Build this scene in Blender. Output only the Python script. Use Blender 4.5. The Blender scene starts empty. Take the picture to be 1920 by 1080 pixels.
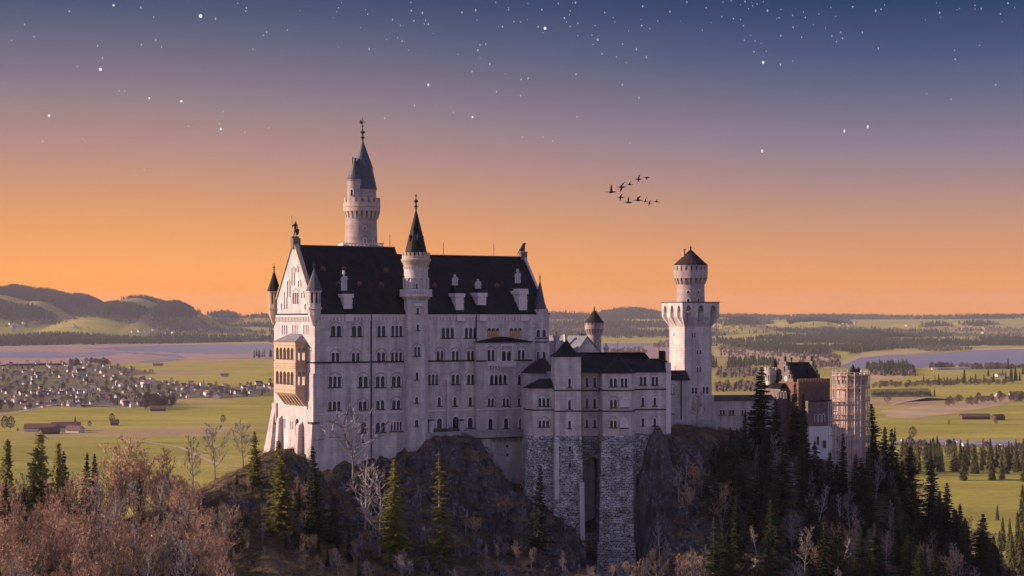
import bpy, bmesh, math, random
import numpy as np
from mathutils import Vector, Matrix, noise
from mathutils.geometry import tessellate_polygon

C = bpy.context.scene
COL = C.collection
R = math.radians
random.seed(7)
rng = np.random.default_rng(11)

# ------------------------------------------------------------------ camera
# The camera stands at the origin looking along +Y, lens level, shifted up a little.
FP, CX, HY = 3500.0, 960.0, 595.0          # focal length, centre column and horizon row of the 1920-wide frame
cam = bpy.data.cameras.new('camera')
cam.sensor_width = 36.0
cam.lens = FP / 1920.0 * 36.0
cam.shift_y = (HY - 540.0) / 1920.0
cam.clip_start = 1.0
cam.clip_end = 300000.0
camo = bpy.data.objects.new('camera', cam)
camo.rotation_euler = (R(90), 0, 0)
COL.objects.link(camo)
C.camera = camo

# ------------------------------------------------------------------ light
EXPO = 0.55
SUN_EL, SUN_AZ = 19.5, -87.0                   # azimuth measured from +Y towards +X: the sun stands to the left, a little behind the castle
C.view_settings.view_transform = 'Standard'
C.view_settings.look = 'None'
C.view_settings.exposure = EXPO
C.view_settings.gamma = 1.0
sun = bpy.data.lights.new('sun', 'SUN')
sun.energy = 5.0
sun.angle = R(0.5)
sun.color = (1.0, 0.735, 0.60)
suno = bpy.data.objects.new('sun', sun)
sd = Vector((math.sin(R(SUN_AZ)) * math.cos(R(SUN_EL)), math.cos(R(SUN_AZ)) * math.cos(R(SUN_EL)), math.sin(R(SUN_EL))))
suno.rotation_euler = sd.to_track_quat('Z', 'Y').to_euler()
COL.objects.link(suno)

def lin(c):
    return tuple(((v / 255.0) / 12.92 if v / 255.0 < 0.04045 else ((v / 255.0 + 0.055) / 1.055) ** 2.4) for v in c)

def make_world():
    w = bpy.data.worlds.new('World'); C.world = w
    w.use_nodes = True
    nt = w.node_tree; N = nt.nodes; L = nt.links
    N.clear()
    out = N.new('ShaderNodeOutputWorld'); bg = N.new('ShaderNodeBackground')
    L.new(bg.outputs[0], out.inputs[0])
    tc = N.new('ShaderNodeTexCoord'); sx = N.new('ShaderNodeSeparateXYZ')
    L.new(tc.outputs['Generated'], sx.inputs[0])
    k = 2.0 ** -EXPO
    def ramp(stops, glow):
        r = N.new('ShaderNodeValToRGB'); cr = r.color_ramp
        pos = lambda py: max(0.0, min(1.0, math.sin(math.atan((HY - py) / FP)) / 0.2))
        while len(cr.elements) < len(stops): cr.elements.new(0.5)
        for e, (py, c) in zip(cr.elements, stops):
            e.position = pos(py)
            off = [np.interp(py, [0, 300, 500, 600], v) for v in ((0.046, 0.011, -0.07, glow), (0.027, 0.012, 0.013, 0.035), (0.025, 0.021, 0.084, 0.20))]   # the air in front of the sky
            e.color = tuple(max(0.0, v - d_) * k for v, d_ in zip(lin(c), off)) + (1,)
        L.new(fz.outputs[0], r.inputs[0])
        return r
    def math_(op, a, b=None, c=None, clamp=False):
        m = N.new('ShaderNodeMath'); m.operation = op; m.use_clamp = clamp
        for i, v in enumerate((a, b, c)):
            if v is None: continue
            if isinstance(v, (int, float)): m.inputs[i].default_value = v
            else: L.new(v, m.inputs[i])
        return m
    fz = math_('DIVIDE', sx.outputs[2], 0.2)
    left = ramp([(600, (255, 170, 106)), (540, (255, 171, 108)), (500, (253, 172, 113)), (450, (238, 166, 116)), (400, (222, 160, 120)), (350, (207, 153, 127)), (300, (191, 146, 134)), (250, (174, 140, 138)), (200, (156, 133, 140)), (150, (138, 123, 138)), (100, (121, 113, 136)), (20, (96, 97, 123)), (-120, (62, 70, 108))], -0.24)
    right = ramp([(600, (234, 159, 116)), (560, (232, 158, 117)), (480, (212, 154, 125)), (400, (185, 147, 136)), (330, (160, 136, 144)), (260, (135, 125, 147)), (180, (108, 108, 137)), (100, (84, 92, 127)), (20, (70, 78, 112)), (-120, (52, 62, 100))], -0.12)
    az = N.new('ShaderNodeMapRange'); az.inputs[1].default_value = -0.24; az.inputs[2].default_value = 0.24
    az.interpolation_type = 'SMOOTHSTEP'
    L.new(sx.outputs[0], az.inputs[0])
    mx = N.new('ShaderNodeMix'); mx.data_type = 'RGBA'
    L.new(az.outputs[0], mx.inputs[0]); L.new(left.outputs[0], mx.inputs[6]); L.new(right.outputs[0], mx.inputs[7])
    # the rest of the dome: clear evening sky, lilac opposite the glow
    sky = N.new('ShaderNodeTexSky'); sky.sky_type = 'NISHITA'; sky.sun_disc = False
    sky.sun_elevation = R(SUN_EL); sky.sun_rotation = R(SUN_AZ)
    sky.air_density = 1.0; sky.dust_density = 1.0; sky.ozone_density = 1.0
    tint = N.new('ShaderNodeMix'); tint.data_type = 'RGBA'; tint.blend_type = 'MULTIPLY'; tint.inputs[0].default_value = 1.0
    L.new(sky.outputs[0], tint.inputs[6]); tint.inputs[7].default_value = (0.045, 0.048, 0.060, 1)
    add = N.new('ShaderNodeMix'); add.data_type = 'RGBA'; add.blend_type = 'ADD'; add.inputs[0].default_value = 1.0
    L.new(tint.outputs[2], add.inputs[6]); add.inputs[7].default_value = DOME + (1,)
    up = N.new('ShaderNodeMapRange'); up.interpolation_type = 'SMOOTHSTEP'
    up.inputs[1].default_value = 0.18; up.inputs[2].default_value = 0.5
    L.new(sx.outputs[2], up.inputs[0])
    bk = N.new('ShaderNodeMapRange'); bk.interpolation_type = 'SMOOTHSTEP'
    bk.inputs[1].default_value = 0.45; bk.inputs[2].default_value = -0.2
    L.new(sx.outputs[1], bk.inputs[0])
    f = math_('MAXIMUM', up.outputs[0], bk.outputs[0])
    fin = N.new('ShaderNodeMix'); fin.data_type = 'RGBA'
    L.new(f.outputs[0], fin.inputs[0]); L.new(mx.outputs[2], fin.inputs[6]); L.new(add.outputs[2], fin.inputs[7])
    L.new(fin.outputs[2], bg.inputs[0]); bg.inputs[1].default_value = 1.0
DOME = (0.104, 0.078, 0.160)
make_world()
C.cycles.use_denoising = True
C.cycles.max_bounces = 6
C.cycles.volume_bounces = 0
C.cycles.volume_step_rate = 5.0

# ------------------------------------------------------------------ materials
def mat(name, base, rough=0.85, spec=0.3, metal=0.0, vary=0.0, vscale=1.0, brick=None, streak=0.0, bump=0.0, bscale=2.0, alt=None, altscale=0.3, rnd=0.0, coords='Object', emit=None, transl=0.0):
    m = bpy.data.materials.new(name); m.use_nodes = True
    nt = m.node_tree; N = nt.nodes; L = nt.links
    b = N['Principled BSDF']
    b.inputs['Roughness'].default_value = rough
    b.inputs['Specular IOR Level'].default_value = spec
    b.inputs['Metallic'].default_value = metal
    tc = N.new('ShaderNodeTexCoord')
    co = tc.outputs[coords]
    cur = N.new('ShaderNodeRGB'); cur.outputs[0].default_value = tuple(base) + (1,)
    cur = cur.outputs[0]
    def mixc(fac, a, bb, mode='MIX'):
        x = N.new('ShaderNodeMix'); x.data_type = 'RGBA'; x.blend_type = mode
        if isinstance(fac, float): x.inputs[0].default_value = fac
        else: L.new(fac, x.inputs[0])
        for i, v in ((6, a), (7, bb)):
            if isinstance(v, tuple): x.inputs[i].default_value = v + (1,)
            else: L.new(v, x.inputs[i])
        return x.outputs[2]
    def nz(scale, detail=4, vec=None, rough_=0.6):
        n = N.new('ShaderNodeTexNoise'); n.inputs['Scale'].default_value = scale; n.inputs['Detail'].default_value = detail
        n.inputs['Roughness'].default_value = rough_
        L.new(vec if vec is not None else co, n.inputs['Vector'])
        return n.outputs[0]
    def rng_(v, a, bb, c=0.0, d=1.0):
        r = N.new('ShaderNodeMapRange'); L.new(v, r.inputs[0])
        for i, x in enumerate((a, bb, c, d)): r.inputs[i + 1].default_value = x
        return r.outputs[0]
    if alt is not None:
        cur = mixc(rng_(nz(altscale, 5), 0.42, 0.58), cur, tuple(alt))
    h = None
    if brick:
        bt = N.new('ShaderNodeTexBrick')
        if len(brick) > 5:                    # irregular courses: bend the joints a little
            dn = N.new('ShaderNodeTexNoise'); dn.inputs['Scale'].default_value = 0.9; dn.inputs['Detail'].default_value = 3
            L.new(tc.outputs['UV'], dn.inputs['Vector'])
            ml = N.new('ShaderNodeVectorMath'); ml.operation = 'MULTIPLY_ADD'; ml.inputs[1].default_value = (brick[5],) * 3
            L.new(dn.outputs['Color'], ml.inputs[0]); L.new(tc.outputs['UV'], ml.inputs[2]); L.new(ml.outputs[0], bt.inputs['Vector'])
        else:
            L.new(tc.outputs['UV'], bt.inputs['Vector'])
        bt.inputs['Color1'].default_value = (1, 1, 1, 1); bt.inputs['Color2'].default_value = (brick[4],) * 3 + (1,)
        bt.inputs['Mortar'].default_value = (brick[3],) * 3 + (1,)
        bt.inputs['Scale'].default_value = 1.0
        bt.inputs['Brick Width'].default_value = brick[0]; bt.inputs['Row Height'].default_value = brick[1]
        bt.inputs['Mortar Size'].default_value = brick[2]; bt.inputs['Mortar Smooth'].default_value = 0.3
        bt.inputs['Bias'].default_value = -0.2
        cur = mixc(1.0, cur, bt.outputs[0], 'MULTIPLY')
        h = bt.outputs[1]
    if vary:
        cur = mixc(1.0, cur, rgbgray(N, L, rng_(nz(vscale, 6), 0.3, 0.7, 1 - vary, 1 + vary * 0.6)), 'MULTIPLY')
    if streak:
        mp = N.new('ShaderNodeMapping'); mp.inputs['Scale'].default_value = (0.55, 0.55, 0.05)
        L.new(co, mp.inputs[0])
        cur = mixc(1.0, cur, rgbgray(N, L, rng_(nz(1.0, 5, mp.outputs[0]), 0.35, 0.65, 1 - streak, 1 + streak * 0.3)), 'MULTIPLY')
    if rnd:
        oi = N.new('ShaderNodeObjectInfo')
        cur = mixc(1.0, cur, rgbgray(N, L, rng_(oi.outputs['Random'], 0, 1, 1 - rnd, 1 + rnd)), 'MULTIPLY')
    L.new(cur, b.inputs['Base Color'])
    if transl:                                # thin needles and grass let light through
        tb = N.new('ShaderNodeBsdfTranslucent'); ms = N.new('ShaderNodeMixShader'); ms.inputs[0].default_value = transl
        L.new(cur, tb.inputs[0]); L.new(b.outputs[0], ms.inputs[1]); L.new(tb.outputs[0], ms.inputs[2]); L.new(ms.outputs[0], N['Material Output'].inputs['Surface'])
    if bump or h is not None:
        bp = N.new('ShaderNodeBump'); bp.inputs['Strength'].default_value = 0.6; bp.inputs['Distance'].default_value = max(bump, 0.03)
        hn = nz(bscale, 5)
        if h is not None:
            ad = N.new('ShaderNodeMath'); ad.operation = 'MULTIPLY_ADD'
            L.new(h, ad.inputs[0]); ad.inputs[1].default_value = -0.6; L.new(hn, ad.inputs[2]); hn = ad.outputs[0]
        L.new(hn, bp.inputs['Height']); L.new(bp.outputs[0], b.inputs['Normal'])
    if emit:
        b.inputs['Emission Color'].default_value = tuple(emit[:3]) + (1,); b.inputs['Emission Strength'].default_value = emit[3]
    return m

def rgbgray(N, L, v):
    c = N.new('ShaderNodeCombineColor')
    for i in range(3): L.new(v, c.inputs[i])
    return c.outputs[0]

M = {}
M['stone'] = mat('limestone', (0.635, 0.545, 0.51), 0.9, 0.2, vary=0.24, vscale=0.35, brick=(1.9, 0.78, 0.04, 0.80, 0.90), streak=0.30, bump=0.05)
M['frame'] = mat('pale_window_stone', (0.76, 0.67, 0.66), 0.9, 0.2, vary=0.1, vscale=1.5)
M['archline'] = mat('arch_shadow_stone', (0.30, 0.25, 0.26), 0.95, 0.1, vary=0.2, vscale=1.5)  # dark tone paints the shadow line of the recessed arches
M['cream'] = mat('cream_stone', (0.50, 0.38, 0.30), 0.9, 0.2, vary=0.14, vscale=1.0, streak=0.12)
M['greystone'] = mat('grey_parapet_stone', (0.42, 0.37, 0.38), 0.95, 0.2, vary=0.25, vscale=1.0, streak=0.2)
M['towerstone'] = mat('warm_tower_stone', (0.47, 0.365, 0.325), 0.9, 0.2, vary=0.22, vscale=0.5, brick=(1.4, 0.6, 0.04, 0.78, 0.86), streak=0.25, bump=0.05)
M['trim'] = mat('pale_trim_stone', (0.66, 0.58, 0.55), 0.9, 0.2, vary=0.12, vscale=1.5)
M['sand'] = mat('yellow_sandstone', (0.52, 0.385, 0.265), 0.9, 0.2, vary=0.15, vscale=1.0, streak=0.12)
M['rust'] = mat('rough_masonry', (0.60, 0.55, 0.56), 0.95, 0.15, vary=0.6, vscale=0.4, brick=(1.35, 0.72, 0.10, 0.18, 0.52, 2.0), streak=0.25, bump=0.25, bscale=1.4)
M['darkmasonry'] = mat('recess_shade_masonry', (0.36, 0.33, 0.33), 0.95, 0.15, vary=0.5, vscale=0.5, brick=(1.35, 0.72, 0.08, 0.25, 0.5, 1.3), streak=0.3, bump=0.2, bscale=1.4)  # rough masonry darkened in its colour for the shade of the arch recess
M['slate'] = mat('dark_slate', (0.021, 0.018, 0.018), 0.6, 0.15, vary=0.6, vscale=0.3, brick=(1.2, 0.7, 0.06, 0.5, 0.65), streak=0.6)
M['lead'] = mat('lead_sheet', (0.085, 0.085, 0.095), 0.55, 0.3, vary=0.25, vscale=0.8, streak=0.25)
M['brown'] = mat('brown_tile', (0.050, 0.032, 0.028), 0.8, 0.15, vary=0.3, vscale=1.0, brick=(0.6, 0.4, 0.03, 0.7, 0.75))
M['zinc'] = mat('grey_metal_roof', (0.20, 0.20, 0.21), 0.5, 0.4, vary=0.2, vscale=0.6, streak=0.2)
M['glass'] = mat('dark_glass', (0.012, 0.011, 0.014), 0.25, 0.5)
M['dark'] = mat('dark_metal', (0.02, 0.018, 0.02), 0.6, 0.3)
M['wood'] = mat('wooden_shutter', (0.42, 0.27, 0.11), 0.8, 0.2, vary=0.2, vscale=2.0)
M['dormer'] = mat('dormer_wood', (0.16, 0.085, 0.06), 0.8, 0.2, vary=0.2, vscale=2.0)
M['brick'] = mat('red_brick', (0.21, 0.115, 0.085), 0.9, 0.2, vary=0.25, vscale=1.2, brick=(0.6, 0.3, 0.03, 0.7, 0.8))
M['pipe'] = mat('pale_chimney_pot', (0.55, 0.52, 0.54), 0.5, 0.4, vary=0.1)
M['bronze'] = mat('bronze', (0.035, 0.028, 0.022), 0.5, 0.4, vary=0.3, vscale=2.0)
M['pole'] = mat('scaffold_steel', (0.58, 0.50, 0.46), 0.6, 0.4)
M['plank'] = mat('scaffold_plank', (0.58, 0.30, 0.16), 0.8, 0.2, vary=0.25, vscale=1.0)
M['white'] = mat('white_render', (0.74, 0.70, 0.68), 0.9, 0.2, vary=0.1, vscale=0.5, streak=0.12)
M['clock'] = mat('clock_face', (0.75, 0.72, 0.68), 0.6, 0.3)

# ------------------------------------------------------------------ mesh helpers
class MB:
    """Collects faces in world coordinates; build() links them as one mesh object in its parent's space."""
    def __init__(self):
        self.v = []; self.f = []; self.m = []; self.s = []
    def add(self, pts, faces, mi=0, smooth=False):
        o = len(self.v)
        self.v.extend([tuple(p) for p in pts])
        for f in faces:
            self.f.append(tuple(o + i for i in f)); self.m.append(mi); self.s.append(smooth)
    def quad(self, a, b, c, d, mi=0): self.add([a, b, c, d], [(0, 1, 2, 3)], mi)
    def hexa(self, p, mi=0):
        self.add(p, [(0, 3, 2, 1), (4, 5, 6, 7), (0, 1, 5, 4), (1, 2, 6, 5), (2, 3, 7, 6), (3, 0, 4, 7)], mi)
    def boxf(self, fr, u0, u1, v0, v1, z0, z1, mi=0, taper=0.0):
        t = taper
        P_ = fr.p
        self.hexa([P_(u0 - t, v0 - t, z0), P_(u1 + t, v0 - t, z0), P_(u1 + t, v1 + t, z0), P_(u0 - t, v1 + t, z0),
                   P_(u0, v0, z1), P_(u1, v0, z1), P_(u1, v1, z1), P_(u0, v1, z1)], mi)
    def prism(self, ring, z0, z1, mi=0, ring0=None):
        n = len(ring); r0 = ring0 or ring
        pts = [(x, y, z0) for x, y in r0] + [(x, y, z1) for x, y in ring]
        self.add(pts, [tuple(range(n - 1, -1, -1)), tuple(range(n, 2 * n))] + [(i, (i + 1) % n, n + (i + 1) % n, n + i) for i in range(n)], mi)
    def pyramid(self, ring, z0, apex, mi=0):
        n = len(ring)
        self.add([(x, y, z0) for x, y in ring] + [tuple(apex)], [tuple(range(n - 1, -1, -1))] + [(i, (i + 1) % n, n) for i in range(n)], mi)
    def lathe(self, x, y, prof, seg=40, mi=0, rot=0.0, smooth=True):
        """prof: (radius, z) from the bottom up; each profile step has its own rings, so corners stay sharp."""
        for (r0, z0), (r1, z1) in zip(prof[:-1], prof[1:]):
            pts = []
            for r, z in ((r0, z0), (r1, z1)):
                for i in range(seg):
                    a = rot + 2 * math.pi * i / seg
                    pts.append((x + r * math.cos(a), y + r * math.sin(a), z))
            self.add(pts, [(i, (i + 1) % seg, seg + (i + 1) % seg, seg + i) for i in range(seg)], mi, smooth)
    def tube(self, pts, rad, sides=6, mi=0, cap=True):
        pts = [Vector(p) for p in pts]
        if isinstance(rad, (int, float)): rad = [rad] * len(pts)
        rings = []
        for i, p in enumerate(pts):
            t = (pts[min(i + 1, len(pts) - 1)] - pts[max(i - 1, 0)])
            t = t.normalized() if t.length > 1e-9 else Vector((0, 0, 1))
            a = t.cross(Vector((0, 0, 1)) if abs(t.z) < 0.9 else Vector((1, 0, 0))).normalized()
            b = t.cross(a)
            rings.append([p + (a * math.cos(2 * math.pi * k / sides) + b * math.sin(2 * math.pi * k / sides)) * rad[i] for k in range(sides)])
        fl = []
        for i in range(len(pts) - 1):
            for k in range(sides):
                k2 = (k + 1) % sides
                fl.append((i * sides + k, (i + 1) * sides + k, (i + 1) * sides + k2, i * sides + k2))
        if cap:
            fl.append(tuple(range(sides))); fl.append(tuple(reversed([(len(pts) - 1) * sides + k for k in range(sides)])))
        self.add([q for r in rings for q in r], fl, mi, True)
    def build(self, name, mats, parent=None, fix=False):
        me = bpy.data.meshes.new(name)
        inv = parent.matrix_world_inv if isinstance(parent, Th) else None
        po = parent.o if isinstance(parent, Th) else parent
        if po is not None and inv is None: inv = Matrix(WORLD[po.name]).inverted()
        vs = [tuple(inv @ Vector(v)) for v in self.v] if inv is not None else self.v
        me.from_pydata(vs, [], self.f)
        for k in (mats if isinstance(mats, (list, tuple)) else [mats]): me.materials.append(k if not isinstance(k, str) else M[k])
        me.polygons.foreach_set('material_index', self.m)
        me.polygons.foreach_set('use_smooth', self.s)
        if fix:
            bm = bmesh.new(); bm.from_mesh(me); bmesh.ops.recalc_face_normals(bm, faces=bm.faces); bm.to_mesh(me); bm.free()
        uv = me.uv_layers.new(name='UVMap')
        W = self.v
        data = np.zeros((len(me.loops), 2), dtype=np.float32)
        for p in me.polygons:
            n = p.normal
            hl = math.hypot(n.x, n.y)
            for li in p.loop_indices:
                co = me.vertices[me.loops[li].vertex_index].co
                if hl < 0.3: data[li] = (co.x, co.y)
                else: data[li] = ((-n.y * co.x + n.x * co.y) / hl, co.z / max(hl, 0.3))
        uv.data.foreach_set('uv', data.ravel())
        o = bpy.data.objects.new(name, me)
        COL.objects.link(o)
        if po is not None: o.parent = po
        WORLD[o.name] = WORLD[po.name] if po is not None else [list(r) for r in Matrix.Identity(4)]
        return o

WORLD = {}
class Th:
    """A thing: an Empty at its base that parents its parts."""
    def __init__(self, name, label, cat, loc, yaw=0.0, group=None):
        o = bpy.data.objects.new(name, None); COL.objects.link(o)
        o.empty_display_size = 2
        o.location = loc; o.rotation_euler = (0, 0, yaw)
        tag(o, label, cat, group)
        mw = Matrix.Translation(Vector(loc)) @ Matrix.Rotation(yaw, 4, 'Z')
        WORLD[o.name] = [list(r) for r in mw]
        self.o = o; self.matrix_world_inv = mw.inverted()

def tag(o, label=None, cat=None, group=None, kind=None):
    if label: o['label'] = label
    if cat: o['category'] = cat
    if group: o['group'] = group
    if kind: o['kind'] = kind
    return o

class Fr:
    """A building's frame: u runs along its front, v goes back into it, z is height above the camera."""
    def __init__(self, px, Y, yaw):
        self.x, self.y = (px - CX) / FP * Y, Y
        self.yaw = yaw
        self.d = Vector((math.cos(yaw), math.sin(yaw), 0)); self.m = Vector((-math.sin(yaw), math.cos(yaw), 0))
    def p(self, u, v, z=0.0): return Vector((self.x + u * self.d.x + v * self.m.x, self.y + u * self.d.y + v * self.m.y, z))
    def Y(self, u, v): return self.y + u * self.d.y + v * self.m.y
    def u(self, px, v=0.0):
        t = (px - CX) / FP
        return (t * (self.y + v * self.m.y) - self.x - v * self.m.x) / (self.d.x - t * self.d.y)
    def v(self, px, u=0.0):
        t = (px - CX) / FP
        return (t * (self.y + u * self.d.y) - self.x - u * self.d.x) / (self.m.x - t * self.m.y)
    def z(self, py, u=0.0, v=0.0): return (HY - py) / FP * self.Y(u, v)
    def south(self, v=0.0): return Face(self.p(0, v), self.d, -self.m)
    def west(self, u=0.0): return Face(self.p(u, 0), self.m, -self.d)
    def ring(self, u0, u1, v0, v1): return [tuple(self.p(a, b).xy) for a, b in ((u0, v0), (u1, v0), (u1, v1), (u0, v1))]

class Face:
    """A vertical wall plane: s along it, z height, out away from the wall."""
    def __init__(self, O, d, n): self.O, self.d, self.n = Vector((O.x, O.y, 0)), Vector((d.x, d.y, 0)), Vector((n.x, n.y, 0))
    def s(self, px):
        t = (px - CX) / FP
        return (t * self.O.y - self.O.x) / (self.d.x - t * self.d.y)
    def z(self, py, s=0.0): return (HY - py) / FP * (self.O.y + s * self.d.y)
    def p(self, s, z, out=0.0): return self.O + self.d * s + self.n * out + Vector((0, 0, z))
    def box(self, mb, s0, s1, z0, z1, o0, o1, mi=0, slope=0.0):
        p = self.p
        mb.hexa([p(s0, z0, o1), p(s1, z0, o1), p(s1, z0, o0), p(s0, z0, o0), p(s0, z1, o1 - slope), p(s1, z1, o1 - slope), p(s1, z1, o0), p(s0, z1, o0)] if self.d.cross(self.n).z < 0 else
                [p(s1, z0, o1), p(s0, z0, o1), p(s0, z0, o0), p(s1, z0, o0), p(s1, z1, o1 - slope), p(s0, z1, o1 - slope), p(s0, z1, o0), p(s1, z1, o0)], mi)
    def wall(self, mb, outline, holes=(), mi=0):
        loops = [[Vector((a, b, 0)) for a, b in l] for l in [outline] + list(holes)]
        flat = [q for l in loops for q in l]
        pts = [self.p(q.x, q.y) for q in flat]
        tris = []
        for t in tessellate_polygon(loops):
            a, b, c = (pts[i] for i in t)
            nn = (b - a).cross(c - a)
            if nn.length < 1e-7: continue
            tris.append(tuple(t) if nn.dot(self.n) > 0 else (t[0], t[2], t[1]))
        mb.add(pts, tris, mi)
    def poly(self, mb, pts2, out, mi=0):
        pts = [self.p(a, b, out) for a, b in pts2]
        mb.add(pts, [tuple(range(len(pts)))] if (pts[1] - pts[0]).cross(pts[2] - pts[1]).dot(self.n) > 0 else [tuple(reversed(range(len(pts))))], mi)

def arch_outline(s0, s1, z0, z1, kind='round', n=6, off=0.0):
    s0 -= off; s1 += off; z0 -= 0; r = (s1 - s0) / 2; c = (s0 + s1) / 2
    if kind == 'flat': return [(s0, z0), (s1, z0), (s1, z1 + off), (s0, z1 + off)]
    h = r if kind == 'round' else r * 1.7
    zs = z1 + off - h
    return [(s0, z0), (s1, z0)] + [(c + r * math.cos(math.pi * k / n), zs + h * math.sin(math.pi * k / n)) for k in range(n + 1)]

def window(face, par, holes, cx, top, bot, n, w, arch=False, kind='round', depth=0.45, sill=True, frame='frame', blind=False, shut=False, gap=0.24, name='window'):
    """A window of n lights in a wall: stone surround and reveals, with its panes and sill as sub-parts."""
    w = w * (1.12 if n > 1 else 1.08)
    s0, s1 = sorted((face.s(cx - w / 2), face.s(cx + w / 2)))
    sc = (s0 + s1) / 2
    z0, z1 = face.z(bot, sc), face.z(top, sc)
    gap = min(gap, (s1 - s0) / n * 0.35) if n > 1 else 0
    lw = (s1 - s0 - gap * (n - 1)) / n
    mb, pn = MB(), MB()
    band = 0.2 if n == 1 else gap / 2
    for k in range(n):
        a = s0 + k * (lw + gap)
        o = arch_outline(a, a + lw, z0, z1, kind)
        q = arch_outline(a, a + lw, z0, z1, kind, off=band)
        if holes is not None: holes.append(o)
        m_ = len(o)
        out, ins = 0.07, -depth if not blind else -0.15
        for i in range(1, m_):                      # the sill side (edge 0) has no surround
            j = (i + 1) % m_
            face.poly(mb, [o[i], o[j], q[j], q[i]], out)
            for (A, B, e0, e1) in ((o[i], o[j], ins, out), (q[j], q[i], 0.0, out)):
                mb.add([face.p(*A, e0), face.p(*B, e0), face.p(*B, e1), face.p(*A, e1)], [(0, 1, 2, 3)] if face.d.cross(face.n).z > 0 else [(3, 2, 1, 0)])
        mb.add([face.p(*o[0], ins), face.p(*o[1], ins), face.p(*o[1], out), face.p(*o[0], out)], [(0, 1, 2, 3)])
        if shut:
            zz = z0 + (z1 - z0) * 0.66
            face.poly(pn, o, -depth + 0.1, 0)
            face.poly(pn, [(a, z0), (a + lw, z0), (a + lw, zz), (a, zz)], -depth + 0.22, 1)
        else:
            face.poly(pn, o, ins + 0.05)
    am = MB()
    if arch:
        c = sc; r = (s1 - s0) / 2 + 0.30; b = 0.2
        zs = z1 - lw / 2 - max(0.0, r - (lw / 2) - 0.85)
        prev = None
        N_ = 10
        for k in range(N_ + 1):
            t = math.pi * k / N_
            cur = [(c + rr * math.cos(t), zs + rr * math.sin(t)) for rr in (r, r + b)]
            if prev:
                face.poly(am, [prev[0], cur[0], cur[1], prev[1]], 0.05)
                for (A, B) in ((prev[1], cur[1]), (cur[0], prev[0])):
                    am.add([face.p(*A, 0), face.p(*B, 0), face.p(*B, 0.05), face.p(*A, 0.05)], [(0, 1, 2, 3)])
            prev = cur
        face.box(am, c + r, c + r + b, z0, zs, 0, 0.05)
    o = mb.build(name, frame, par, fix=False)
    pn.build('pane', [M['trim'] if blind else M['glass'], M['wood']], o)
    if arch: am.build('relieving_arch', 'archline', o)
    if sill:
        sb = MB(); face.box(sb, s0 - 0.3, s1 + 0.3, z0 - 0.24, z0, -0.05, 0.22)
        sb.build('sill', 'dark' if sill == 'dark' else 'lead', o)
    return o

def slit_on_round(par, x, y, rad, px, py0, py1, wpx, Y, name='window'):
    """A narrow window let into a round tower: a stone surround with its pane, standing in the curved wall."""
    t = (px - CX) / FP * Y
    off = max(-0.95, min(0.95, (t - x) / rad))
    a = math.asin(off)
    n = Vector((math.sin(a), -math.cos(a), 0)); d = Vector((math.cos(a), math.sin(a), 0))
    f = Face(Vector((x, y, 0)) + n * (rad - 0.02), d, n)
    w = wpx / FP * Y
    z0, z1 = (HY - py1) / FP * Y, (HY - py0) / FP * Y
    mb, pn = MB(), MB()
    o = arch_outline(-w / 2, w / 2, z0, z1); q = arch_outline(-w / 2, w / 2, z0, z1, off=0.22)
    for i in range(1, len(o)):
        j = (i + 1) % len(o)
        f.poly(mb, [o[i], o[j], q[j], q[i]], 0.14)
        mb.add([f.p(*o[i], 0), f.p(*o[j], 0), f.p(*o[j], 0.14), f.p(*o[i], 0.14)], [(0, 1, 2, 3)])
        mb.add([f.p(*q[j], -0.2), f.p(*q[i], -0.2), f.p(*q[i], 0.14), f.p(*q[j], 0.14)], [(0, 1, 2, 3)])
    f.poly(pn, o, 0.05)
    ob = mb.build(name, 'trim', par); pn.build('pane', 'glass', ob)
    return ob

def crenels(mb, x, y, r, z0, z1, n, frac=0.55, th=0.5, mi=0, rot=0.0):
    for k in range(n):
        a0 = rot + 2 * math.pi * k / n; a1 = a0 + 2 * math.pi / n * frac
        P_ = lambda a, rr, z: (x + rr * math.cos(a), y + rr * math.sin(a), z)
        mb.hexa([P_(a0, r, z0), P_(a1, r, z0), P_(a1, r - th, z0), P_(a0, r - th, z0), P_(a0, r, z1), P_(a1, r, z1), P_(a1, r - th, z1), P_(a0, r - th, z1)][::1], mi)

def corbels(mb, x, y, r0, r1, z0, z1, n, frac=0.45, mi=0, head=0.35):
    """Brackets that carry a gallery: wedges from the shaft out to the gallery, with a solid ring over them."""
    zt = z1 - (z1 - z0) * head
    for k in range(n):
        a0 = 2 * math.pi * k / n; a1 = a0 + 2 * math.pi / n * frac
        P_ = lambda a, rr, z: (x + rr * math.cos(a), y + rr * math.sin(a), z)
        e = r0 + (r1 - r0) * 0.25
        mb.hexa([P_(a0, e, z0), P_(a1, e, z0), P_(a1, r0 - 0.2, z0), P_(a0, r0 - 0.2, z0), P_(a0, r1 - 0.03, zt), P_(a1, r1 - 0.03, zt), P_(a1, r0 - 0.2, zt), P_(a0, r0 - 0.2, zt)], mi)
    mb.lathe(x, y, [(r0, zt), (r1, zt), (r1, z1)], 48, mi)

def rev(px, Y, prof):
    """(radius in frame pixels, row) pairs -> (radius, z) at the distance Y."""
    return [(r / FP * Y, (HY - py) / FP * Y) for r, py in prof]

def finial(par, x, y, z0, z1, r=0.28, name='finial'):
    h = z1 - z0
    mb = MB()
    mb.lathe(x, y, [(r * 0.55, z0), (r * 0.5, z0 + h * 0.12), (r * 1.3, z0 + h * 0.17), (r * 0.5, z0 + h * 0.23), (r * 0.4, z0 + h * 0.38), (r * 1.25, z0 + h * 0.44), (r * 1.25, z0 + h * 0.5), (r * 0.35, z0 + h * 0.57), (r * 0.22, z0 + h * 0.75), (r * 0.7, z0 + h * 0.79), (r * 0.2, z0 + h * 0.84), (0.01, z1)], 10)
    return mb.build(name, 'dark', par)
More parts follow.
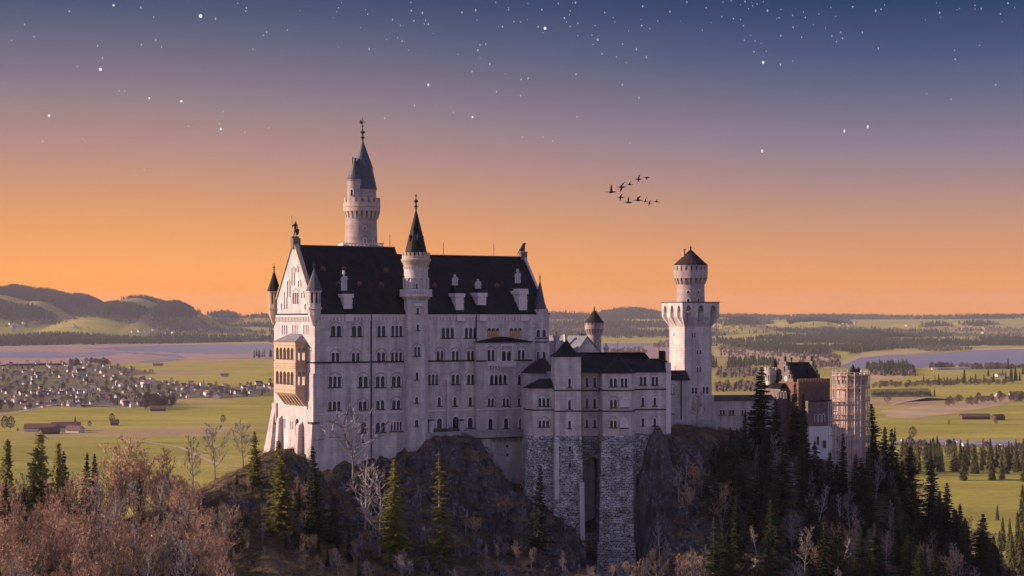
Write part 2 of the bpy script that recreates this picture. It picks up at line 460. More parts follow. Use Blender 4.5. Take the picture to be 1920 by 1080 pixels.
# ================================================================== the great palace block
PF = Fr(590, 500, R(30.8))
PL, PW = 74.0, 27.0
ZB = -74.0
S0 = PF.south(0)
G0 = PF.west(0)
pal = Th('palace_hall', 'pale five storey palace block with steep dark slate roofs and sunlit west gable', 'palace', PF.p(0, 0, -45), PF.yaw)
eave = 1.15

def palace():
    wl = MB(); holes = []
    # ---- windows of the long front: (centre, top, sill, lights, width, arch)
    rows = [
        (630.3, 610.5, 630.5, 2, 18, 1), (669, 610.5, 630.5, 2, 18, 1), (715, 610.5, 630.5, 2, 14, 0), (744, 610.5, 630.5, 3, 19, 0),
        (839.6, 614, 633.5, 3, 21, 0), (882.6, 614, 633.5, 3, 20, 0),
        (629, 661, 678, 2, 13.5, 1), (667, 661, 678, 2, 13.5, 1), (714.7, 660, 678, 2, 14, 1), (743.6, 660, 678, 3, 19, 1),
        (825, 658, 675, 2, 12, 1), (853.9, 658, 675, 2, 12, 1), (882.4, 658, 675, 2, 12, 1),
        (628, 705, 726, 3, 21, 1), (681, 705, 726, 2, 16, 1), (713, 705, 726, 2, 15.5, 1), (743, 705, 725, 2, 15.5, 1),
        (812, 702, 720.5, 3, 17, 1), (853.9, 702, 720.5, 2, 13.5, 1), (882.8, 702, 720, 2, 13, 1),
        (627, 752, 769, 3, 21, 0), (680, 752, 768, 2, 14, 1), (713, 750.5, 767, 2, 14, 0), (743, 750, 766.5, 2, 14.5, 1),
        (823.8, 744.5, 761, 1, 6, 0), (853, 744.5, 761, 1, 6, 0), (882, 744, 760.5, 1, 6, 0),
        (681.7, 791, 811, 1, 9.5, 0), (713.5, 792, 810.5, 2, 16, 0), (743, 791, 808.5, 4, 19, 'flat'),
        (824, 784, 803.5, 1, 9, 0), (881.8, 783, 802, 1, 9, 0), (680, 823, 829, 1, 5, 0),
        (1009, 0, 0, 0, 0, 0)]
    for cx, t, b, n, w, a in rows:
        if not n: continue
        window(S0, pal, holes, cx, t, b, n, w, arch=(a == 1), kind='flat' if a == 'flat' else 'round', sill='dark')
    # the doorway on to the terrace
    o = window(S0, pal, holes, 854.7, 781, 809.5, 1, 11, arch=False, sill=False, name='doorway')
    outline = [(0, ZB), (PL, ZB), (PL, eave), (0, eave)]
    S0.wall(wl, outline, holes)
    # north and east walls
    for a, b in (((PL, 0), (PL, PW)), ((PL, PW), (0, PW))):
        A, B = PF.p(*a), PF.p(*b)
        wl.quad((A.x, A.y, ZB), (B.x, B.y, ZB), (B.x, B.y, eave), (A.x, A.y, eave))
    # ---- west gable
    gh = []
    zr = 19.75
    mid = PW / 2
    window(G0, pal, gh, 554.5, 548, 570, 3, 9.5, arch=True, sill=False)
    for cx in (534, 553.3, 573.6):
        window(G0, pal, gh, cx, 608.5, 627, 4 if cx > 550 else 3, 9.5, sill=False, gap=0.5)
    for cx, t, b, w in ((519.5, 786, 798, 3), (533, 785, 803, 4), (547, 790, 805, 4), (557.5, 784, 818, 7)):
        window(G0, pal, gh, cx, t, b, 2 if w == 4 else 1, w, kind='round' if w == 7 else 'flat', sill=False)
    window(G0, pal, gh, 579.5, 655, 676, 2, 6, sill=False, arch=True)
    window(G0, pal, gh, 580, 698, 724, 2, 6, sill=False)
    window(G0, pal, gh, 577, 753, 768, 1, 3, sill=False)
    zg = zr + 0.9
    rise = (zg - eave) / mid
    G0.wall(wl, [(0, ZB), (PW, ZB), (PW, eave + 0.5), (mid, zg), (0, eave + 0.5)][::1], gh)
    # the back of the gable parapet that stands above the roof, and the stepped end at the ridge drop
    E = Face(PF.p(0.7, 0), PF.m, PF.d)
    E.wall(wl, [(0, eave), (PW, eave), (PW, eave + 0.5), (mid, zg), (0, eave + 0.5)])
    for s0, s1 in ((0, mid), (PW, mid)):
        z0_, z1_ = eave + 0.5, zg
        wl.quad(G0.p(s0, z0_), G0.p(s1, z1_), G0.p(s1, z1_, -0.7), G0.p(s0, z0_, -0.7))
    EE = Face(PF.p(PL, 0), PF.m, PF.d)
    EE.wall(wl, [(0, eave), (PW, eave), (mid, 18.6)]); Face(PF.p(PL - 0.7, 0), PF.m, -PF.d).wall(wl, [(0, eave), (PW, eave), (mid, 18.6)])
    for s0, s1 in ((0, mid), (PW, mid)):
        wl.quad(EE.p(s0, eave), EE.p(s1, 18.6), EE.p(s1, 18.6, -0.7), EE.p(s0, eave, -0.7))
    wl.build('wall', 'stone', pal)
    # gable coping
    cp = MB()
    for s0, s1 in ((-0.5, mid), (PW + 0.5, mid)):
        a, b = (s0, eave + 0.35), (s1, zg + 0.1)
        p = G0.p
        cp.hexa([p(a[0], a[1], 0.35), p(b[0], b[1], 0.35), p(b[0], b[1], -0.95), p(a[0], a[1], -0.95),
                 p(a[0], a[1] + 0.75, 0.35), p(b[0], b[1] + 0.6, 0.35), p(b[0], b[1] + 0.6, -0.95), p(a[0], a[1] + 0.75, -0.95)])
    cp.build('gable_coping', 'sand', pal)
    # blind lancets on the gable, stepping down with the rakes
    for px, t, b, w in ((549.5, 501, 535, 3), (556.8, 501, 510, 3), (541.5, 526, 557, 3.2), (562, 526, 537, 3.4), (535.5, 547, 578, 3.4), (568, 548, 558, 3.4), (530, 568, 580, 3.6), (574.5, 569, 580, 4)):
        bl = MB()
        s0, s1 = sorted((G0.s(px - w / 2), G0.s(px + w / 2))); sc = (s0 + s1) / 2
        o = arch_outline(s0, s1, G0.z(b, sc), G0.z(t, sc)); q = arch_outline(s0, s1, G0.z(b, sc), G0.z(t, sc), off=0.45)
        for i in range(1, len(o)):
            j = (i + 1) % len(o)
            G0.poly(bl, [o[i], o[j], q[j], q[i]], 0.3)
            for (A, B, x0, x1) in ((o[i], o[j], 0, 0.3), (q[i], q[j], 0, 0.3)):
                bl.add([G0.p(*A, x0), G0.p(*B, x0), G0.p(*B, x1), G0.p(*A, x1)], [(0, 1, 2, 3)])
        bl.build('blind_lancet', 'trim', pal)
    # ---- string courses, frieze, cornice
    def strip(face, s0, s1, z0, z1, out, name, mt, par=pal):
        b_ = MB(); face.box(b_, s0, s1, z0, z1, -0.05, out); return b_.build(name, mt, par)
    uT0, uT1 = PF.u(757), PF.u(800)
    zs = S0.z(680, 1)
    strip(S0, -0.1, uT0, zs - 0.22, zs + 0.22, 0.22, 'string_course', 'dark'); strip(S0, uT1, PF.u(893), zs - 0.22, zs + 0.22, 0.22, 'string_course', 'dark')
    strip(G0, 0.0, PW, zs - 0.2, zs + 0.2, 0.2, 'string_course', 'dark')
    strip(S0, -0.2, PL, eave - 0.32, eave - 0.02, 0.42, 'gutter', 'dark'); strip(G0, -0.2, PW, eave - 0.5, eave - 0.1, 0.5, 'string_course', 'dark')
    zw = S0.z(776.5, 1)
    strip(S0, -0.05, uT0, zw - 0.2, zw + 0.2, 0.12, 'plinth_band', 'trim'); strip(S0, uT1, PF.u(893), zw - 0.2, zw + 0.2, 0.12, 'plinth_band', 'trim')
    strip(S0, -0.1, PL, eave - 0.9, eave - 0.32, 0.3, 'cornice', 'trim'); strip(G0, 0.1, PW, eave - 1.0, eave - 0.5, 0.3, 'cornice', 'trim')
    fz = MB()
    k = 0.6
    while k < PL - 1:
        S0.box(fz, k, k + 0.42, eave - 2.0, eave - 0.9, -0.05, 0.26, slope=-0.0)
        k += 1.05
    k = 0.8
    while k < PW - 1:
        G0.box(fz, k, k + 0.35, eave - 2.3, eave - 1.0, -0.05, 0.3); k += 1.0
    S0.box(fz, 0.3, PL, eave - 1.15, eave - 0.9, -0.05, 0.22)
    fz.build('corbel_frieze', 'trim', pal)
    # ---- roofs
    rf = MB()
    us = 31.0
    def slab(u0, u1, zr_, o0=0.0):
        th = 0.3
        for sg in (0, 1):
            ve = -0.55 if sg == 0 else PW + 0.55
            ze = eave - 0.55 * (zr_ - eave) / mid * 0 + 0.0
            A, B, C_, D = PF.p(u0, ve, ze), PF.p(u1, ve, ze), PF.p(u1, mid, zr_), PF.p(u0, mid, zr_)
            dn = Vector((0, 0, -th))
            rf.hexa([A + dn, B + dn, C_ + dn, D + dn, A, B, C_, D] if sg == 0 else [B + dn, A + dn, D + dn, C_ + dn, B, A, D, C_])
    slab(0.7, us, zr); slab(us, PL - 0.7, 17.75)
    stp = Face(PF.p(us, 0), PF.m, PF.d)
    stp.wall(rf, [(-0.5, eave), (PW + 0.5, eave), (mid, zr)])
    rb = rf.build('roof', 'slate', pal)
    rg = MB()
    rg.boxf(PF, 0.7, us, mid - 0.25, mid + 0.25, zr - 0.1, zr + 0.16); rg.boxf(PF, us, PL - 0.6, mid - 0.25, mid + 0.25, 17.68, 17.92)
    rg.build('ridge_cap', 'lead', rb)
    # dormers: small hooded attic lights
    dm = [(606, 504, 8.5), (645, 504, 8.5), (724, 507.5, 8.5), (634, 533, 8.5), (674.5, 533, 9), (715.5, 534, 9), (815, 536, 9), (848, 536, 8), (892, 537, 8), (932, 536, 9)]
    def roof_v(py, u):
        zt = 19.75 if u < us else 17.75
        v = 5.0
        for _ in range(20):
            z = PF.z(py, u, v); v = (z - eave) / (zt - eave) * mid
        return v, z
    for px, py, hpx in dm:
        u = PF.u(px, 6); v, z = roof_v(py + hpx / 2, u); u = PF.u(px, v); v, z = roof_v(py + hpx / 2, u)
        h = hpx / FP * PF.Y(u, v); w = 0.62
        dmb = MB()
        f = Face(PF.p(0, v - 0.12), PF.d, -PF.m)
        dmb.boxf(PF, u - w, u + w, v - 0.12, v + 1.2, z - 0.1, z + h * 0.6)
        A, B, T = PF.p(u - w - 0.15, v - 0.3, z + h * 0.6), PF.p(u + w + 0.15, v - 0.3, z + h * 0.6), PF.p(u, v - 0.3, z + h * 1.15)
        A2, B2, T2 = (q + PF.m * 2.2 for q in (A, B, T))
        dmb.add([A, B, T, A2, B2, T2], [(0, 1, 2), (0, 2, 5, 3), (1, 4, 5, 2), (0, 3, 4, 1)])
        d_ = dmb.build('dormer', 'dormer', pal)
        pn = MB(); f.poly(pn, [(u - 0.28, z + 0.15), (u + 0.28, z + 0.15), (u + 0.28, z + h * 0.55), (u, z + h * 0.75), (u - 0.28, z + h * 0.55)], 0.22)
        pn.build('pane', 'glass', d_)
    # chimneys: a pale stone base through the eave, a dark sloped hood and a cluster of pale pots
    for px, base0, base1, hood, top, crn in ((650.3, 577, 551, 545, 507, 0), (859.5, 580, 550, 535, 514, 0), (901.5, 570, 549, 541, 523, 0), (978.3, 581, 545, 531, 504, 1)):
        u = PF.u(px, 1.0)
        Yc = PF.Y(u, 0.5)
        zb, zt = PF.z(base0, u, 0), PF.z(base1, u, 0)
        hw = 10.0 / FP * Yc
        cb = MB()
        cb.boxf(PF, u - hw * 0.86, u + hw * 0.86, 0.2, 2.9 + (zt - zb) * 0.6, zb - 0.3, zt - 1.0)
        cb.boxf(PF, u - hw * 0.95, u + hw * 0.95, 0.1, 3.0 + (zt - zb) * 0.6, zb + (zt - zb) * 0.45, zb + (zt - zb) * 0.52)
        cb.boxf(PF, u - hw * 1.08, u + hw * 1.08, -0.05, 3.2 + (zt - zb) * 0.6, zt - 1.0, zt)
        if crn:
            for q in range(5): cb.boxf(PF, u - hw * 1.05 + q * hw * 0.44, u - hw * 1.05 + q * hw * 0.44 + hw * 0.3, 0.0, 3.0, zt, zt + 0.6)
        S0.box(cb, u - hw * 0.8, u + hw * 0.8, eave - 2.2, eave - 0.1, -0.05, 0.5)
        ch = cb.build('chimney', 'trim', pal)
        hd = MB()
        vh = 1.6 + (zt - zb) * 0.3
        zh = PF.z(hood, u, vh)
        hd.hexa([PF.p(u - hw, 0.1, zt + 0.003), PF.p(u + hw, 0.1, zt + 0.003), PF.p(u + hw, 4.2, zt + 0.003), PF.p(u - hw, 4.2, zt + 0.003),
                 PF.p(u - hw * 0.6, vh - 0.6, zh), PF.p(u + hw * 0.6, vh - 0.6, zh), PF.p(u + hw * 0.6, vh + 0.8, zh), PF.p(u - hw * 0.6, vh + 0.8, zh)])
        hd.build('hood', 'slate', ch)
        ztop = PF.z(top, u, vh)
        for q, (du, hh) in enumerate(((-0.62, 0.66), (0.0, 1.0), (0.62, 0.72))):
            pm = MB(); c = PF.p(u + du, vh + 0.1 * (q % 2))
            zt_ = zh + (ztop - zh) * hh
            pm.lathe(c.x, c.y, [(0.30, zh - 0.2), (0.27, zt_ - 0.9), (0.46, zt_ - 0.85), (0.46, zt_ - 0.55), (0.27, zt_ - 0.5), (0.27, zt_ - 0.15), (0.42, zt_ - 0.1), (0.42, zt_), (0.01, zt_)], 12)
            pm.build('chimney_pot', 'pipe', ch)
    # ---- downpipes and lightning rods
    for px in (695.5, 892.2):
        u = PF.u(px); dp = MB()
        S0.box(dp, u - 0.12, u + 0.12, S0.z(858 if px < 800 else 808, u), eave - 0.3, 0.02, 0.34)
        dp.build('downpipe', 'dark', pal)
    for px, t in ((731, 440), (831.5, 454), (926, 457)):
        u = PF.u(px, mid); a = PF.p(u, mid)
        lr = MB(); lr.tube([(a.x, a.y, 17.0), (a.x, a.y, PF.z(t, u, mid))], 0.07, 5)
        lr.build('lightning_rod', 'dark', pal)
    # ---- wall buttresses of the front and the gable
    def buttress(face, c0, c1, t, b, out, batter=0.0, capped=True):
        s0, s1 = sorted((face.s(c0), face.s(c1))); sc_ = (s0 + s1) / 2
        bm_ = MB(); z0_, z1_ = face.z(b, sc_), face.z(t, sc_)
        face.box(bm_, s0, s1, z0_, z1_, -0.05, out + batter, slope=batter)
        face.box(bm_, s0, s1, z1_, z1_ + out * 1.2, -0.05, out, slope=out * 0.96)
        return bm_.build('buttress', 'stone', pal)
    buttress(S0, 655, 665.5, 727, 776.5, 0.7); buttress(S0, 836, 843, 714, 809, 0.7)
    # slanted buttresses of the gable, standing out from its foot
    def slanted(px0, px1, t, b, out):
        s0, s1 = sorted((G0.s(px0), G0.s(px1)))
        bm_ = MB(); z1_, z0_ = G0.z(t, s0), G0.z(b, s0)
        G0.box(bm_, s0, s1, z0_ - 6, z1_, -0.05, out * 1.35, slope=out * 0.55)
        G0.box(bm_, s0, s1, z1_, z1_ + 0.9, -0.05, out * 0.8, slope=out * 0.76)
        bm_.build('buttress', 'stone', pal)
    slanted(525, 529.5, 785, 822, 1.3); slanted(563, 568, 797, 866, 1.6)
    # corner piers with a stepped batter
    for (v0, v1, t1, t2) in ((-0.25, 2.2, 700, 791), (PW - 2.4, PW + 0.3, 762, 800)):
        bm_ = MB()
        z1_, z2_ = G0.z(t1, 1), G0.z(t2, 1)
        p = PF.p
        bm_.boxf(PF, -0.55, 1.2, v0, v1, z2_, z1_)
        bm_.hexa([p(-3.6, v0 - 0.6, ZB), p(1.2, v0 - 0.6, ZB), p(1.2, v1 + 1.6, ZB), p(-3.6, v1 + 1.6, ZB), p(-0.85, v0, z2_ - 0.6), p(1.2, v0, z2_ - 0.6), p(1.2, v1, z2_ - 0.6), p(-0.85, v1, z2_ - 0.6)])
        b_ = bm_.build('corner_pier', 'stone', pal)
        ct = MB(); ct.boxf(PF, -1.0, 1.2, v0 - 0.12, v1 + 0.1, z2_ - 0.6, z2_)
        ct.build('weathering', 'lead', b_)
    # battered foot of the gable at its far corner
    bm_ = MB()
    zt, zb = G0.z(760, PW), G0.z(850, PW)
    k = 5.2
    bm_.hexa([PF.p(-k, PW - 5, zb - 14), PF.p(0.1, PW - 5, zb - 14), PF.p(0.1, PW + 2.4, zb - 14), PF.p(-k, PW + 2.4, zb - 14),
              PF.p(-0.3, PW - 1.2, zt), PF.p(0.1, PW - 1.2, zt), PF.p(0.1, PW + 0.4, zt), PF.p(-0.3, PW + 0.4, zt)])
    bm_.build('buttress', 'stone', pal)

    # ---- the two storey oriel on the gable
    pr = 3.3
    f_ = PF.west(-pr)
    v0, v1 = PF.v(554, -pr), PF.v(514.5, -pr)
    zt, zb = f_.z(641, 6), f_.z(738, 6)
    om = MB(); oh = []; ohs = []
    zm = f_.z(683.5, 6)
    side = Face(PF.p(-pr, v0), PF.d, -PF.m)
    ori = MB()
    def arcade(face, s0, s1, zlo, zhi, n):
        gap = 0.5; lw = (s1 - s0 - gap * (n - 1)) / n
        return [arch_outline(s0 + k * (lw + gap), s0 + k * (lw + gap) + lw, zlo, zhi) for k in range(n)]
    hs = []
    for (t, b) in ((652, 675.5), (697, 722.5)):
        hs += arcade(f_, v0 + 1.3, v1 - 1.0, f_.z(b, 6), f_.z(t, 6), 5)
        ohs += arcade(side, 0.75, pr - 0.5, side.z(b, 1), side.z(t, 1), 2)
    f_.wall(ori, [(v0, zb), (v1, zb), (v1, zt), (v0, zt)], hs)
    side.wall(ori, [(0, zb), (pr, zb), (pr, zt), (0, zt)], ohs)
    nrt = Face(PF.p(-pr, v1), PF.d, PF.m); nrt.wall(ori, [(0, zb), (pr, zb), (pr, zt), (0, zt)])
    for fc, lst in ((f_, hs), (side, ohs)):           # thickness of the arcade piers
        for o in lst:
            for i in range(len(o)):
                A, B = o[i], o[(i + 1) % len(o)]
                ori.add([fc.p(*A, -0.6), fc.p(*B, -0.6), fc.p(*B, 0), fc.p(*A, 0)], [(0, 1, 2, 3)])
    ori.boxf(PF, -pr + 0.05, 0, v0 + 0.05, v1 - 0.05, zm - 0.3, zm + 0.1); ori.boxf(PF, -pr + 0.05, 0, v0 + 0.05, v1 - 0.05, zb, zb + 0.3); ori.boxf(PF, -pr + 0.05, 0, v0 + 0.05, v1 - 0.05, zt - 0.3, zt - 0.05)
    oriel = ori.build('oriel', 'sand', pal)
    ob = MB()
    for py, hh in ((641.5, 0.35), (646.5, 0.22), (681, 0.35), (686, 0.22), (690, 0.22), (731, 0.4)):
        z_ = f_.z(py, 6)
        ob.boxf(PF, -pr - 0.2, 0.0, v0 - 0.2, v1 + 0.2, z_ - hh / 2, z_ + hh / 2)
    ob.build('moulding', 'sand', oriel)
    cl = MB()
    for o in hs:
        for q in (o[0],): 
            a = f_.p(q[0] - 0.25, q[1], -0.1); cl.tube([a, a + Vector((0, 0, 2.2))], 0.16, 6)
    cl.build('column', 'trim', oriel)
    rfm = MB()
    zt2 = f_.z(627.5, 6) + 0.2
    A, B, C_, D = PF.p(-pr - 0.4, v0 - 0.4, zt), PF.p(0, v0 - 0.4, zt), PF.p(0, v1 + 0.4, zt), PF.p(-pr - 0.4, v1 + 0.4, zt)
    T0, T1 = PF.p(0, v0 + 3.2, zt2), PF.p(0, v1 - 3.2, zt2)
    rfm.add([A, B, C_, D, T0, T1], [(0, 1, 4), (0, 4, 5, 3), (3, 5, 2), (0, 3, 2, 1)])
    rfm.build('oriel_roof', 'zinc', oriel)
    cm = MB()
    n = 7
    for k in range(n):
        s = v0 + 0.5 + (v1 - v0 - 1.2) * k / (n - 1)
        z_ = zb
        p = PF.p
        cm.hexa([p(-0.6, s - 0.35, z_ - 3.4), p(0, s - 0.35, z_ - 3.4), p(0, s + 0.35, z_ - 3.4), p(-0.6, s + 0.35, z_ - 3.4),
                 p(-pr + 0.1, s - 0.35, z_), p(0, s - 0.35, z_), p(0, s + 0.35, z_), p(-pr + 0.1, s + 0.35, z_)])
    cm.hexa([p(-1.9, v0, zb - 1.2), p(0, v0, zb - 1.2), p(0, v1, zb - 1.2), p(-1.9, v1, zb - 1.2), p(-pr, v0, zb), p(0, v0, zb), p(0, v1, zb), p(-pr, v1, zb)])
    cm.build('corbel', 'sand', oriel)

    # ---- the shallow bay on the front with its own low roof
    bo = 1.5
    SB = PF.south(-bo)
    u0, u1 = PF.u(893.5, -bo), PF.u(997, -bo)
    zt = SB.z(641, u0)
    bw = MB(); bh = []
    for cx, t, b, n, w, a in ((920.8, 655.5, 675.5, 2, 12.5, 1), (977.5, 655.5, 675.5, 2, 12, 1), (949.8, 658, 678, 2, 16.5, 0),
                              (934.6, 703, 720, 4, 28, 0), (977.7, 703, 719.5, 2, 11.5, 1), (920.7, 746.5, 761, 2, 11, 1), (949, 746.5, 761, 2, 11, 1), (977, 746, 760.5, 2, 11, 1),
                              (920, 785, 803.5, 1, 8, 0), (949.4, 784, 803, 1, 8, 0), (978.6, 783, 802, 1, 9.5, 0)):
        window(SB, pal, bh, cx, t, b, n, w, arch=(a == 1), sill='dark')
    SB.wall(bw, [(u0, ZB), (u1, ZB), (u1, zt), (u0, zt)], bh)
    for uu in (u0, u1):
        a, b = PF.p(uu, -bo), PF.p(uu, 0.1)
        bw.quad((a.x, a.y, ZB), (b.x, b.y, ZB), (b.x, b.y, zt), (a.x, a.y, zt))
    bay = bw.build('bay', 'stone', pal)
    br = MB()
    zz = SB.z(631.5, u0)
    c0, c1 = u0 + 8, u1 - 8
    br.add([PF.p(u0 - 0.3, -bo - 0.5, zt), PF.p(u1 + 0.3, -bo - 0.5, zt), PF.p(u1 + 0.3, 0, zt), PF.p(u0 - 0.3, 0, zt), PF.p(c0, 0.0, zz), PF.p(c1, 0.0, zz)],
           [(0, 1, 5, 4), (1, 2, 5), (0, 4, 3), (0, 3, 2, 1)])
    br.add([PF.p(u0 - 0.3, -bo - 0.5, zt - 0.25), PF.p(u1 + 0.3, -bo - 0.5, zt - 0.25), PF.p(u1 + 0.3, -bo - 0.5, zt), PF.p(u0 - 0.3, -bo - 0.5, zt)], [(0, 1, 2, 3)])
    br.build('bay_roof', 'slate', bay)
    z_ = SB.z(676.8, u0)
    strip(SB, u0 - 0.1, PF.u(911, -bo), z_ - 0.2, z_ + 0.2, 0.2, 'string_course', 'dark', bay); strip(SB, PF.u(963, -bo), u1, z_ - 0.2, z_ + 0.2, 0.2, 'string_course', 'dark', bay)
    z_ = SB.z(768.2, u0)
    strip(SB, u0 - 0.1, u1, z_ - 0.2, z_ + 0.2, 0.12, 'plinth_band', 'trim', bay)
    bs = MB()
    SB.box(bs, PF.u(938, -bo), PF.u(940, -bo), SB.z(678, u0), SB.z(645, u0), -0.05, 0.35); SB.box(bs, PF.u(959.5, -bo), PF.u(961.5, -bo), SB.z(678, u0), SB.z(645, u0), -0.05, 0.35)
    SB.box(bs, PF.u(938, -bo), PF.u(961.5, -bo), SB.z(649, u0), SB.z(645, u0), -0.05, 0.4)
    bs.build('loggia_frame', 'trim', bay)
    # the balcony on the bay
    bb = MB()
    a0, a1, am = PF.u(911.5, -bo), PF.u(962, -bo), PF.u(936, -bo)
    zt_, zb_ = SB.z(678.5, u0), SB.z(686.5, u0)
    SB.box(bb, a0, am, zb_, zt_, 0, 1.0); SB.box(bb, am, a1, zb_ - 0.2, zt_, 0, 1.6)
    SB.box(bb, a0 - 0.1, am, zt_, zt_ + 0.18, 0, 1.15); SB.box(bb, am - 0.1, a1 + 0.1, zt_, zt_ + 0.18, 0, 1.75)
    for k in range(5):
        s = a0 + 0.4 + k * 0.9
        SB.box(bb, s, s + 0.35, zb_ - 0.9, zb_, 0, 0.8)
    p = SB.p
    bb.hexa([p(am + 1.2, zb_ - 1.7, 0.1), p(a1 - 1.0, zb_ - 1.7, 0.1), p(a1 - 1.0, zb_ - 1.7, 0), p(am + 1.2, zb_ - 1.7, 0), p(am, zb_ - 0.2, 1.5), p(a1, zb_ - 0.2, 1.5), p(a1, zb_ - 0.2, 0), p(am, zb_ - 0.2, 0)])
    bb.build('balcony', 'trim', bay)
    # boarded windows above the bay
    for cx in (924.6, 966.6):
        pass
    # ---- terrace along the foot of the front
    to = 3.4
    ST = PF.south(-to)
    t0, t1 = PF.u(801, -to) - 0.5, PF.u(993, -to)
    tw = MB()
    zt_, zb_ = ST.z(811, t0 + 10), ST.z(820.5, t0 + 10)
    ST.box(tw, t0, t1, zb_, zt_, -0.35, 0)
    ST.box(tw, t0, t1 + 0.2, zt_, zt_ + 0.28, -0.5, 0.18); ST.box(tw, t0, t1 + 0.2, zb_ - 0.35, zb_, -0.5, 0.18)
    tw.boxf(PF, t0, t1, -to + 0.3, 0, zb_ - 0.5, zb_ + 0.1)
    k = t0 + 0.4
    while k < t1 - 1.4:
        ST.box(tw, k, k + 0.25, zb_ + 0.01, zt_ - 0.01, 0, 0.1); k += 1.45
    ter = tw.build('terrace', 'greystone', pal)
    tb = MB()
    k = PF.u(921, -to)
    while k < t1:
        p = PF.p
        tb.hexa([p(k, -0.6 - bo, zb_ - 1.9), p(k + 0.5, -0.6 - bo, zb_ - 1.9), p(k + 0.5, 0, zb_ - 1.9), p(k, 0, zb_ - 1.9), p(k, -to + 0.2, zb_ - 0.5), p(k + 0.5, -to + 0.2, zb_ - 0.5), p(k + 0.5, 0, zb_ - 0.5), p(k, 0, zb_ - 0.5)])
        k += 1.75
    tb.build('corbel', 'greystone', ter)
    tl = MB(); ST.box(tl, t0, t1 + 0.2, zb_ - 0.62, zb_ - 0.35, -0.5, 0.1); tl.build('shadow_band', 'dark', ter)  # dark strip drawing the shadow line under the parapet
    dv = MB()
    dv.boxf(PF, t0, PF.u(921, -to), -to + 0.5, 0, ZB, zb_ - 0.5)
    dv.build('retaining_wall', 'stone', ter)
    for px in (811, 868.5):
        uu = PF.u(px, -to); sh = MB()
        sh.boxf(PF, uu - 0.6, uu + 0.6, -to + 0.6, -to + 1.8, zb_, ST.z(789, uu)); sh.build('flue', 'stone', ter)
        sh = MB(); sh.boxf(PF, uu - 0.75, uu + 0.75, -to + 0.45, -to + 1.95, ST.z(789, uu), ST.z(787, uu)); sh.build('flue_cap', 'dark', ter)
    for (py0, py1) in ((834, 839.5), (850, 855)):
        window(SB, pal, None, 951, py0, py1, 1, 4.5, kind='flat', sill=False, depth=-0.03)

    # ---- small turrets on the gable corners and at the east end
    def corner_turret(u, v, rpx, px, roof_top, roof_base, body_bot, corb_bot, fin, sides=8, mt='stone', roofm='lead', openings=True, Yd=None):
        c = PF.p(u, v); Y = c.y
        k = Y / FP
        zf = lambda py: (HY - py) * k
        r = rpx * k
        ring = lambda rr: [(c.x + rr * math.cos(PF.yaw + math.pi / sides + 2 * math.pi * q / sides), c.y + rr * math.sin(PF.yaw + math.pi / sides + 2 * math.pi * q / sides)) for q in range(sides)]
        b = MB()
        zb_, zt_ = zf(body_bot), zf(roof_base)
        # corner posts with open arches between
        rg = ring(r * 0.95)
        for q in range(sides):
            A, B = Vector(rg[q]), Vector(rg[(q + 1) % sides])
            d = (B - A).normalized(); L_ = (B - A).length
            nn = Vector((d.y, -d.x, 0))
            fc = Face(Vector((A.x, A.y, 0)), Vector((d.x, d.y, 0)), nn)
            hl = [arch_outline(L_ * 0.25, L_ * 0.75, zb_ + (zt_ - zb_) * 0.22, zb_ + (zt_ - zb_) * 0.9)] if openings else []
            fc.wall(b, [(0, zb_), (L_, zb_), (L_, zt_), (0, zt_)], hl)
        b.prism(ring(r * 1.1), zb_ - 0.5, zb_); b.prism(ring(r * 1.1), zt_ - 0.35, zt_)
        b.prism(ring(r * 1.0), zb_ - 2.2, zb_ - 0.5, ring0=ring(r * 0.85)); b.prism(ring(r * 0.85), zf(corb_bot), zb_ - 2.2, ring0=ring(r * 0.25))
        t = b.build('corner_turret', mt, pal, fix=False)
        core = MB(); core.prism(ring(r * 0.45), zb_ + 0.02, zt_ - 0.4); core.build('core', 'dark', t)
        rm = MB()
        rm.prism(ring(r * 0.98), zt_, zt_ + 1.0, ring0=ring(r * 1.2)); rm.pyramid(ring(r * 0.98), zt_ + 1.0, (c.x, c.y, zf(roof_top)))
        rm.build('turret_roof', roofm, t)
        finial(t, c.x, c.y, zf(roof_top) - 0.3, zf(fin), 0.3)
    corner_turret(-0.1, 0.1, 13.2, 594, 502, 545, 576, 611, 488)
    corner_turret(-0.1, PW - 0.2, 11.0, 521, 506, 546, 577, 609, 493, mt='sand', roofm='slate')

    # octagonal stair tower at the east end of the front
    u, v = PF.u(1012.5, 0.8), 0.8
    c = PF.p(u, v); k = c.y / FP; r = 15.2 * k
    zf = lambda py: (HY - py) * k
    ring = lambda rr: [(c.x + rr * math.cos(PF.yaw + math.pi / 8 + math.pi * q / 4), c.y + rr * math.sin(PF.yaw + math.pi / 8 + math.pi * q / 4)) for q in range(8)]
    b = MB(); b.prism(ring(r), ZB, zf(590)); b.prism(ring(r * 1.08), zf(590), zf(587)); b.prism(ring(r * 1.04), zf(587), zf(585))
    rg = ring(r * 1.05)
    for q in range(8):
        A, B = Vector(rg[q]), Vector(rg[(q + 1) % 8])
        for e in (0.08, 0.55):
            d = B - A; n_ = Vector((d.y, -d.x)).normalized() * -0.35
            a_, b_ = A + d * e, A + d * (e + 0.33)
            b.hexa([(a_.x, a_.y, zf(585)), (b_.x, b_.y, zf(585)), (b_.x + n_.x, b_.y + n_.y, zf(585)), (a_.x + n_.x, a_.y + n_.y, zf(585)), (a_.x, a_.y, zf(580)), (b_.x, b_.y, zf(580)), (b_.x + n_.x, b_.y + n_.y, zf(580)), (a_.x + n_.x, a_.y + n_.y, zf(580))])
    et = b.build('corner_tower', 'stone', pal)
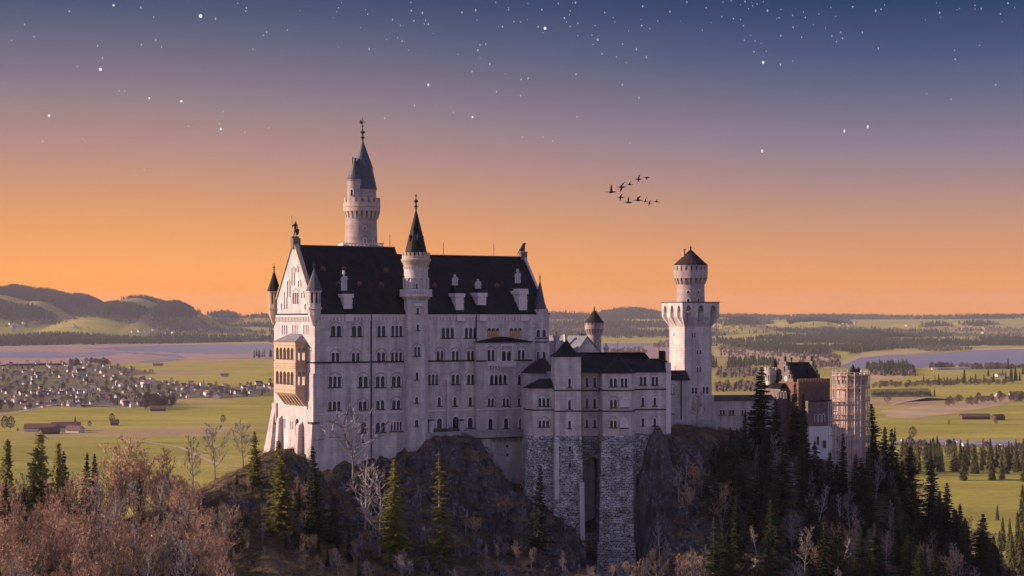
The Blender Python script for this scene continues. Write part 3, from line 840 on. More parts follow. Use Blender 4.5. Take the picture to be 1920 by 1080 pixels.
    for py in (634, 641, 677, 681):
        bands = MB(); bands.prism(ring(r * 1.04), zf(py) - 0.18, zf(py) + 0.18); bands.build('string_course', 'dark', et)
    rm = MB(); rm.pyramid(ring(r * 0.86), zf(585), (c.x, c.y, zf(523))); rm.build('turret_roof', 'lead', et)
    finial(et, c.x, c.y, zf(525), zf(513), 0.26)
    fcs = []
    for q in range(8):
        rg = ring(r); A, B = Vector(rg[q]), Vector(rg[(q + 1) % 8]); d = (B - A).normalized(); n_ = Vector((d.y, -d.x, 0))
        fcs.append((Face(Vector((A.x, A.y, 0)), Vector((d.x, d.y, 0)), n_), (A + B) / 2, (B - A).length))
    fcs.sort(key=lambda t: t[0].n.y)
    for fc, cc, L_ in fcs[:2]:
        pxc = CX + cc.x / cc.y * FP
        window(fc, et, None, pxc, 618, 631.5, 1, 6, sill=False, depth=-0.03); window(fc, et, None, pxc, 659, 675, 1, 5, sill=False, depth=-0.03)

palace()

# boarded attic windows above the bay: they sit in the main front wall's plane, stone frames over dark lights and boards
for cx in (924.6, 966.6):
    window(S0, pal, None, cx, 614.5, 632, 3, 20, sill=False, depth=-0.03, shut=True)
# ================================================================== slim stair turret on the palace front
def stair_turret():
    c = PF.p(PF.u(780, -0.9), -0.9); Y = c.y; k = Y / FP
    zf = lambda py: (HY - py) * k
    t = Th('stair_turret', 'slim turret with balcony and dark spire halfway along the palace front', 'turret', (c.x, c.y, -45), PF.yaw)
    rot = PF.yaw + math.pi / 8
    ring = lambda rr: [(c.x + rr * k * math.cos(rot + math.pi * q / 4), c.y + rr * k * math.sin(rot + math.pi * q / 4)) for q in range(8)]
    b = MB()
    b.prism(ring(22.3), ZB, zf(563))
    b.prism(ring(29.5), zf(563), zf(556), ring0=ring(22.3)); b.prism(ring(31), zf(556), zf(553))
    b.lathe(c.x, c.y, rev(780, Y, [(22.6, 553), (22.6, 540), (22.6, 500)]), 40)
    b.build('shaft', 'stone', t)
    g = MB()
    g.lathe(c.x, c.y, rev(780, Y, [(22.6, 502), (23.2, 500), (24, 497), (28, 489), (28.2, 486), (26.3, 485), (26.3, 480), (24.5, 480), (22, 480)]), 40)
    crenels(g, c.x, c.y, 26.3 * k, zf(480), zf(473.8), 20, 0.6, 0.5)
    g.build('crenellated_ring', 'cream', t)
    cb = MB()
    for q in range(26):
        a = 2 * math.pi * q / 26; r0, r1 = 22.4 * k, 24.6 * k
        cb.hexa([(c.x + r * math.cos(a + e), c.y + r * math.sin(a + e), z) for z in (zf(506), zf(501)) for r, e in ((r0, -0.05), (r0, 0.05), (r1 if z > zf(505) else r0 * 1.02, 0.05), (r1 if z > zf(505) else r0 * 1.02, -0.05))])
    cb.build('corbel_frieze', 'trim', t)
    # balustrade
    bl = MB()
    rg, ri = ring(30.6), ring(29.2)
    for q in range(8):
        A, B, A2, B2 = Vector(rg[q]), Vector(rg[(q + 1) % 8]), Vector(ri[q]), Vector(ri[(q + 1) % 8])
        for z0, z1 in ((zf(553), zf(552)), (zf(545), zf(543))):
            bl.hexa([(A.x, A.y, z0), (B.x, B.y, z0), (B2.x, B2.y, z0), (A2.x, A2.y, z0), (A.x, A.y, z1), (B.x, B.y, z1), (B2.x, B2.y, z1), (A2.x, A2.y, z1)])
        n = 7
        for e in range(n):
            f0, f1 = (e + 0.25) / n, (e + 0.72) / n
            P0, P1, Q0, Q1 = A.lerp(B, f0), A.lerp(B, f1), A2.lerp(B2, f0), A2.lerp(B2, f1)
            bl.hexa([(P0.x, P0.y, zf(552)), (P1.x, P1.y, zf(552)), (Q1.x, Q1.y, zf(552)), (Q0.x, Q0.y, zf(552)), (P0.x, P0.y, zf(545)), (P1.x, P1.y, zf(545)), (Q1.x, Q1.y, zf(545)), (Q0.x, Q0.y, zf(545))])
    bl.build('balustrade', 'trim', t)
    # arches round the drum
    am = MB(); dk = None
    n = 9
    for q in range(n):
        ac = -math.pi / 2 + (q - 4) * 0.48
        nn = Vector((math.cos(ac), math.sin(ac), 0)); d = Vector((-math.sin(ac), math.cos(ac), 0))
        fc = Face(Vector((c.x, c.y, 0)) + nn * (22.7 * k), d, nn)
        o = arch_outline(-0.62, 0.62, zf(541), zf(521.5)); w = arch_outline(-0.62, 0.62, zf(541), zf(521.5), off=0.2)
        for i in range(1, len(o)):
            j = (i + 1) % len(o)
            fc.poly(am, [o[i], o[j], w[j], w[i]], 0.22)
            am.add([fc.p(*o[i], 0), fc.p(*o[j], 0), fc.p(*o[j], 0.22), fc.p(*o[i], 0.22)], [(0, 1, 2, 3)])
            am.add([fc.p(*w[i], -0.1), fc.p(*w[j], -0.1), fc.p(*w[j], 0.22), fc.p(*w[i], 0.22)], [(0, 1, 2, 3)])
    am.build('blind_arcade', 'trim', t)
    slit_on_round(t, c.x, c.y, 22.6 * k, 783, 532, 541, 5, Y)
    r = MB()
    r.lathe(c.x, c.y, rev(780, Y, [(21.3, 479), (20.2, 472), (16.6, 456), (0.6, 391.5)]), 16, smooth=False)
    r.build('spire', 'slate', t)
    for q, (a, py) in enumerate(((-2.4, 447), (-1.25, 445), (-0.55, 447), (-1.9, 431), (-0.8, 429))):
        d_ = MB(); rr = (21 * (py - 391.5) / (479 - 391.5) + 1.2) * k
        x, y, z = c.x + rr * math.cos(a), c.y + rr * math.sin(a), zf(py)
        d_.lathe(x, y, [(0.34, z - 0.9), (0.34, z + 0.2), (0.48, z + 0.25), (0.02, z + 1.1)], 8)
        d_.build('dormer', 'dark', t)
    finial(t, c.x, c.y, zf(393), zf(360), 0.5)
    # windows in the shaft: on the octagon faces turned to the viewer
    rg = ring(22.3); fcs = []
    for q in range(8):
        A, B = Vector(rg[q]), Vector(rg[(q + 1) % 8]); d = (B - A).normalized(); n_ = Vector((d.y, -d.x, 0))
        fcs.append((Face(Vector((A.x, A.y, 0)), Vector((d.x, d.y, 0)), n_), (A + B) / 2))
    fcs.sort(key=lambda v: v[0].n.y)
    fc = max(fcs[:3], key=lambda v: -abs(CX + v[1].x / v[1].y * FP - 783))
    for cx, a, b, w, n in ((783, 577, 588, 4.5, 1), (783, 608, 619, 4.2, 1), (782, 650, 667, 10, 2), (781.5, 698, 712, 5, 1), (781, 744, 755.5, 5, 1), (781, 787, 799, 6, 1)):
        window(fc[0], t, None, cx, a, b, n, w, sill='dark' if n == 2 else True, depth=-0.04, arch=(n == 2))
    hm = MB()
    fc[0].box(hm, fc[0].s(776), fc[0].s(791), zf(574), zf(569), 0, 0.5); hm.build('hood', 'trim', t)
stair_turret()

# ================================================================== the tall round tower behind the palace
def main_tower():
    Y = 538.0; px0 = 677.0; k = Y / FP
    x, y = (px0 - CX) * k, Y
    zf = lambda py: (HY - py) * k
    t = Th('round_tower', 'tallest round tower with a corbelled gallery and a pointed grey spire behind the palace roof', 'tower', (x, y, -45), 0)
    sh = MB()
    sh.lathe(x, y, [(31 * k, ZB), (30.5 * k, zf(455)), (29.2 * k, zf(400)), (29.2 * k, zf(387))], 56)
    sh.build('shaft', 'towerstone', t)
    pb = MB()
    fr = Fr(640, 0, 0); 
    yy = R(12)
    frp = Fr(677, 0.0001, 0); frp.x, frp.y, frp.yaw = x, y, yy; frp.d = Vector((math.cos(yy), math.sin(yy), 0)); frp.m = Vector((-math.sin(yy), math.cos(yy), 0))
    hw = 38 * k
    pb.boxf(frp, -hw, hw, -hw * 0.9, hw, zf(475), zf(463.5)); pb.boxf(frp, -hw, hw, -hw * 0.9, hw, zf(463.5) + 0.003, zf(463.5) + 0.2)
    n = 12
    for q in range(n):
        u = -hw + (q + 0.5) * 2 * hw / n
        p = frp.p
        for sg in (-1, 1):
            pb.tube([p(u - sg * hw / n, -hw * 0.9, zf(463.5)), p(u + sg * hw / n, -hw * 0.9, zf(458))], 0.1, 4)
            pb.tube([p(-hw, u - sg * hw / n, zf(463.5)), p(-hw, u + sg * hw / n, zf(458))], 0.1, 4)
    pb.boxf(frp, -hw, hw, -hw * 0.9 - 0.1, -hw * 0.9 + 0.1, zf(458), zf(456.8)); pb.boxf(frp, -hw - 0.1, -hw + 0.1, -hw * 0.9, hw, zf(458), zf(456.8)); pb.boxf(frp, hw - 0.1, hw + 0.1, -hw * 0.9, hw, zf(458), zf(456.8))
    pb.build('parapet', 'trim', t)
    g = MB()
    corbels(g, x + 1.5 * k, y, 29.5 * k, 34.5 * k, zf(411), zf(389), 22, 0.58, head=0.35)
    g.lathe(x + 1.5 * k, y, [(34.5 * k, zf(389)), (35.2 * k, zf(388.5)), (35.2 * k, zf(386.5)), (34.5 * k, zf(386)), (34.5 * k, zf(380)), (31.5 * k, zf(380)), (20 * k, zf(384))], 56)
    crenels(g, x + 1.5 * k, y, 34.5 * k, zf(380), zf(371.5), 18, 0.62, 0.55)
    g.build('gallery', 'cream', t)
    x2 = x + 3.0 * k
    up = MB(); up.lathe(x2, y, [(25.5 * k, zf(386)), (25.5 * k, zf(352))], 48); up.build('drum', 'towerstone', t)
    # stair turret on the drum
    xs, ys = x - 10 * k, y - 17 * k
    tb = MB(); tb.lathe(xs, ys, [(1.5 * k, zf(420)), (6 * k, zf(412)), (14 * k, zf(392)), (14.5 * k, zf(391)), (14 * k, zf(390)), (14 * k, zf(341)), (15 * k, zf(340)), (15 * k, zf(338))], 36)
    tur = tb.build('side_turret', 'towerstone', t)
    for (a0, a1, px) in ((356, 367, 661),): slit_on_round(t, xs, ys, 14 * k, px, a0, a1, 4.5, ys)
    tr = MB(); tr.lathe(xs, ys, [(15.8 * k, zf(338)), (12 * k, zf(330)), (0.4 * k, zf(297))], 24, smooth=False); tr.build('turret_roof', 'lead', tur)
    for dx, tp in ((-5.5, 296), (0.5, 297)):
        cm = MB(); cm.lathe(xs + dx * k, ys + 4 * k, [(2.0 * k, zf(330)), (1.8 * k, zf(tp + 3)), (2.6 * k, zf(tp + 2.6)), (2.6 * k, zf(tp)), (0.1, zf(tp))], 12); cm.build('chimney', 'towerstone', tur)
    r = MB()
    r.lathe(x2, y, [(27.2 * k, zf(355.5)), (24.5 * k, zf(344)), (21.5 * k, zf(330)), (18.5 * k, zf(312)), (2.5 * k, zf(268)), (1.2 * k, zf(261))], 16, smooth=False)
    sp = r.build('spire', 'lead', t)
    dm = MB(); a = -0.35; rr = 19 * k
    cx_, cy_ = x2 + rr * math.cos(a), y + rr * math.sin(a)
    dm.lathe(cx_, cy_, [(1.9 * k, zf(336)), (1.9 * k, zf(318)), (2.6 * k, zf(317)), (2.6 * k, zf(315.5)), (0.1, zf(315))], 10); dm.build('dormer', 'towerstone', sp)
    finial(t, x2, y, zf(264), zf(230), 0.55)
    vane = MB()
    zv = zf(229)
    for dx, dz in ((1, 0.0),):
        vane.tube([(x2 - 0.9, y, zv), (x2 + 0.9, y, zv)], 0.1, 5); vane.tube([(x2, y, zv - 1), (x2, y, zf(221))], 0.09, 5)
        vane.add([(x2 - 0.9, y - 0.05, zv - 0.3), (x2 - 0.15, y - 0.05, zv - 0.55), (x2 - 0.1, y - 0.05, zv + 0.2), (x2 - 0.7, y - 0.05, zv + 0.7), (x2 - 0.9, y + 0.05, zv - 0.3), (x2 - 0.15, y + 0.05, zv - 0.55), (x2 - 0.1, y + 0.05, zv + 0.2), (x2 - 0.7, y + 0.05, zv + 0.7)], [(0, 1, 2, 3), (7, 6, 5, 4), (0, 4, 5, 1), (1, 5, 6, 2), (2, 6, 7, 3), (3, 7, 4, 0)])
    vane.build('weather_vane', 'dark', t)
    for px, a, b, w in ((686, 426, 432, 4.5), (686, 448, 457, 5), (701, 448, 457, 4)): slit_on_round(t, x, y, 29.6 * k, px, a, b, w, y)
main_tower()

# ================================================================== the lower wing with its three bastion towers
KF = Fr(1040, 515, R(8))
def bower():
    F0 = KF.south(0); VR = 3.2; FR = KF.south(VR)          # the stretch between the two big towers lies further back
    t = Th('bower_wing', 'lower pale wing with three bastion towers on tall rough masonry above the cliff', 'castle wing', KF.p(0, 0, -60), KF.yaw)
    smooth_z = lambda f, s: f.z(814.5, s)
    SP = 817.0
    def panel_tower(pts, wins, top_py, ref, bot_z=-76.0, flare=0.8, strings=(732, 771)):
        """pts: outline corners in (u, v), front corners first, counter-clockwise from above; wins: per face index a list of windows."""
        Y = KF.Y(*ref); zt = (HY - top_py) / FP * Y; zs = (HY - SP) / FP * Y
        n = len(pts)
        b = MB()
        cen = Vector((sum(p[0] for p in pts) / n, sum(p[1] for p in pts) / n))
        for i in range(n):
            A, B = KF.p(*pts[i]), KF.p(*pts[(i + 1) % n])
            d = (B - A).normalized(); L_ = (B - A).length; nn = Vector((d.y, -d.x, 0))
            f = Face(A, d, nn); hl = []
            for w in wins.get(i, ()):
                window(f, t, hl, *w[:5], arch=w[5] == 1, blind=w[5] == 2, sill='dark')
            f.wall(b, [(0, zs), (L_, zs), (L_, zt), (0, zt)], hl)
        b.add([KF.p(*p, zt) for p in pts], [tuple(range(n))])
        ob = b.build('wall', 'stone', t)
        rm = MB()
        ex = lambda s: [tuple(KF.p(*(cen + (Vector(p) - cen) * (1 + s / ((Vector(p) - cen).length)))).xy) for p in pts]
        rm.prism(ex(0.12), zs - 0.35, zs, ring0=ex(0.3))
        mid = zs + (bot_z - zs) * 0.62
        rm.prism(ex(0.3), mid, zs - 0.35, ring0=ex(flare))
        rm.prism(ex(flare + 0.45), bot_z, mid, ring0=ex(flare * 1.9))
        rm.build('masonry_base', 'rust', t)
        for py in strings:
            sm = MB(); z = (HY - py) / FP * Y; sm.prism(ex(0.16), z - 0.17, z + 0.17); sm.build('string_course', 'dark', t)
        return zt, cen, ex
    # K1: small polygonal tower at the left
    v1 = -0.6
    uL, uM, uR = KF.u(987.5, 2.2), KF.u(1000.5, v1), KF.u(1037, v1)
    zt, cen, ex = panel_tower([(uM, v1), (uR + 0.6, v1), (uR + 0.6, 8), (uL, 8), (uL, 2.4)], {0: [(1019.8, 746, 761.5, 3, 19, 1), (1019.5, 788, 800, 3, 18, 1)]}, 728.5, (uM, v1), strings=(768.7,), bot_z=-62, flare=0.4)
    r = MB(); rg = ex(0.5); top = [KF.p(KF.u(1011, 4), 4.5, zt + 2.4), KF.p(uR + 0.5, 4.5, zt + 2.6)]
    r.add([(x, y, zt) for x, y in rg] + top, [(0, 1, 6, 5), (1, 2, 6), (2, 3, 5, 6), (3, 4, 5), (4, 0, 5), (4, 3, 2, 1, 0)])
    r.build('roof', 'slate', t)
    # K2: square tower
    v2 = -2.6
    uA, uB = KF.u(1041, v2), KF.u(1089.5, v2)
    w2 = uB - uA
    zt, cen, ex = panel_tower([(uA, v2), (uB, v2), (uB, v2 + w2), (uA, v2 + w2)], {0: [(1068, 709, 726, 1, 4.8, 0), (1068, 749.5, 766.5, 1, 4.8, 0), (1068, 788.5, 803, 1, 4.8, 0)]}, 669, (uA, v2), bot_z=-68, flare=0.8)
    r = MB(); k = KF.Y(uA, v2) / FP
    rr = lambda s: ex(s)
    apex = KF.p((uA + uB) / 2 + 0.2, v2 + w2 / 2, (HY - 636.5) * KF.Y(uA, v2 + w2 / 2) / FP)
    e0, e1, e2 = ex(0.55), ex(-1.9), ex(-3.1)
    r.prism(e1, zt, zt + 1.35, ring0=e0); r.prism(e2, zt + 1.35, zt + 2.7, ring0=e1); r.pyramid(e2, zt + 2.7, apex)
    r.build('roof', 'slate', t)
    f2 = KF.south(v2 - 0.72)
    for py0, py1 in ((837, 846.5), (867.5, 877)): window(f2, t, None, 1068.3, py0, py1, 1, 4.5, sill=False, depth=-0.04, kind='flat', frame='rust')
    # light buttresses at the foot of K2
    for c0, c1, tp, bt, o0 in ((1039, 1047, 829, 935, 0.9), (1086, 1094, 904, 1010, 1.6)):
        bm_ = MB(); s0, s1 = KF.u(c0, v2 - 1), KF.u(c1, v2 - 1)
        f = KF.south(v2 - 0.3)
        f.box(bm_, s0, s1, f.z(bt, s0), f.z(tp, s0), -0.3, o0 + 1.2, slope=0.7); bm_.build('buttress', 'stone', t)
    # recessed wall between K2 and K3, with the deep arch below
    uC, uD = KF.u(1088, VR), KF.u(1133, VR)
    hl = []; b = MB()
    for cx in (1100.6, 1115):
        for a, c in ((708, 725), (748, 764), (786.5, 801)): window(FR, t, hl, cx, a, c, 1, 4.8, sill='dark')
    zt0 = F0.z(698.7, uC); zs = FR.z(SP, uC)
    FR.wall(b, [(uC, zs), (uD, zs), (uD, zt0), (uC, zt0)], hl); b.build('wall', 'stone', t)
    b = MB()
    sA, sB = KF.u(1096, VR), KF.u(1125.5, VR)
    ah = arch_outline(sA, sB, FR.z(1000, sA), FR.z(857, sA), n=10)
    FR.wall(b, [(uC, FR.z(1000, sA) - 4), (uD, FR.z(1000, sA) - 4), (uD, zs), (uC, zs)], [ah])
    for i in range(len(ah)):
        A, B = ah[i], ah[(i + 1) % len(ah)]
        b.add([FR.p(*A, -14), FR.p(*B, -14), FR.p(*B, 0), FR.p(*A, 0)], [(0, 1, 2, 3)])
    FR.poly(b, ah, -14)
    b.build('arched_base', 'darkmasonry', t)
    for py in (732, 771):
        sm = MB(); FR.box(sm, uC, uD, FR.z(py, uC) - 0.17, FR.z(py, uC) + 0.17, -0.05, 0.18); sm.build('string_course', 'dark', t)
    # K3: polygonal tower
    v3 = -3.2
    pL, pA, pB, pR = KF.u(1128.5, 0), KF.u(1129.8, v3 + 1.2), KF.u(1159.5, v3 - 1.0), KF.u(1182.5, v3 - 0.4)
    pE = KF.u(1188.5, v3 + 2.4)
    pts = [(pA, v3 + 1.0), (pB, v3 - 0.6), (pR, v3 - 0.6), (pE, v3 + 1.8), (pE, 3), (pA, 3)]
    wins = {0: [(1149.8, 709, 725, 2, 12.5, 0), (1150.2, 749, 764, 2, 11.5, 1), (1150, 788, 801.5, 2, 11.5, 1)],
            1: [(1170.2, 709, 725, 2, 11.5, 0), (1170.5, 747, 764, 1, 12, 2), (1170.5, 786, 802, 1, 11, 2)]}
    zt, cen, ex = panel_tower(pts, wins, 700, (pB, v3), bot_z=-80, flare=1.1)
    r = MB(); rg = ex(0.5); ap = KF.p(KF.u(1160, 1.5), 1.5, (HY - 667) * KF.Y(pB, 1.5) / FP); ap2 = KF.p(KF.u(1160, 6.2), 6.2, (HY - 667) * KF.Y(pB, 4.5) / FP)
    r.add([(x, y, zt) for x, y in rg] + [ap, ap2], [(0, 1, 6), (1, 2, 6), (2, 3, 6), (3, 4, 7, 6), (5, 0, 6, 7), (5, 4, 3, 2, 1, 0)])
    r.build('roof', 'slate', t)
    f3 = KF.south(v3 - 1.75)
    sm = MB(); z_ = f3.z(954, pA)
    Yk = KF.Y(pA, v3); sm.prism(ex(1.22), (HY - 954) / FP * Yk - 0.25, (HY - 954) / FP * Yk + 0.2); sm.build('ledge', 'rust', t)
    # K4: the plain wing at the right
    uE, uG = pE - 0.2, KF.u(1256, 0)
    hl = []; b = MB()
    for cx in (1205.8, 1228):
        window(F0, t, hl, cx, 706, 721.5, 2, 11, sill='dark')
        for a, c in ((745, 760.5), (784, 798)): window(F0, t, hl, cx - 0.3, a, c, 1, 5, sill='dark')
    zb4 = F0.z(813, uE)
    F0.wall(b, [(uE, zb4), (uG, zb4), (uG, zt0), (uE, zt0)], hl)
    b.boxf(KF, uA + 1, uE + 1, VR + 3.4, 12, zs, zt0)
    A, B = KF.p(uG, 0), KF.p(uG, 12); b.quad((A.x, A.y, -62), (B.x, B.y, -62), (B.x, B.y, zt0), (A.x, A.y, zt0))
    A, B = KF.p(uG, 12), KF.p(uA, 12); b.quad((A.x, A.y, -62), (B.x, B.y, -62), (B.x, B.y, zt0), (A.x, A.y, zt0))
    b.build('wall', 'stone', t)
    b = MB(); b.boxf(KF, uE, uG, 0.15, 11, -66, zb4 - 0.01, taper=0.35); b.boxf(KF, uE, uG + 0.3, -0.2, 0.6, zb4 - 0.4, zb4)
    b.build('masonry_base', 'rust', t)
    for py in (730, 768):
        sm = MB(); F0.box(sm, uE, uG, F0.z(py, uE) - 0.17, F0.z(py, uE) + 0.17, -0.05, 0.18); sm.build('string_course', 'dark', t)
    pz = MB(); pz.boxf(KF, uG - 1.1, uG + 0.25, -0.3, 0.8, zb4, F0.z(680, uG)); pz.build('corner_pier', 'trim', t)
    # main roof
    r = MB(); zr = F0.z(666.5, uC) + 0.75; vm = 6.2
    u_r = KF.u(1209, vm); u_s = KF.u(1217.5, vm)
    zr2 = zr - 1.75
    p = KF.p
    ea, eb = uB - 0.2, uG + 0.1
    r.add([p(ea, -0.45, zt0), p(eb, -0.45, zt0), p(eb, 12.4, zt0), p(ea, 12.4, zt0), p(ea, vm, zr), p(u_r, vm, zr), p(u_s, vm, zr2), p(eb, vm, zr2)],
          [(0, 1, 7, 6, 5, 4), (3, 4, 5, 6, 7, 2), (1, 2, 7), (0, 4, 3), (0, 3, 2, 1)])
    rb = r.build('roof', 'slate', t)
    # stepped gable end and small chimneys
    gb = MB()
    F4 = Face(KF.p(uG - 0.3, 0), KF.m, KF.d)
    for q, (a, bb, h) in enumerate(((0.0, 2.2, 1.1), (2.2, 4.4, 3.2), (4.4, 7.8, 5.6), (7.8, 10, 3.2), (10, 12.2, 1.1))):
        gb.boxf(KF, uG - 1.2 , uG - 0.2, a, bb, zt0 - 0.2, zt0 + h)
    p_ = KF.p
    gb.build('stepped_gable', 'slate', t)
    gd = MB()
    gd.boxf(KF, KF.u(1236.5, 5.5), KF.u(1246, 5.5), 5.0, 6.6, zr2 - 2, F0.z(661, uG) + 0.4); gd.build('chimney', 'slate', t)
    gd = MB(); c = KF.p(KF.u(1136.5, 7), 7); k = c.y / FP
    gd.lathe(c.x, c.y, [(3.8 * k, zr - 2), (3.8 * k, (HY - 655) * k), (5.2 * k, (HY - 654) * k), (5.2 * k, (HY - 651) * k), (2.6 * k, (HY - 649) * k), (2.2 * k, (HY - 645) * k), (0.2, (HY - 643) * k)], 12); gd.build('chimney', 'stone', t)
    for px, tp in ((1158.5, 640), (1235.5, 640)):
        u = KF.u(px, vm); c = KF.p(u, vm); m_ = MB(); m_.tube([(c.x, c.y, zr - 2), (c.x, c.y, (HY - tp) * c.y / FP)], 0.07, 5); m_.build('lightning_rod', 'dark', t)
    for px, tp, bt in ((1037.6, 732, 900),):
        m_ = MB(); u = KF.u(px, -0.3); F0.box(m_, u - 0.11, u + 0.11, F0.z(bt, u), F0.z(tp, u), 0.05, 0.45); m_.build('downpipe', 'dark', t)
bower()

# low brown-roofed link between the palace and the bower
def link():
    fr = Fr(1012, 527, R(20))
    t = Th('link_building', 'low brown roofed link tucked between the palace corner and the bastion wing', 'building', fr.p(0, 0, -50), fr.yaw)
    f = fr.south(0); b = MB()
    u0, u1 = fr.u(990), fr.u(1042)
    zt = f.z(700, 0); b.boxf(fr, u0, u1, 0, 10, -60, zt); b.build('wall', 'stone', t)
    r = MB(); zr = f.z(672, 0)
    p = fr.p
    r.add([p(u0, -0.3, zt), p(u1, -0.3, zt), p(u1, 10, zt), p(u0, 10, zt), p(fr.u(1014, 4), 4, zr), p(fr.u(1022, 4), 4, zr)], [(0, 1, 5, 4), (1, 2, 5), (2, 3, 4, 5), (3, 0, 4), (3, 2, 1, 0)])
    r.build('roof', 'brown', t)
link()

# ================================================================== behind: gabled court building and small round tower
def court_hall():
    fr = Fr(1080, 560, R(33))
    t = Th('court_hall', 'gabled court building with grey metal roofs rising behind the bastion wing', 'building', fr.p(0, 0, -45), fr.yaw)
    f = fr.south(0); k = 560 / FP
    zf = lambda py: (HY - py) * k
    u0, u1 = 0.0, fr.u(1133, 0); um = fr.u(1100.5, 0)
    ze, zr = zf(661), zf(632)
    dp = 22
    b = MB(); hl = []
    window(f, t, hl, 1099.8, 659, 664.5, 1, 3.6, sill=False)
    f.wall(b, [(u0, -45), (u1, -45), (u1, ze - 1.3), (um, zr), (u0, ze)], hl)
    A, B = fr.p(u0, 0), fr.p(u0, dp); b.quad((A.x, A.y, -45), (B.x, B.y, -45), (B.x, B.y, ze), (A.x, A.y, ze))
    b.build('wall', 'stone', t)
    r = MB(); p = fr.p; th = Vector((0, 0, 0.35))
    for ua, za in ((u0 - 0.6, ze - 0.7), (u1 + 0.4, ze - 1.8)):
        A, B, C_, D = p(ua, -0.3, za), p(um, -0.3, zr), p(um, dp, zr), p(ua, dp, za)
        r.hexa([A, B, C_, D, A + th, B + th, C_ + th, D + th])
    r.build('roof', 'zinc', t)
    # the lower lit range in front of it, seen between palace and bastion
    fl = Fr(1027, 545, R(50))
    b = MB(); k = 545 / FP; zf2 = lambda py: (HY - py) * k
    uu = fl.u(1086, 0); 
    b.boxf(fl, -0.5, uu + 2, 0, 14, -45, zf2(681)); lw = b.build('lower_range', 'stone', t)
    r = MB(); p = fl.p; 
    r.add([p(-1, -0.4, zf2(681)), p(uu + 3, -0.4, zf2(681)), p(uu + 3, 14.5, zf2(681)), p(-1, 14.5, zf2(681)), p(2, 7, zf2(640)), p(uu + 1, 7, zf2(640))], [(0, 1, 5, 4), (1, 2, 5), (2, 3, 4, 5), (3, 0, 4), (3, 2, 1, 0)])
    r.build('roof', 'zinc', lw)
    for px, Y, hw, tp, bt in ((1043.5, 548, 5.4, 629, 670), (1060, 566, 3.5, 627, 650)):
        kk = Y / FP; x = (px - CX) * kk; fc = Fr(px, Y, R(30)); w = hw * kk * 0.75
        c = MB(); z = lambda py: (HY - py) * kk
        c.boxf(fc, -w, w, -w, w, z(bt) - 3, z(tp + 4)); c.boxf(fc, -w * 1.35, w * 1.35, -w * 1.35, w * 1.35, z(tp + 4), z(tp))
        if hw > 4: c.lathe(x, Y, [(w * 0.35, z(tp)), (w * 0.35, z(tp - 6)), (0.05, z(tp - 7))], 10)
        c.build('chimney', 'stone', t)
    kk = 541 / FP; x = (1026.5 - CX) * kk; c = MB(); z = lambda py: (HY - py) * kk
    c.lathe(x, 541, [(4.2 * kk, -40), (4.2 * kk, z(655)), (5 * kk, z(654)), (5 * kk, z(652)), (0.3 * kk, z(643))], 20); c.build('pinnacle', 'stone', t)
    for q in range(4):
        kk = 566 / FP; x = (1087 + q * 3.2 - CX) * kk; c = MB(); c.lathe(x, 566, [(1.1 * kk, (HY - 636) * kk), (1.1 * kk, (HY - 626 + (q % 2)) * kk), (0.05, (HY - 625) * kk)], 8); c.build('chimney_pot', 'dark', t)
court_hall()

def small_tower():
    Y = 571.0; k = Y / FP; x = (1114.3 - CX) * k; zf = lambda py: (HY - py) * k
    t = Th('round_tower', 'small round tower with brown conical roof rising behind the grey metal roofs', 'tower', (x, Y, -45))
    b = MB(); b.lathe(x, Y, [(13.5 * k, -50), (13.3 * k, zf(640)), (13.3 * k, zf(612))], 40); b.build('shaft', 'towerstone', t)
    g = MB(); corbels(g, x, Y, 13.3 * k, 17.6 * k, zf(627), zf(613), 18, 0.5, head=0.3)
    g.lathe(x, Y, [(17.6 * k, zf(613)), (17.6 * k, zf(609.5)), (12 * k, zf(609.5))], 40); crenels(g, x, Y, 17.6 * k, zf(609.5), zf(604.5), 14, 0.6, 0.6)
    g.lathe(x, Y, [(15.5 * k, zf(610)), (15.5 * k, zf(604))], 32)
    g.build('gallery', 'towerstone', t)
    r = MB(); r.lathe(x, Y, [(18.3 * k, zf(605)), (13.5 * k, zf(598.5)), (0.5 * k, zf(580.5))], 16, smooth=False); r.build('spire', 'brown', t)
    finial(t, x, Y, zf(581.5), zf(573), 0.3)
    slit_on_round(t, x, Y, 13.3 * k, 1120.5, 639, 646, 2.6, Y)
small_tower()

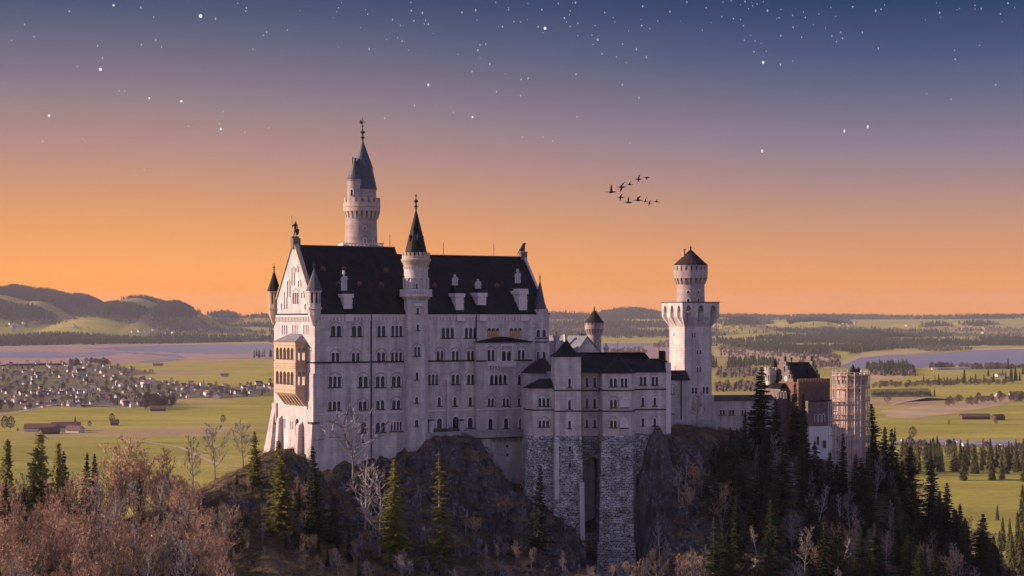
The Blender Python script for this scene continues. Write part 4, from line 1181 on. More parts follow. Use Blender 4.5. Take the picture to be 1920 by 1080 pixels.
# ================================================================== the big square tower
SF = Fr(1283.5, 575, R(24.3))
def square_tower():
    k = 575 / FP; zf = lambda py: (HY - py) * k
    t = Th('square_tower', 'big square tower with flared arched top and round turret, its narrow side sunlit', 'tower', SF.p(0, 0, -40), SF.yaw)
    w = 9.6; e = 1.75
    S, W_ = SF.south(0), SF.west(0)
    S2, W2 = SF.south(-e), SF.west(-e)
    zt, zl, zlow = zf(569), zf(584), zf(613)
    b = MB(); hs, hw = [], []
    for cx, a, c, n, ww in ((1300.6, 623, 632, 2, 7), (1311, 656, 664, 2, 7.5), (1310.5, 687, 698, 2, 8), (1302, 726, 738, 2, 10), (1323, 725, 738, 2, 10)):
        window(S, t, hs, cx, a, c, n, ww, sill=False)
    for cx, a, c, ww in ((1264, 624, 630, 1.6), (1266, 685, 694, 1.6)): window(W_, t, hw, cx, a, c, 1, ww, sill=False, kind='flat')
    S.wall(b, [(0, -45), (w, -45), (w, zlow + 1), (0, zlow + 1)], hs); W_.wall(b, [(0, -45), (w, -45), (w, zlow + 1), (0, zlow + 1)], hw)
    for q, (A, B) in enumerate((((w, 0), (w, w)), ((w, w), (0, w)))):
        A, B = SF.p(*A), SF.p(*B); b.quad((A.x, A.y, -45), (B.x, B.y, -45), (B.x, B.y, zt), (A.x, A.y, zt))
    b.boxf(SF, -0.5, w + 0.6, -0.5, w + 0.6, -45, zf(742), taper=0.5)
    b.build('shaft', 'stone', t)
    # flared head: pointed arches on piers that splay outwards
    h = MB()
    def splayed(A, L_, d, n, ns):
        f1 = Face(A, d, n); nA = 3
        fo = Face(A + n * e - d * e, d, n); Lo = L_ + 2 * e
        span = Lo / nA; holes = []
        for q in range(nA):
            s0 = q * span + span * 0.26; s1 = (q + 1) * span - span * 0.26
            holes.append((s0, s1))
        # each pier is a wedge growing out of the shaft; arches are the gaps between the wedges
        edges = [0.0]
        for s0, s1 in holes: edges += [s0, s1]
        edges += [Lo]
        for q in range(0, len(edges), 2):
            a, c = edges[q], edges[q + 1]
            half = (holes[0][1] - holes[0][0]) / 2                 # at the foot the piers close up to a point between the niches
            ia, ic = (0.0 if q == 0 else min(max(a - half - e, 0), L_)), (L_ if q == len(edges) - 2 else min(max(c + half - e, 0), L_))
            P_ = lambda s, z: f1.p(s, z, 0.0); O = lambda s, z: fo.p(s, z, 0.0)
            pts = [P_(ia, zlow), P_(ic, zlow), P_(ic, zl), P_(ia, zl), O(a, zl + (zlow - zl) * 0.35), O(c, zl + (zlow - zl) * 0.35), O(c, zl), O(a, zl)]
            h.add(pts, [(0, 1, 5, 4), (4, 5, 6, 7), (1, 2, 6, 5), (0, 4, 7, 3)])
        # the wall above, with arch heads cut out
        hl = []
        for s0, s1 in holes:
            c = (s0 + s1) / 2; r = (s1 - s0) / 2
            hd = [(s0, zl - 0.0)] + [(c + r * math.cos(math.pi - math.pi * i / 10), zl + 1.75 * r * math.sin(math.pi * i / 10)) for i in range(1, 10)] + [(s1, zl)]
            hl.append(hd)
        # strip wall = outline with notches
        out = [(0, zl)]
        for hd in hl: out += hd
        out += [(Lo, zl), (Lo, zt), (0, zt)]
        fo.wall(h, out)
        for hd in hl:
            for i in range(len(hd) - 1):
                A_, B_ = hd[i], hd[i + 1]
                h.add([fo.p(*A_, 0), fo.p(*B_, 0), fo.p(*B_, -e), fo.p(*A_, -e)], [(0, 1, 2, 3)])
        f1.wall(h, [(0, zlow), (L_, zlow), (L_, zt), (0, zt)])
    splayed(SF.p(0, 0), w, SF.d, -SF.m, 1); splayed(SF.p(0, w), w, -SF.m, -SF.d, 0)
    splayed(SF.p(w, 0), w, SF.m, SF.d, 0)
    h.boxf(SF, -e, w + e, -e, w + e, zt, zt + 0.25)
    h.build('flared_head', 'stone', t)
    cp = MB(); cp.boxf(SF, -e - 0.2, w + e + 0.2, -e - 0.2, w + e + 0.2, zt + 0.25, zt + 0.55); cp.build('coping', 'lead', t)
    window(S, t, None, 1310.5, 590, 602, 1, 4, sill=False, depth=-0.04)
    # round turret on top
    c = SF.p(w / 2, w / 2); kk = c.y / FP; x = (1295 - CX) * kk; y = c.y; z = lambda py: (HY - py) * kk
    d = MB(); d.lathe(x, y, [(26.2 * kk, z(570)), (25.8 * kk, z(530)), (25.8 * kk, z(510))], 48); d.build('drum', 'towerstone', t)
    g = MB(); corbels(g, x, y, 25.8 * kk, 31.5 * kk, z(533), z(516), 20, 0.56, head=0.36)
    g.lathe(x, y, [(31.5 * kk, z(517)), (31.8 * kk, z(507.5)), (24 * kk, z(507.5))], 48); crenels(g, x, y, 31.8 * kk, z(507.5), z(497.5), 20, 0.68, 0.7)
    g.lathe(x, y, [(28.5 * kk, z(508)), (28.5 * kk, z(497))], 40, 1)
    g.lathe(x, y, [(31.8 * kk, z(499.5)), (31.9 * kk, z(497.3))], 48)
    g.build('gallery', ['towerstone', 'dark'], t)
    r = MB(); r.lathe(x, y, [(32.8 * kk, z(497.6)), (28 * kk, z(493)), (0.6 * kk, z(467.5))], 20, smooth=False); r.build('spire', 'brown', t)
    finial(t, x, y, z(468.5), z(458.5), 0.36)
    ch = MB(); cx_ = x - 13 * kk; ch.lathe(cx_, y - 4 * kk, [(2.3 * kk, z(488)), (2.3 * kk, z(469)), (3.2 * kk, z(468.5)), (3.2 * kk, z(466.5)), (0.05, z(466.5))], 12); ch.build('chimney', 'sand', t)
    for px, a, b_, ww in ((1288.5, 545, 549, 5), (1307, 545, 549, 4.5), (1288.5, 560, 567, 5), (1307, 558.5, 567, 5)): slit_on_round(t, x, y, 26 * kk, px, a, b_, ww, y)
square_tower()

# low range joining the bower to the square tower, and the long gallery to the gatehouse
def ranges():
    fr = Fr(1256, 556, R(12)); f = fr.south(0)
    t = Th('tower_annex', 'narrow low annex with dark roof between the bastion wing and the square tower', 'building', fr.p(0, 0, -45), fr.yaw)
    u1 = fr.u(1292, 0); zt = f.z(713, 0); b = MB(); hl = []
    window(f, t, hl, 1261, 725, 738, 2, 8, arch=True); window(f, t, hl, 1260.5, 764, 775, 1, 5, blind=True); 
    f.wall(b, [(-3, -50), (u1, -50), (u1, zt), (-3, zt)], hl)
    b.boxf(fr, -3, u1 + 1, 0.3, 8, -50, zt - 0.05)
    b.build('wall', 'stone', t)
    r = MB(); p = fr.p; zr = f.z(695, 0)
    r.add([p(-3, -0.4, zt), p(u1 + 0.3, -0.4, zt), p(u1 + 0.3, 8, zt), p(-3, 8, zt), p(-3, 4, zr), p(u1 + 0.3, 4, zr)], [(0, 1, 5, 4), (1, 2, 5), (2, 3, 4, 5), (0, 4, 3), (3, 2, 1, 0)]); r.build('roof', 'slate', t)
    m_ = MB(); u = fr.u(1277, 0); f.box(m_, u - 0.14, u + 0.14, f.z(790, u), zt, 0.05, 0.35); m_.build('downpipe', 'dark', t)
    w = MB(); s0, s1 = fr.u(1256, -3), fr.u(1345, -3); w.boxf(fr, s0, s1, -3.5, -2.8, -50, f.z(786, 0)); 
    wt = Th('terrace_wall', 'low pale retaining wall running along the rock below the square tower', 'wall', fr.p(s0, -3, -45), fr.yaw)
    w.build('wall', 'stone', wt)
    fr = Fr(1338, 588, R(14)); f = fr.south(0)
    t = Th('connecting_gallery', 'long low gallery with flat dark roof joining the square tower to the gatehouse', 'gallery', fr.p(0, 0, -45), fr.yaw)
    u1 = fr.u(1455, 0); zt = f.z(752, 0); b = MB(); hl = []
    for cx in (1354.5, 1372, 1395, 1412, 1430): window(f, t, hl, cx, 768, 778, 2, 9)
    f.wall(b, [(-4, -55), (u1, -55), (u1, zt), (-4, zt)], hl); b.boxf(fr, -4, u1, 0.5, 9, -55, zt - 0.05); b.build('wall', 'stone', t)
    r = MB(); zr = f.z(742, 0); p = fr.p
    r.add([p(-4, -0.4, zt), p(u1, -0.4, zt), p(u1, 9, zt), p(-4, 9, zt), p(-4, 4, zr), p(u1, 4, zr)], [(0, 1, 5, 4), (1, 2, 5), (2, 3, 4, 5), (0, 4, 3), (3, 2, 1, 0)]); r.build('roof', 'slate', t)
ranges()
# ================================================================== gatehouse at the far end
GF = Fr(1487, 598, R(26))
def gatehouse():
    k = 598 / FP; zf = lambda py: (HY - py) * k
    t = Th('gatehouse', 'stepped gable gatehouse with a clock and red brick walls half hidden by tall spruces', 'gatehouse', GF.p(0, 0, -50), GF.yaw)
    w = 12.0; L_ = GF.u(1541, 0)
    W_, S = GF.west(0), GF.south(0)
    ze, zr = zf(716), zf(680)
    b = MB()
    # stepped gable, west and east
    def stepped(face, top):
        n = 5; pts = [(0, -55), (w, -55)]
        right = []; left = []
        for q in range(n):
            s0 = q * (w / 2 - 1.0) / n; s1 = (q + 1) * (w / 2 - 1.0) / n
            z = ze + 1.0 + (top - ze - 1.0) * (q + 0.0) / (n - 1)
            left += [(s0, z), (s1, z)]; right += [(w - s0, z), (w - s1, z)]
        zt = top + 1.6
        out = [(0, -55), (w, -55)] + right + [(w / 2 + 1.0, zt), (w / 2 - 1.0, zt)] + left[::-1]
        clean = [out[0]]
        for q in out[1:]:
            if (Vector(q) - Vector(clean[-1])).length > 1e-3: clean.append(q)
        face.wall(b, clean)
        f2 = Face(face.O - face.n * 0.9, face.d, -face.n); f2.wall(b, clean)
        for i in range(2, len(clean)):
            A, B = clean[i - 1], clean[i]
            b.add([face.p(*A, 0), face.p(*B, 0), face.p(*B, -0.9), face.p(*A, -0.9)], [(0, 1, 2, 3)])
    stepped(W_, zr + 0.3); stepped(Face(GF.p(L_, 0), GF.m, GF.d), zr + 0.3)
    b.build('stepped_gable', M['gatestone'], t)
    b = MB(); b.boxf(GF, 0.95, L_ - 0.95, 0, w, -55, ze); b.build('wall', 'brick', t)
    r = MB(); p = GF.p
    r.add([p(0.92, -0.4, ze), p(L_ - 0.92, -0.4, ze), p(L_ - 0.92, w + 0.4, ze), p(0.92, w + 0.4, ze), p(0.92, w / 2, zr), p(L_ - 0.92, w / 2, zr)], [(0, 1, 5, 4), (2, 3, 4, 5), (3, 2, 1, 0), (0, 4, 3), (1, 2, 5)])
    r.build('roof', 'slate', t)
    d_ = MB(); u = GF.u(1514, 3); zd = zf(708); d_.boxf(GF, u - 0.6, u + 0.6, 1.6, 4, zd - 1, zd + 1.2); d_.pyramid(GF.ring(u - 0.8, u + 0.8, 1.4, 4), zd + 1.2, tuple(p(u, 2.4, zd + 2.8))); d_.build('dormer', 'slate', t)
    # clock
    s = W_.s(1473.8); cz = zf(711); c = W_.p(s, cz, 0.12)
    ck = MB(); n = 20
    ck.add([c + W_.d * (0.82 * math.cos(2 * math.pi * i / n)) + Vector((0, 0, 0.95 * math.sin(2 * math.pi * i / n))) for i in range(n)] + [c - W_.n * 0.14 + W_.d * (0.82 * math.cos(2 * math.pi * i / n)) + Vector((0, 0, 0.95 * math.sin(2 * math.pi * i / n))) for i in range(n)],
           [tuple(range(n))] + [(i, (i + 1) % n, n + (i + 1) % n, n + i) for i in range(n)])
    cko = ck.build('clock', 'clock', t)
    hd = MB(); q = W_.n * 0.06
    hd.tube([c + q, c + q + Vector((0, 0, 0.62))], 0.09, 4); hd.tube([c + q, c + q + W_.d * 0.4 - Vector((0, 0, 0.25))], 0.09, 4)
    for i in range(12): 
        a = math.pi * i / 6; e = c + q + W_.d * (0.68 * math.cos(a)) + Vector((0, 0, 0.8 * math.sin(a))); hd.tube([e, e + q], 0.06, 4)
    hd.build('clock_hands', 'dark', cko)
    for cx, a, b_ in ((1471, 686, 697), (1466, 703, 711), (1480.5, 702, 709)): window(W_, t, None, cx, a, b_, 1, 2.4, sill=False, depth=-0.04, frame='gatestone_trim')
    # porch with dark lean-to roof and tall windows
    pf = GF.west(-4.2); z1, z0 = zf(727), zf(722)
    b = MB(); b.boxf(GF, -4.2, -0.05, 1.0, w - 0.5, -55, zf(728)); po = b.build('porch', M['gatestone'], t)
    r = MB(); r.hexa([p(-4.8, 0.6, zf(728)), p(0, 0.6, zf(728)), p(0, w - 0.1, zf(728)), p(-4.8, w - 0.1, zf(728)), p(-2.2, 2, zf(719)), p(0, 2, zf(719)), p(0, w - 2, zf(719)), p(-2.2, w - 2, zf(719))]); r.build('roof', 'slate', po)
    for cx in (1461.5, 1467, 1472.5): window(pf, po, None, cx, 734, 748, 1, 3, sill=False, depth=-0.04, frame='gatestone_trim')
    # crenellated red brick forebuilding
    f = GF.south(-5.0); u0, u1 = GF.u(1497, -5), GF.u(1556, -5); z1 = f.z(717, u0)
    b = MB(); hl = []
    b.boxf(GF, u0, u1, -5, 6, -58, z1)
    n = 12
    for q in range(n):
        a = u0 + (u1 - u0) * q / n; b.boxf(GF, a, a + (u1 - u0) / n * 0.55, -5, -4.3, z1, z1 + 1.1)
    for q in range(7): b.boxf(GF, u1 - 0.7, u1, -5 + 1.6 * q, -5 + 1.6 * q + 0.9, z1, z1 + 1.1)
    f.box(b, u0, u1, z1 - 1.6, z1 - 1.2, -0.05, 0.2)
    br = b.build('brick_forebuilding', 'brick', t)
    for cx, a, c_ in ((1540, 743, 751), (1524, 736, 746), (1531, 736, 746)): window(f, br, None, cx, a, c_, 1, 4, sill=False, depth=-0.04, frame='brick')
    # pale lower wall
    f = GF.south(-7.5); u0, u1 = GF.u(1515, -7.5), GF.u(1580, -7.5)
    b = MB(); hl = []
    b.boxf(GF, u0, u1, -7.5, 0, -64, f.z(803, u0))
    f.box(b, u0, GF.u(1556, -7.5), f.z(862, u0), f.z(800, u0), 0, 1.2, slope=0.6)
    wb = b.build('lower_wall', 'white', t)
    b = MB(); b.boxf(GF, u0, u1, -7.5, 0, f.z(803, u0), f.z(752, u0)); b.build('upper_wall', 'gatestone', wb)
    f2 = GF.south(-8.6)
    window(f2, wb, None, 1533.5, 818, 834, 1, 3.8, sill=False, depth=-0.04); window(f2, wb, None, 1546, 826, 840, 1, 3.4, sill=False, depth=-0.04, frame='brick')
    for cx in (1530, 1537, 1544): window(f, wb, None, cx, 777, 792, 1, 3.4, sill=False, depth=-0.04)
    b = MB(); f.box(b, u0, u1, f.z(753, u0), f.z(751, u0), -0.2, 0.3); b.build('coping', 'slate', wb)
    ch = MB(); x = GF.p(GF.u(1484, w / 2 + 1), w / 2 + 1); kk = x.y / FP; ch.lathe(x.x, x.y, [(0.22, zr - 1), (0.22, (HY - 673) * kk), (0.45, (HY - 672.5) * kk), (0.45, (HY - 671) * kk), (0.1, (HY - 670) * kk)], 10); ch.build('chimney', 'dark', t)
    # round sunlit turret on the near corner
    Y = 606.0; k = Y / FP; x = (1444.5 - CX) * k; zf2 = lambda py: (HY - py) * k
    b = MB(); b.lathe(x, Y, [(9.5 * k, -60), (9.2 * k, zf2(712)), (9.2 * k, zf2(698))], 32)
    corbels(b, x, Y, 9.2 * k, 11.8 * k, zf2(714), zf2(699), 16, 0.5, head=0.3)
    b.lathe(x, Y, [(11.8 * k, zf2(699)), (11.8 * k, zf2(694)), (8 * k, zf2(694))], 32); crenels(b, x, Y, 11.8 * k, zf2(694), zf2(688.5), 11, 0.58, 0.6)
    tu = b.build('corner_turret', 'stone', t)
    r = MB(); r.lathe(x + 8.5 * k, Y + 8 * k, [(9.5 * k, zf2(692)), (0.3 * k, zf2(672.5))], 20, smooth=False); r.build('turret_roof', 'brown', tu)
    for px, a, c_ in ((1455.5, 727, 737), (1447, 727, 735)): slit_on_round(tu, x, Y, 9.3 * k, px, a, c_, 2.2, Y)
M['gatestone'] = mat('grey_brown_stone', (0.22, 0.17, 0.15), 0.9, 0.2, vary=0.25, vscale=0.8, brick=(0.9, 0.45, 0.04, 0.6, 0.75))
M['gatestone_trim'] = mat('grey_trim', (0.26, 0.22, 0.20), 0.9, 0.2)
gatehouse()

RT = dict(px=1596.0, Y=561.0)
def round_gate_tower():
    Y = RT['Y']; k = Y / FP; x = (RT['px'] - CX) * k; zf = lambda py: (HY - py) * k
    t = Th('gate_tower', 'stout crenellated round gate tower wrapped in scaffolding with two small brown cones', 'tower', (x, Y, -50))
    b = MB(); b.lathe(x, Y, [(27 * k, -64), (27 * k, zf(706))], 44)
    b.build('shaft', M['tan'], t)
    g = MB(); corbels(g, x, Y, 27 * k, 30.5 * k, zf(722), zf(708), 20, 0.5, head=0.3)
    g.lathe(x, Y, [(30.5 * k, zf(708)), (30.5 * k, zf(704)), (20 * k, zf(704))], 44); crenels(g, x, Y, 30.5 * k, zf(704), zf(698.5), 16, 0.58, 0.6)
    g.build('gallery', M['tan'], t)
    r = MB()
    r.lathe(x + 3 * k, Y, [(6 * k, zf(706)), (6 * k, zf(696))], 24); r.lathe(x + 3 * k, Y, [(7.2 * k, zf(696)), (0.3 * k, zf(682.5))], 20, smooth=False); r.build('turret', 'brown', t)
    r = MB(); r.lathe(x + 14 * k, Y + 1, [(3.6 * k, zf(704)), (3.6 * k, zf(694)), (4.4 * k, zf(693.5)), (2.6 * k, zf(691)), (0.2 * k, zf(688))], 16); r.build('chimney', 'brown', t)
    for px, a, b_ in ((1583, 726, 734), (1606, 726, 734), (1572, 752, 758)): slit_on_round(t, x, Y, 27 * k, px, a, b_, 4, Y)
M['tan'] = mat('tan_stone', (0.52, 0.36, 0.27), 0.9, 0.2, vary=0.2, vscale=0.8, brick=(0.9, 0.5, 0.03, 0.75, 0.85), streak=0.15)
round_gate_tower()

def scaffolding():
    Y = RT['Y']; k = Y / FP; x = (RT['px'] - CX) * k; zf = lambda py: (HY - py) * k
    t = Th('scaffolding', 'rust and white scaffolding of poles and planks around the round gate tower', 'scaffolding', (x, Y, -52))
    r0, r1 = 31.5 * k, 35.0 * k
    zb, zt = -52, zf(697)
    poles, planks, rails = MB(), MB(), MB()
    n = 16
    decks = {}
    lv = [zb + (zt - 1.2 - zb) * q / 9 for q in range(10)]
    P_ = lambda a, r, z: Vector((x + r * math.cos(a), Y + r * math.sin(a), z))
    for q in range(n):
        a = 2 * math.pi * q / n
        for r in (r0, r1): poles.tube([P_(a, r, zb), P_(a, r, zt + random.uniform(-0.3, 0.9))], 0.10, 4, cap=False)
        a2 = 2 * math.pi * (q + 1) / n
        for z in lv:
            planks = decks.setdefault(round(z, 2), MB())
            planks.hexa([P_(a, r0, z), P_(a2, r0, z), P_(a2, r1, z), P_(a, r1, z), P_(a, r0, z + 0.12), P_(a2, r0, z + 0.12), P_(a2, r1, z + 0.12), P_(a, r1, z + 0.12)])
            if z > zb + 1:
                for dz in (0.55, 1.1): rails.tube([P_(a, r1, z + dz), P_(a2, r1, z + dz)], 0.07, 4, cap=False)
                planks.hexa([P_(a, r1, z + 0.12), P_(a2, r1, z + 0.12), P_(a2, r1 - 0.05, z + 0.12), P_(a, r1 - 0.05, z + 0.12), P_(a, r1, z + 0.34), P_(a2, r1, z + 0.34), P_(a2, r1 - 0.05, z + 0.34), P_(a, r1 - 0.05, z + 0.34)])
        if q % 2 == 0:
            for z0, z1 in zip(lv[:-1], lv[1:]): rails.tube([P_(a, r1, z0), P_(a2, r1, z1)], 0.05, 4, cap=False)
    poles.build('pole', 'pole', t); rails.build('rail', 'pole', t)
    for dk in decks.values(): dk.build('deck', 'plank', t)
    poles, rails = MB(), MB()
    # straight bay in front, over the lower wall
    fr = Fr(1548, 550, R(14)); u1 = fr.u(1608, -2); zt2 = (HY - 754) / FP * 550
    lv2 = [zb + 4 + (zt2 - 1 - zb - 4) * q / 5 for q in range(6)]
    m_ = 6
    for q in range(m_ + 1):
        u = u1 * q / m_
        for v in (-2.2, -3.6): poles.tube([fr.p(u, v, zb), fr.p(u, v, zt2 + 0.3)], 0.10, 4, cap=False)
    for z in lv2:
        planks = MB(); planks.boxf(fr, 0, u1, -3.6, -2.2, z, z + 0.14); planks.boxf(fr, 0, u1, -3.65, -3.58, z + 0.06, z + 0.4); planks.build('deck', 'plank', t)
        for dz in (0.55, 1.1): rails.tube([fr.p(0, -3.6, z + dz), fr.p(u1, -3.6, z + dz)], 0.07, 4, cap=False)
    for z0, z1 in zip(lv2[:-1], lv2[1:]):
        for q in (1, 3, 5): rails.tube([fr.p(u1 * q / m_, -3.6, z0), fr.p(u1 * (q + 1) / m_, -3.6, z1)], 0.05, 4, cap=False)
    poles.build('pole', 'pole', t); rails.build('rail', 'pole', t)
scaffolding()

# ================================================================== statues on the palace ridge
def skin_figure(name, label, cat, joints, edges, root, sub=1, material='bronze', group=None):
    me = bpy.data.meshes.new(name); me.from_pydata([j[0] for j in joints], edges, []); o = bpy.data.objects.new(name, me); COL.objects.link(o)
    o.modifiers.new('skin', 'SKIN'); me.skin_vertices or me
    bm = bmesh.new(); bm.from_mesh(me); ly = bm.verts.layers.skin.verify()
    bm.verts.ensure_lookup_table()
    for v, j in zip(bm.verts, joints): v[ly].radius = (j[1], j[1])
    bm.verts[root][ly].use_root = True
    bm.to_mesh(me); bm.free()
    s = o.modifiers.new('sub', 'SUBSURF'); s.levels = s.render_levels = sub
    dg = bpy.context.evaluated_depsgraph_get(); ev = o.evaluated_get(dg)
    new = bpy.data.meshes.new_from_object(ev); o.modifiers.clear(); o.data = new; new.name = name
    new.materials.clear(); new.materials.append(M[material])
    for p in new.polygons: p.use_smooth = True
    WORLD[o.name] = [list(r) for r in Matrix.Identity(4)]
    return o

def statues():
    a = PF.p(0.4, PW / 2); zb = 21.2
    # plinth belongs to the knight
    sc = 2.35          # the figure is larger than life
    def T(x, y, z): return (a.x + x * sc, a.y + y * sc, zb + 1.0 + z * sc)
    J = [(T(0, 0, 0.95), .17 * sc), (T(0, 0, 1.2), .16 * sc), (T(0.02, 0, 1.42), .19 * sc), (T(0.04, 0, 1.56), .075 * sc), (T(0.05, 0, 1.68), .10 * sc), (T(0.05, 0, 1.8), .09 * sc),
         (T(-0.08, -0.06, 0.5), .09 * sc), (T(-0.16, -0.08, 0.08), .065 * sc), (T(-0.26, -0.08, 0.03), .05 * sc),
         (T(0.1, 0.05, 0.5), .09 * sc), (T(0.12, 0.05, 0.08), .065 * sc), (T(0.02, 0.02, 0.03), .05 * sc),
         (T(-0.18, -0.08, 1.36), .07 * sc), (T(-0.28, -0.1, 1.1), .055 * sc), (T(-0.34, -0.12, 1.36), .05 * sc),
         (T(0.2, 0.08, 1.36), .07 * sc), (T(0.24, 0.06, 1.05), .055 * sc), (T(0.24, 0.0, 0.85), .05 * sc)]
    E = [(0, 1), (1, 2), (2, 3), (3, 4), (4, 5), (0, 6), (6, 7), (7, 8), (0, 9), (9, 10), (10, 11), (2, 12), (12, 13), (13, 14), (2, 15), (15, 16), (16, 17)]
    t = Th('knight_statue', 'dark bronze knight statue with lance and shield on the peak of the sunlit gable', 'statue', (a.x, a.y, zb))
    o = skin_figure('figure', None, None, J, E, 0); 
    o.parent = t.o; o.data.transform(t.matrix_world_inv)
    sp = MB(); h = Vector(T(-0.34, -0.12, 1.36)); sp.tube([h - Vector((0.0, 0, 1.0)), h + Vector((-0.1, 0, 1.9))], 0.06, 5); sp.lathe(h.x - 0.12, h.y, [(0.02, h.z + 1.9), (0.14, h.z + 2.1), (0.01, h.z + 2.6)], 6); sp.build('lance', 'bronze', t)
    sh = MB(); c = Vector(T(0.27, 0.0, 0.55))
    n = 10; pts = [(0.0, -1.05), (0.33, -0.5), (0.45, 0.2), (0.42, 0.75), (-0.42, 0.75), (-0.45, 0.2), (-0.33, -0.5)]
    f = Face(Vector((c.x, c.y, 0)), Vector((0.86, 0.5, 0)), Vector((0.5, -0.86, 0)))
    sh.add([f.p(s, c.z + z, 0.1) for s, z in pts] + [f.p(s, c.z + z, -0.05) for s, z in pts], [tuple(range(7)), tuple(range(13, 6, -1))] + [(i, (i + 1) % 7, 7 + (i + 1) % 7, 7 + i) for i in range(7)]); sh.build('shield', 'bronze', t)
    pl = MB(); fr = PF
    pl.boxf(fr, -0.6, 1.6, PW / 2 - 0.9, PW / 2 + 0.9, zb - 2.4, zb + 0.5); pl.boxf(fr, -0.8, 1.2, PW / 2 - 0.7, PW / 2 + 0.7, zb + 0.5, zb + 1.0); pl.build('plinth', M['gatestone'], t)
    # lion at the east end, sitting up and looking outwards
    a = PF.p(PL - 0.8, PW / 2); zb = 18.4; s = 2.0
    d = PF.d
    def Q(x, y, z): return (a.x + (x * d.x - y * d.y) * s, a.y + (x * d.y + y * d.x) * s, zb + 0.9 + z * s)
    J = [(Q(-0.35, 0, 0.22), .24 * s), (Q(-0.1, 0, 0.55), .24 * s), (Q(0.12, 0, 0.9), .27 * s), (Q(0.24, 0, 1.18), .26 * s), (Q(0.45, 0, 1.2), .14 * s), (Q(0.6, 0, 1.14), .08 * s),
         (Q(0.22, 0.14, 0.5), .10 * s), (Q(0.26, 0.14, 0.08), .075 * s), (Q(0.38, 0.14, 0.05), .06 * s), (Q(0.22, -0.14, 0.5), .10 * s), (Q(0.26, -0.14, 0.08), .075 * s), (Q(0.38, -0.14, 0.05), .06 * s),
         (Q(-0.15, 0.2, 0.2), .13 * s), (Q(0.05, 0.2, 0.06), .07 * s), (Q(-0.15, -0.2, 0.2), .13 * s), (Q(0.05, -0.2, 0.06), .07 * s),
         (Q(-0.62, 0, 0.12), .05 * s), (Q(-0.8, 0, -0.2), .045 * s), (Q(-0.85, 0, -0.5), .07 * s)]
    E = [(0, 1), (1, 2), (2, 3), (3, 4), (4, 5), (2, 6), (6, 7), (7, 8), (2, 9), (9, 10), (10, 11), (0, 12), (12, 13), (0, 14), (14, 15), (0, 16), (16, 17), (17, 18)]
    t = Th('lion_statue', 'dark seated lion statue on the east end of the palace roof ridge', 'statue', (a.x, a.y, zb))
    o = skin_figure('figure', None, None, J, E, 0); o.parent = t.o; o.data.transform(t.matrix_world_inv)
    pl = MB(); pl.boxf(PF, PL - 1.7, PL + 0.35, PW / 2 - 0.7, PW / 2 + 0.7, zb - 2.2, zb + 0.6); pl.boxf(PF, PL - 1.9, PL + 0.55, PW / 2 - 0.85, PW / 2 + 0.85, zb + 0.6, zb + 0.9); pl.build('plinth', M['gatestone'], t)
statues()
# ================================================================== the land
VZ = -150.0
def gp(px, py, z=VZ):
    Y = FP * (-z) / (py - HY)
    return ((px - CX) / FP * Y, Y)

def vnoise(X, Y, seed=0):
    """Smooth value noise on numpy arrays."""
    xi, yi = np.floor(X).astype(int), np.floor(Y).astype(int)
    xf, yf = X - xi, Y - yi
    xf, yf = xf * xf * (3 - 2 * xf), yf * yf * (3 - 2 * yf)
    def h(a, b):
        n = (a * 374761393 + b * 668265263 + seed * 1442695041) & 0x7fffffff
        n = (n ^ (n >> 13)) * 1274126177 & 0x7fffffff
        return ((n ^ (n >> 16)) & 0xffff) / 65535.0
    return (h(xi, yi) * (1 - xf) + h(xi + 1, yi) * xf) * (1 - yf) + (h(xi, yi + 1) * (1 - xf) + h(xi + 1, yi + 1) * xf) * yf
def fbm(X, Y, seed=0, oct=4):
    a, s, t = 1.0, 0.0, 0.0
    for o in range(oct):
        s = s + a * vnoise(X * 2 ** o, Y * 2 ** o, seed + o); t += a; a *= 0.5
    return s / t

# wide hills: (column of the top, distance, row of the skyline, half width in columns, half depth in metres)
HILLS = [(30, 15000, 539, 150, 2300), (-150, 15500, 534, 160, 2300), (120, 15000, 552, 75, 2000), (255, 14300, 559, 95, 1700), (325, 14300, 570, 50, 1500), (410, 16500, 586, 40, 1500), (500, 17000, 592, 80, 1500), (-40, 12800, 588, 160, 700),
         (1035, 19000, 586, 90, 2500), (1185, 19000, 581, 85, 2600), (1290, 20000, 590, 90, 2500), (1120, 15500, 604, 120, 900), (1390, 14500, 600, 55, 800), (1520, 15500, 601, 75, 800), (1740, 15800, 604, 45, 800), (1830, 16200, 603, 45, 700), (1860, 21000, 592, 120, 1500), (1600, 22000, 593, 200, 1200), (1380, 22000, 592.5, 120, 1200), (1440, 11800, 623, 100, 600), (1620, 12200, 625, 100, 500)]
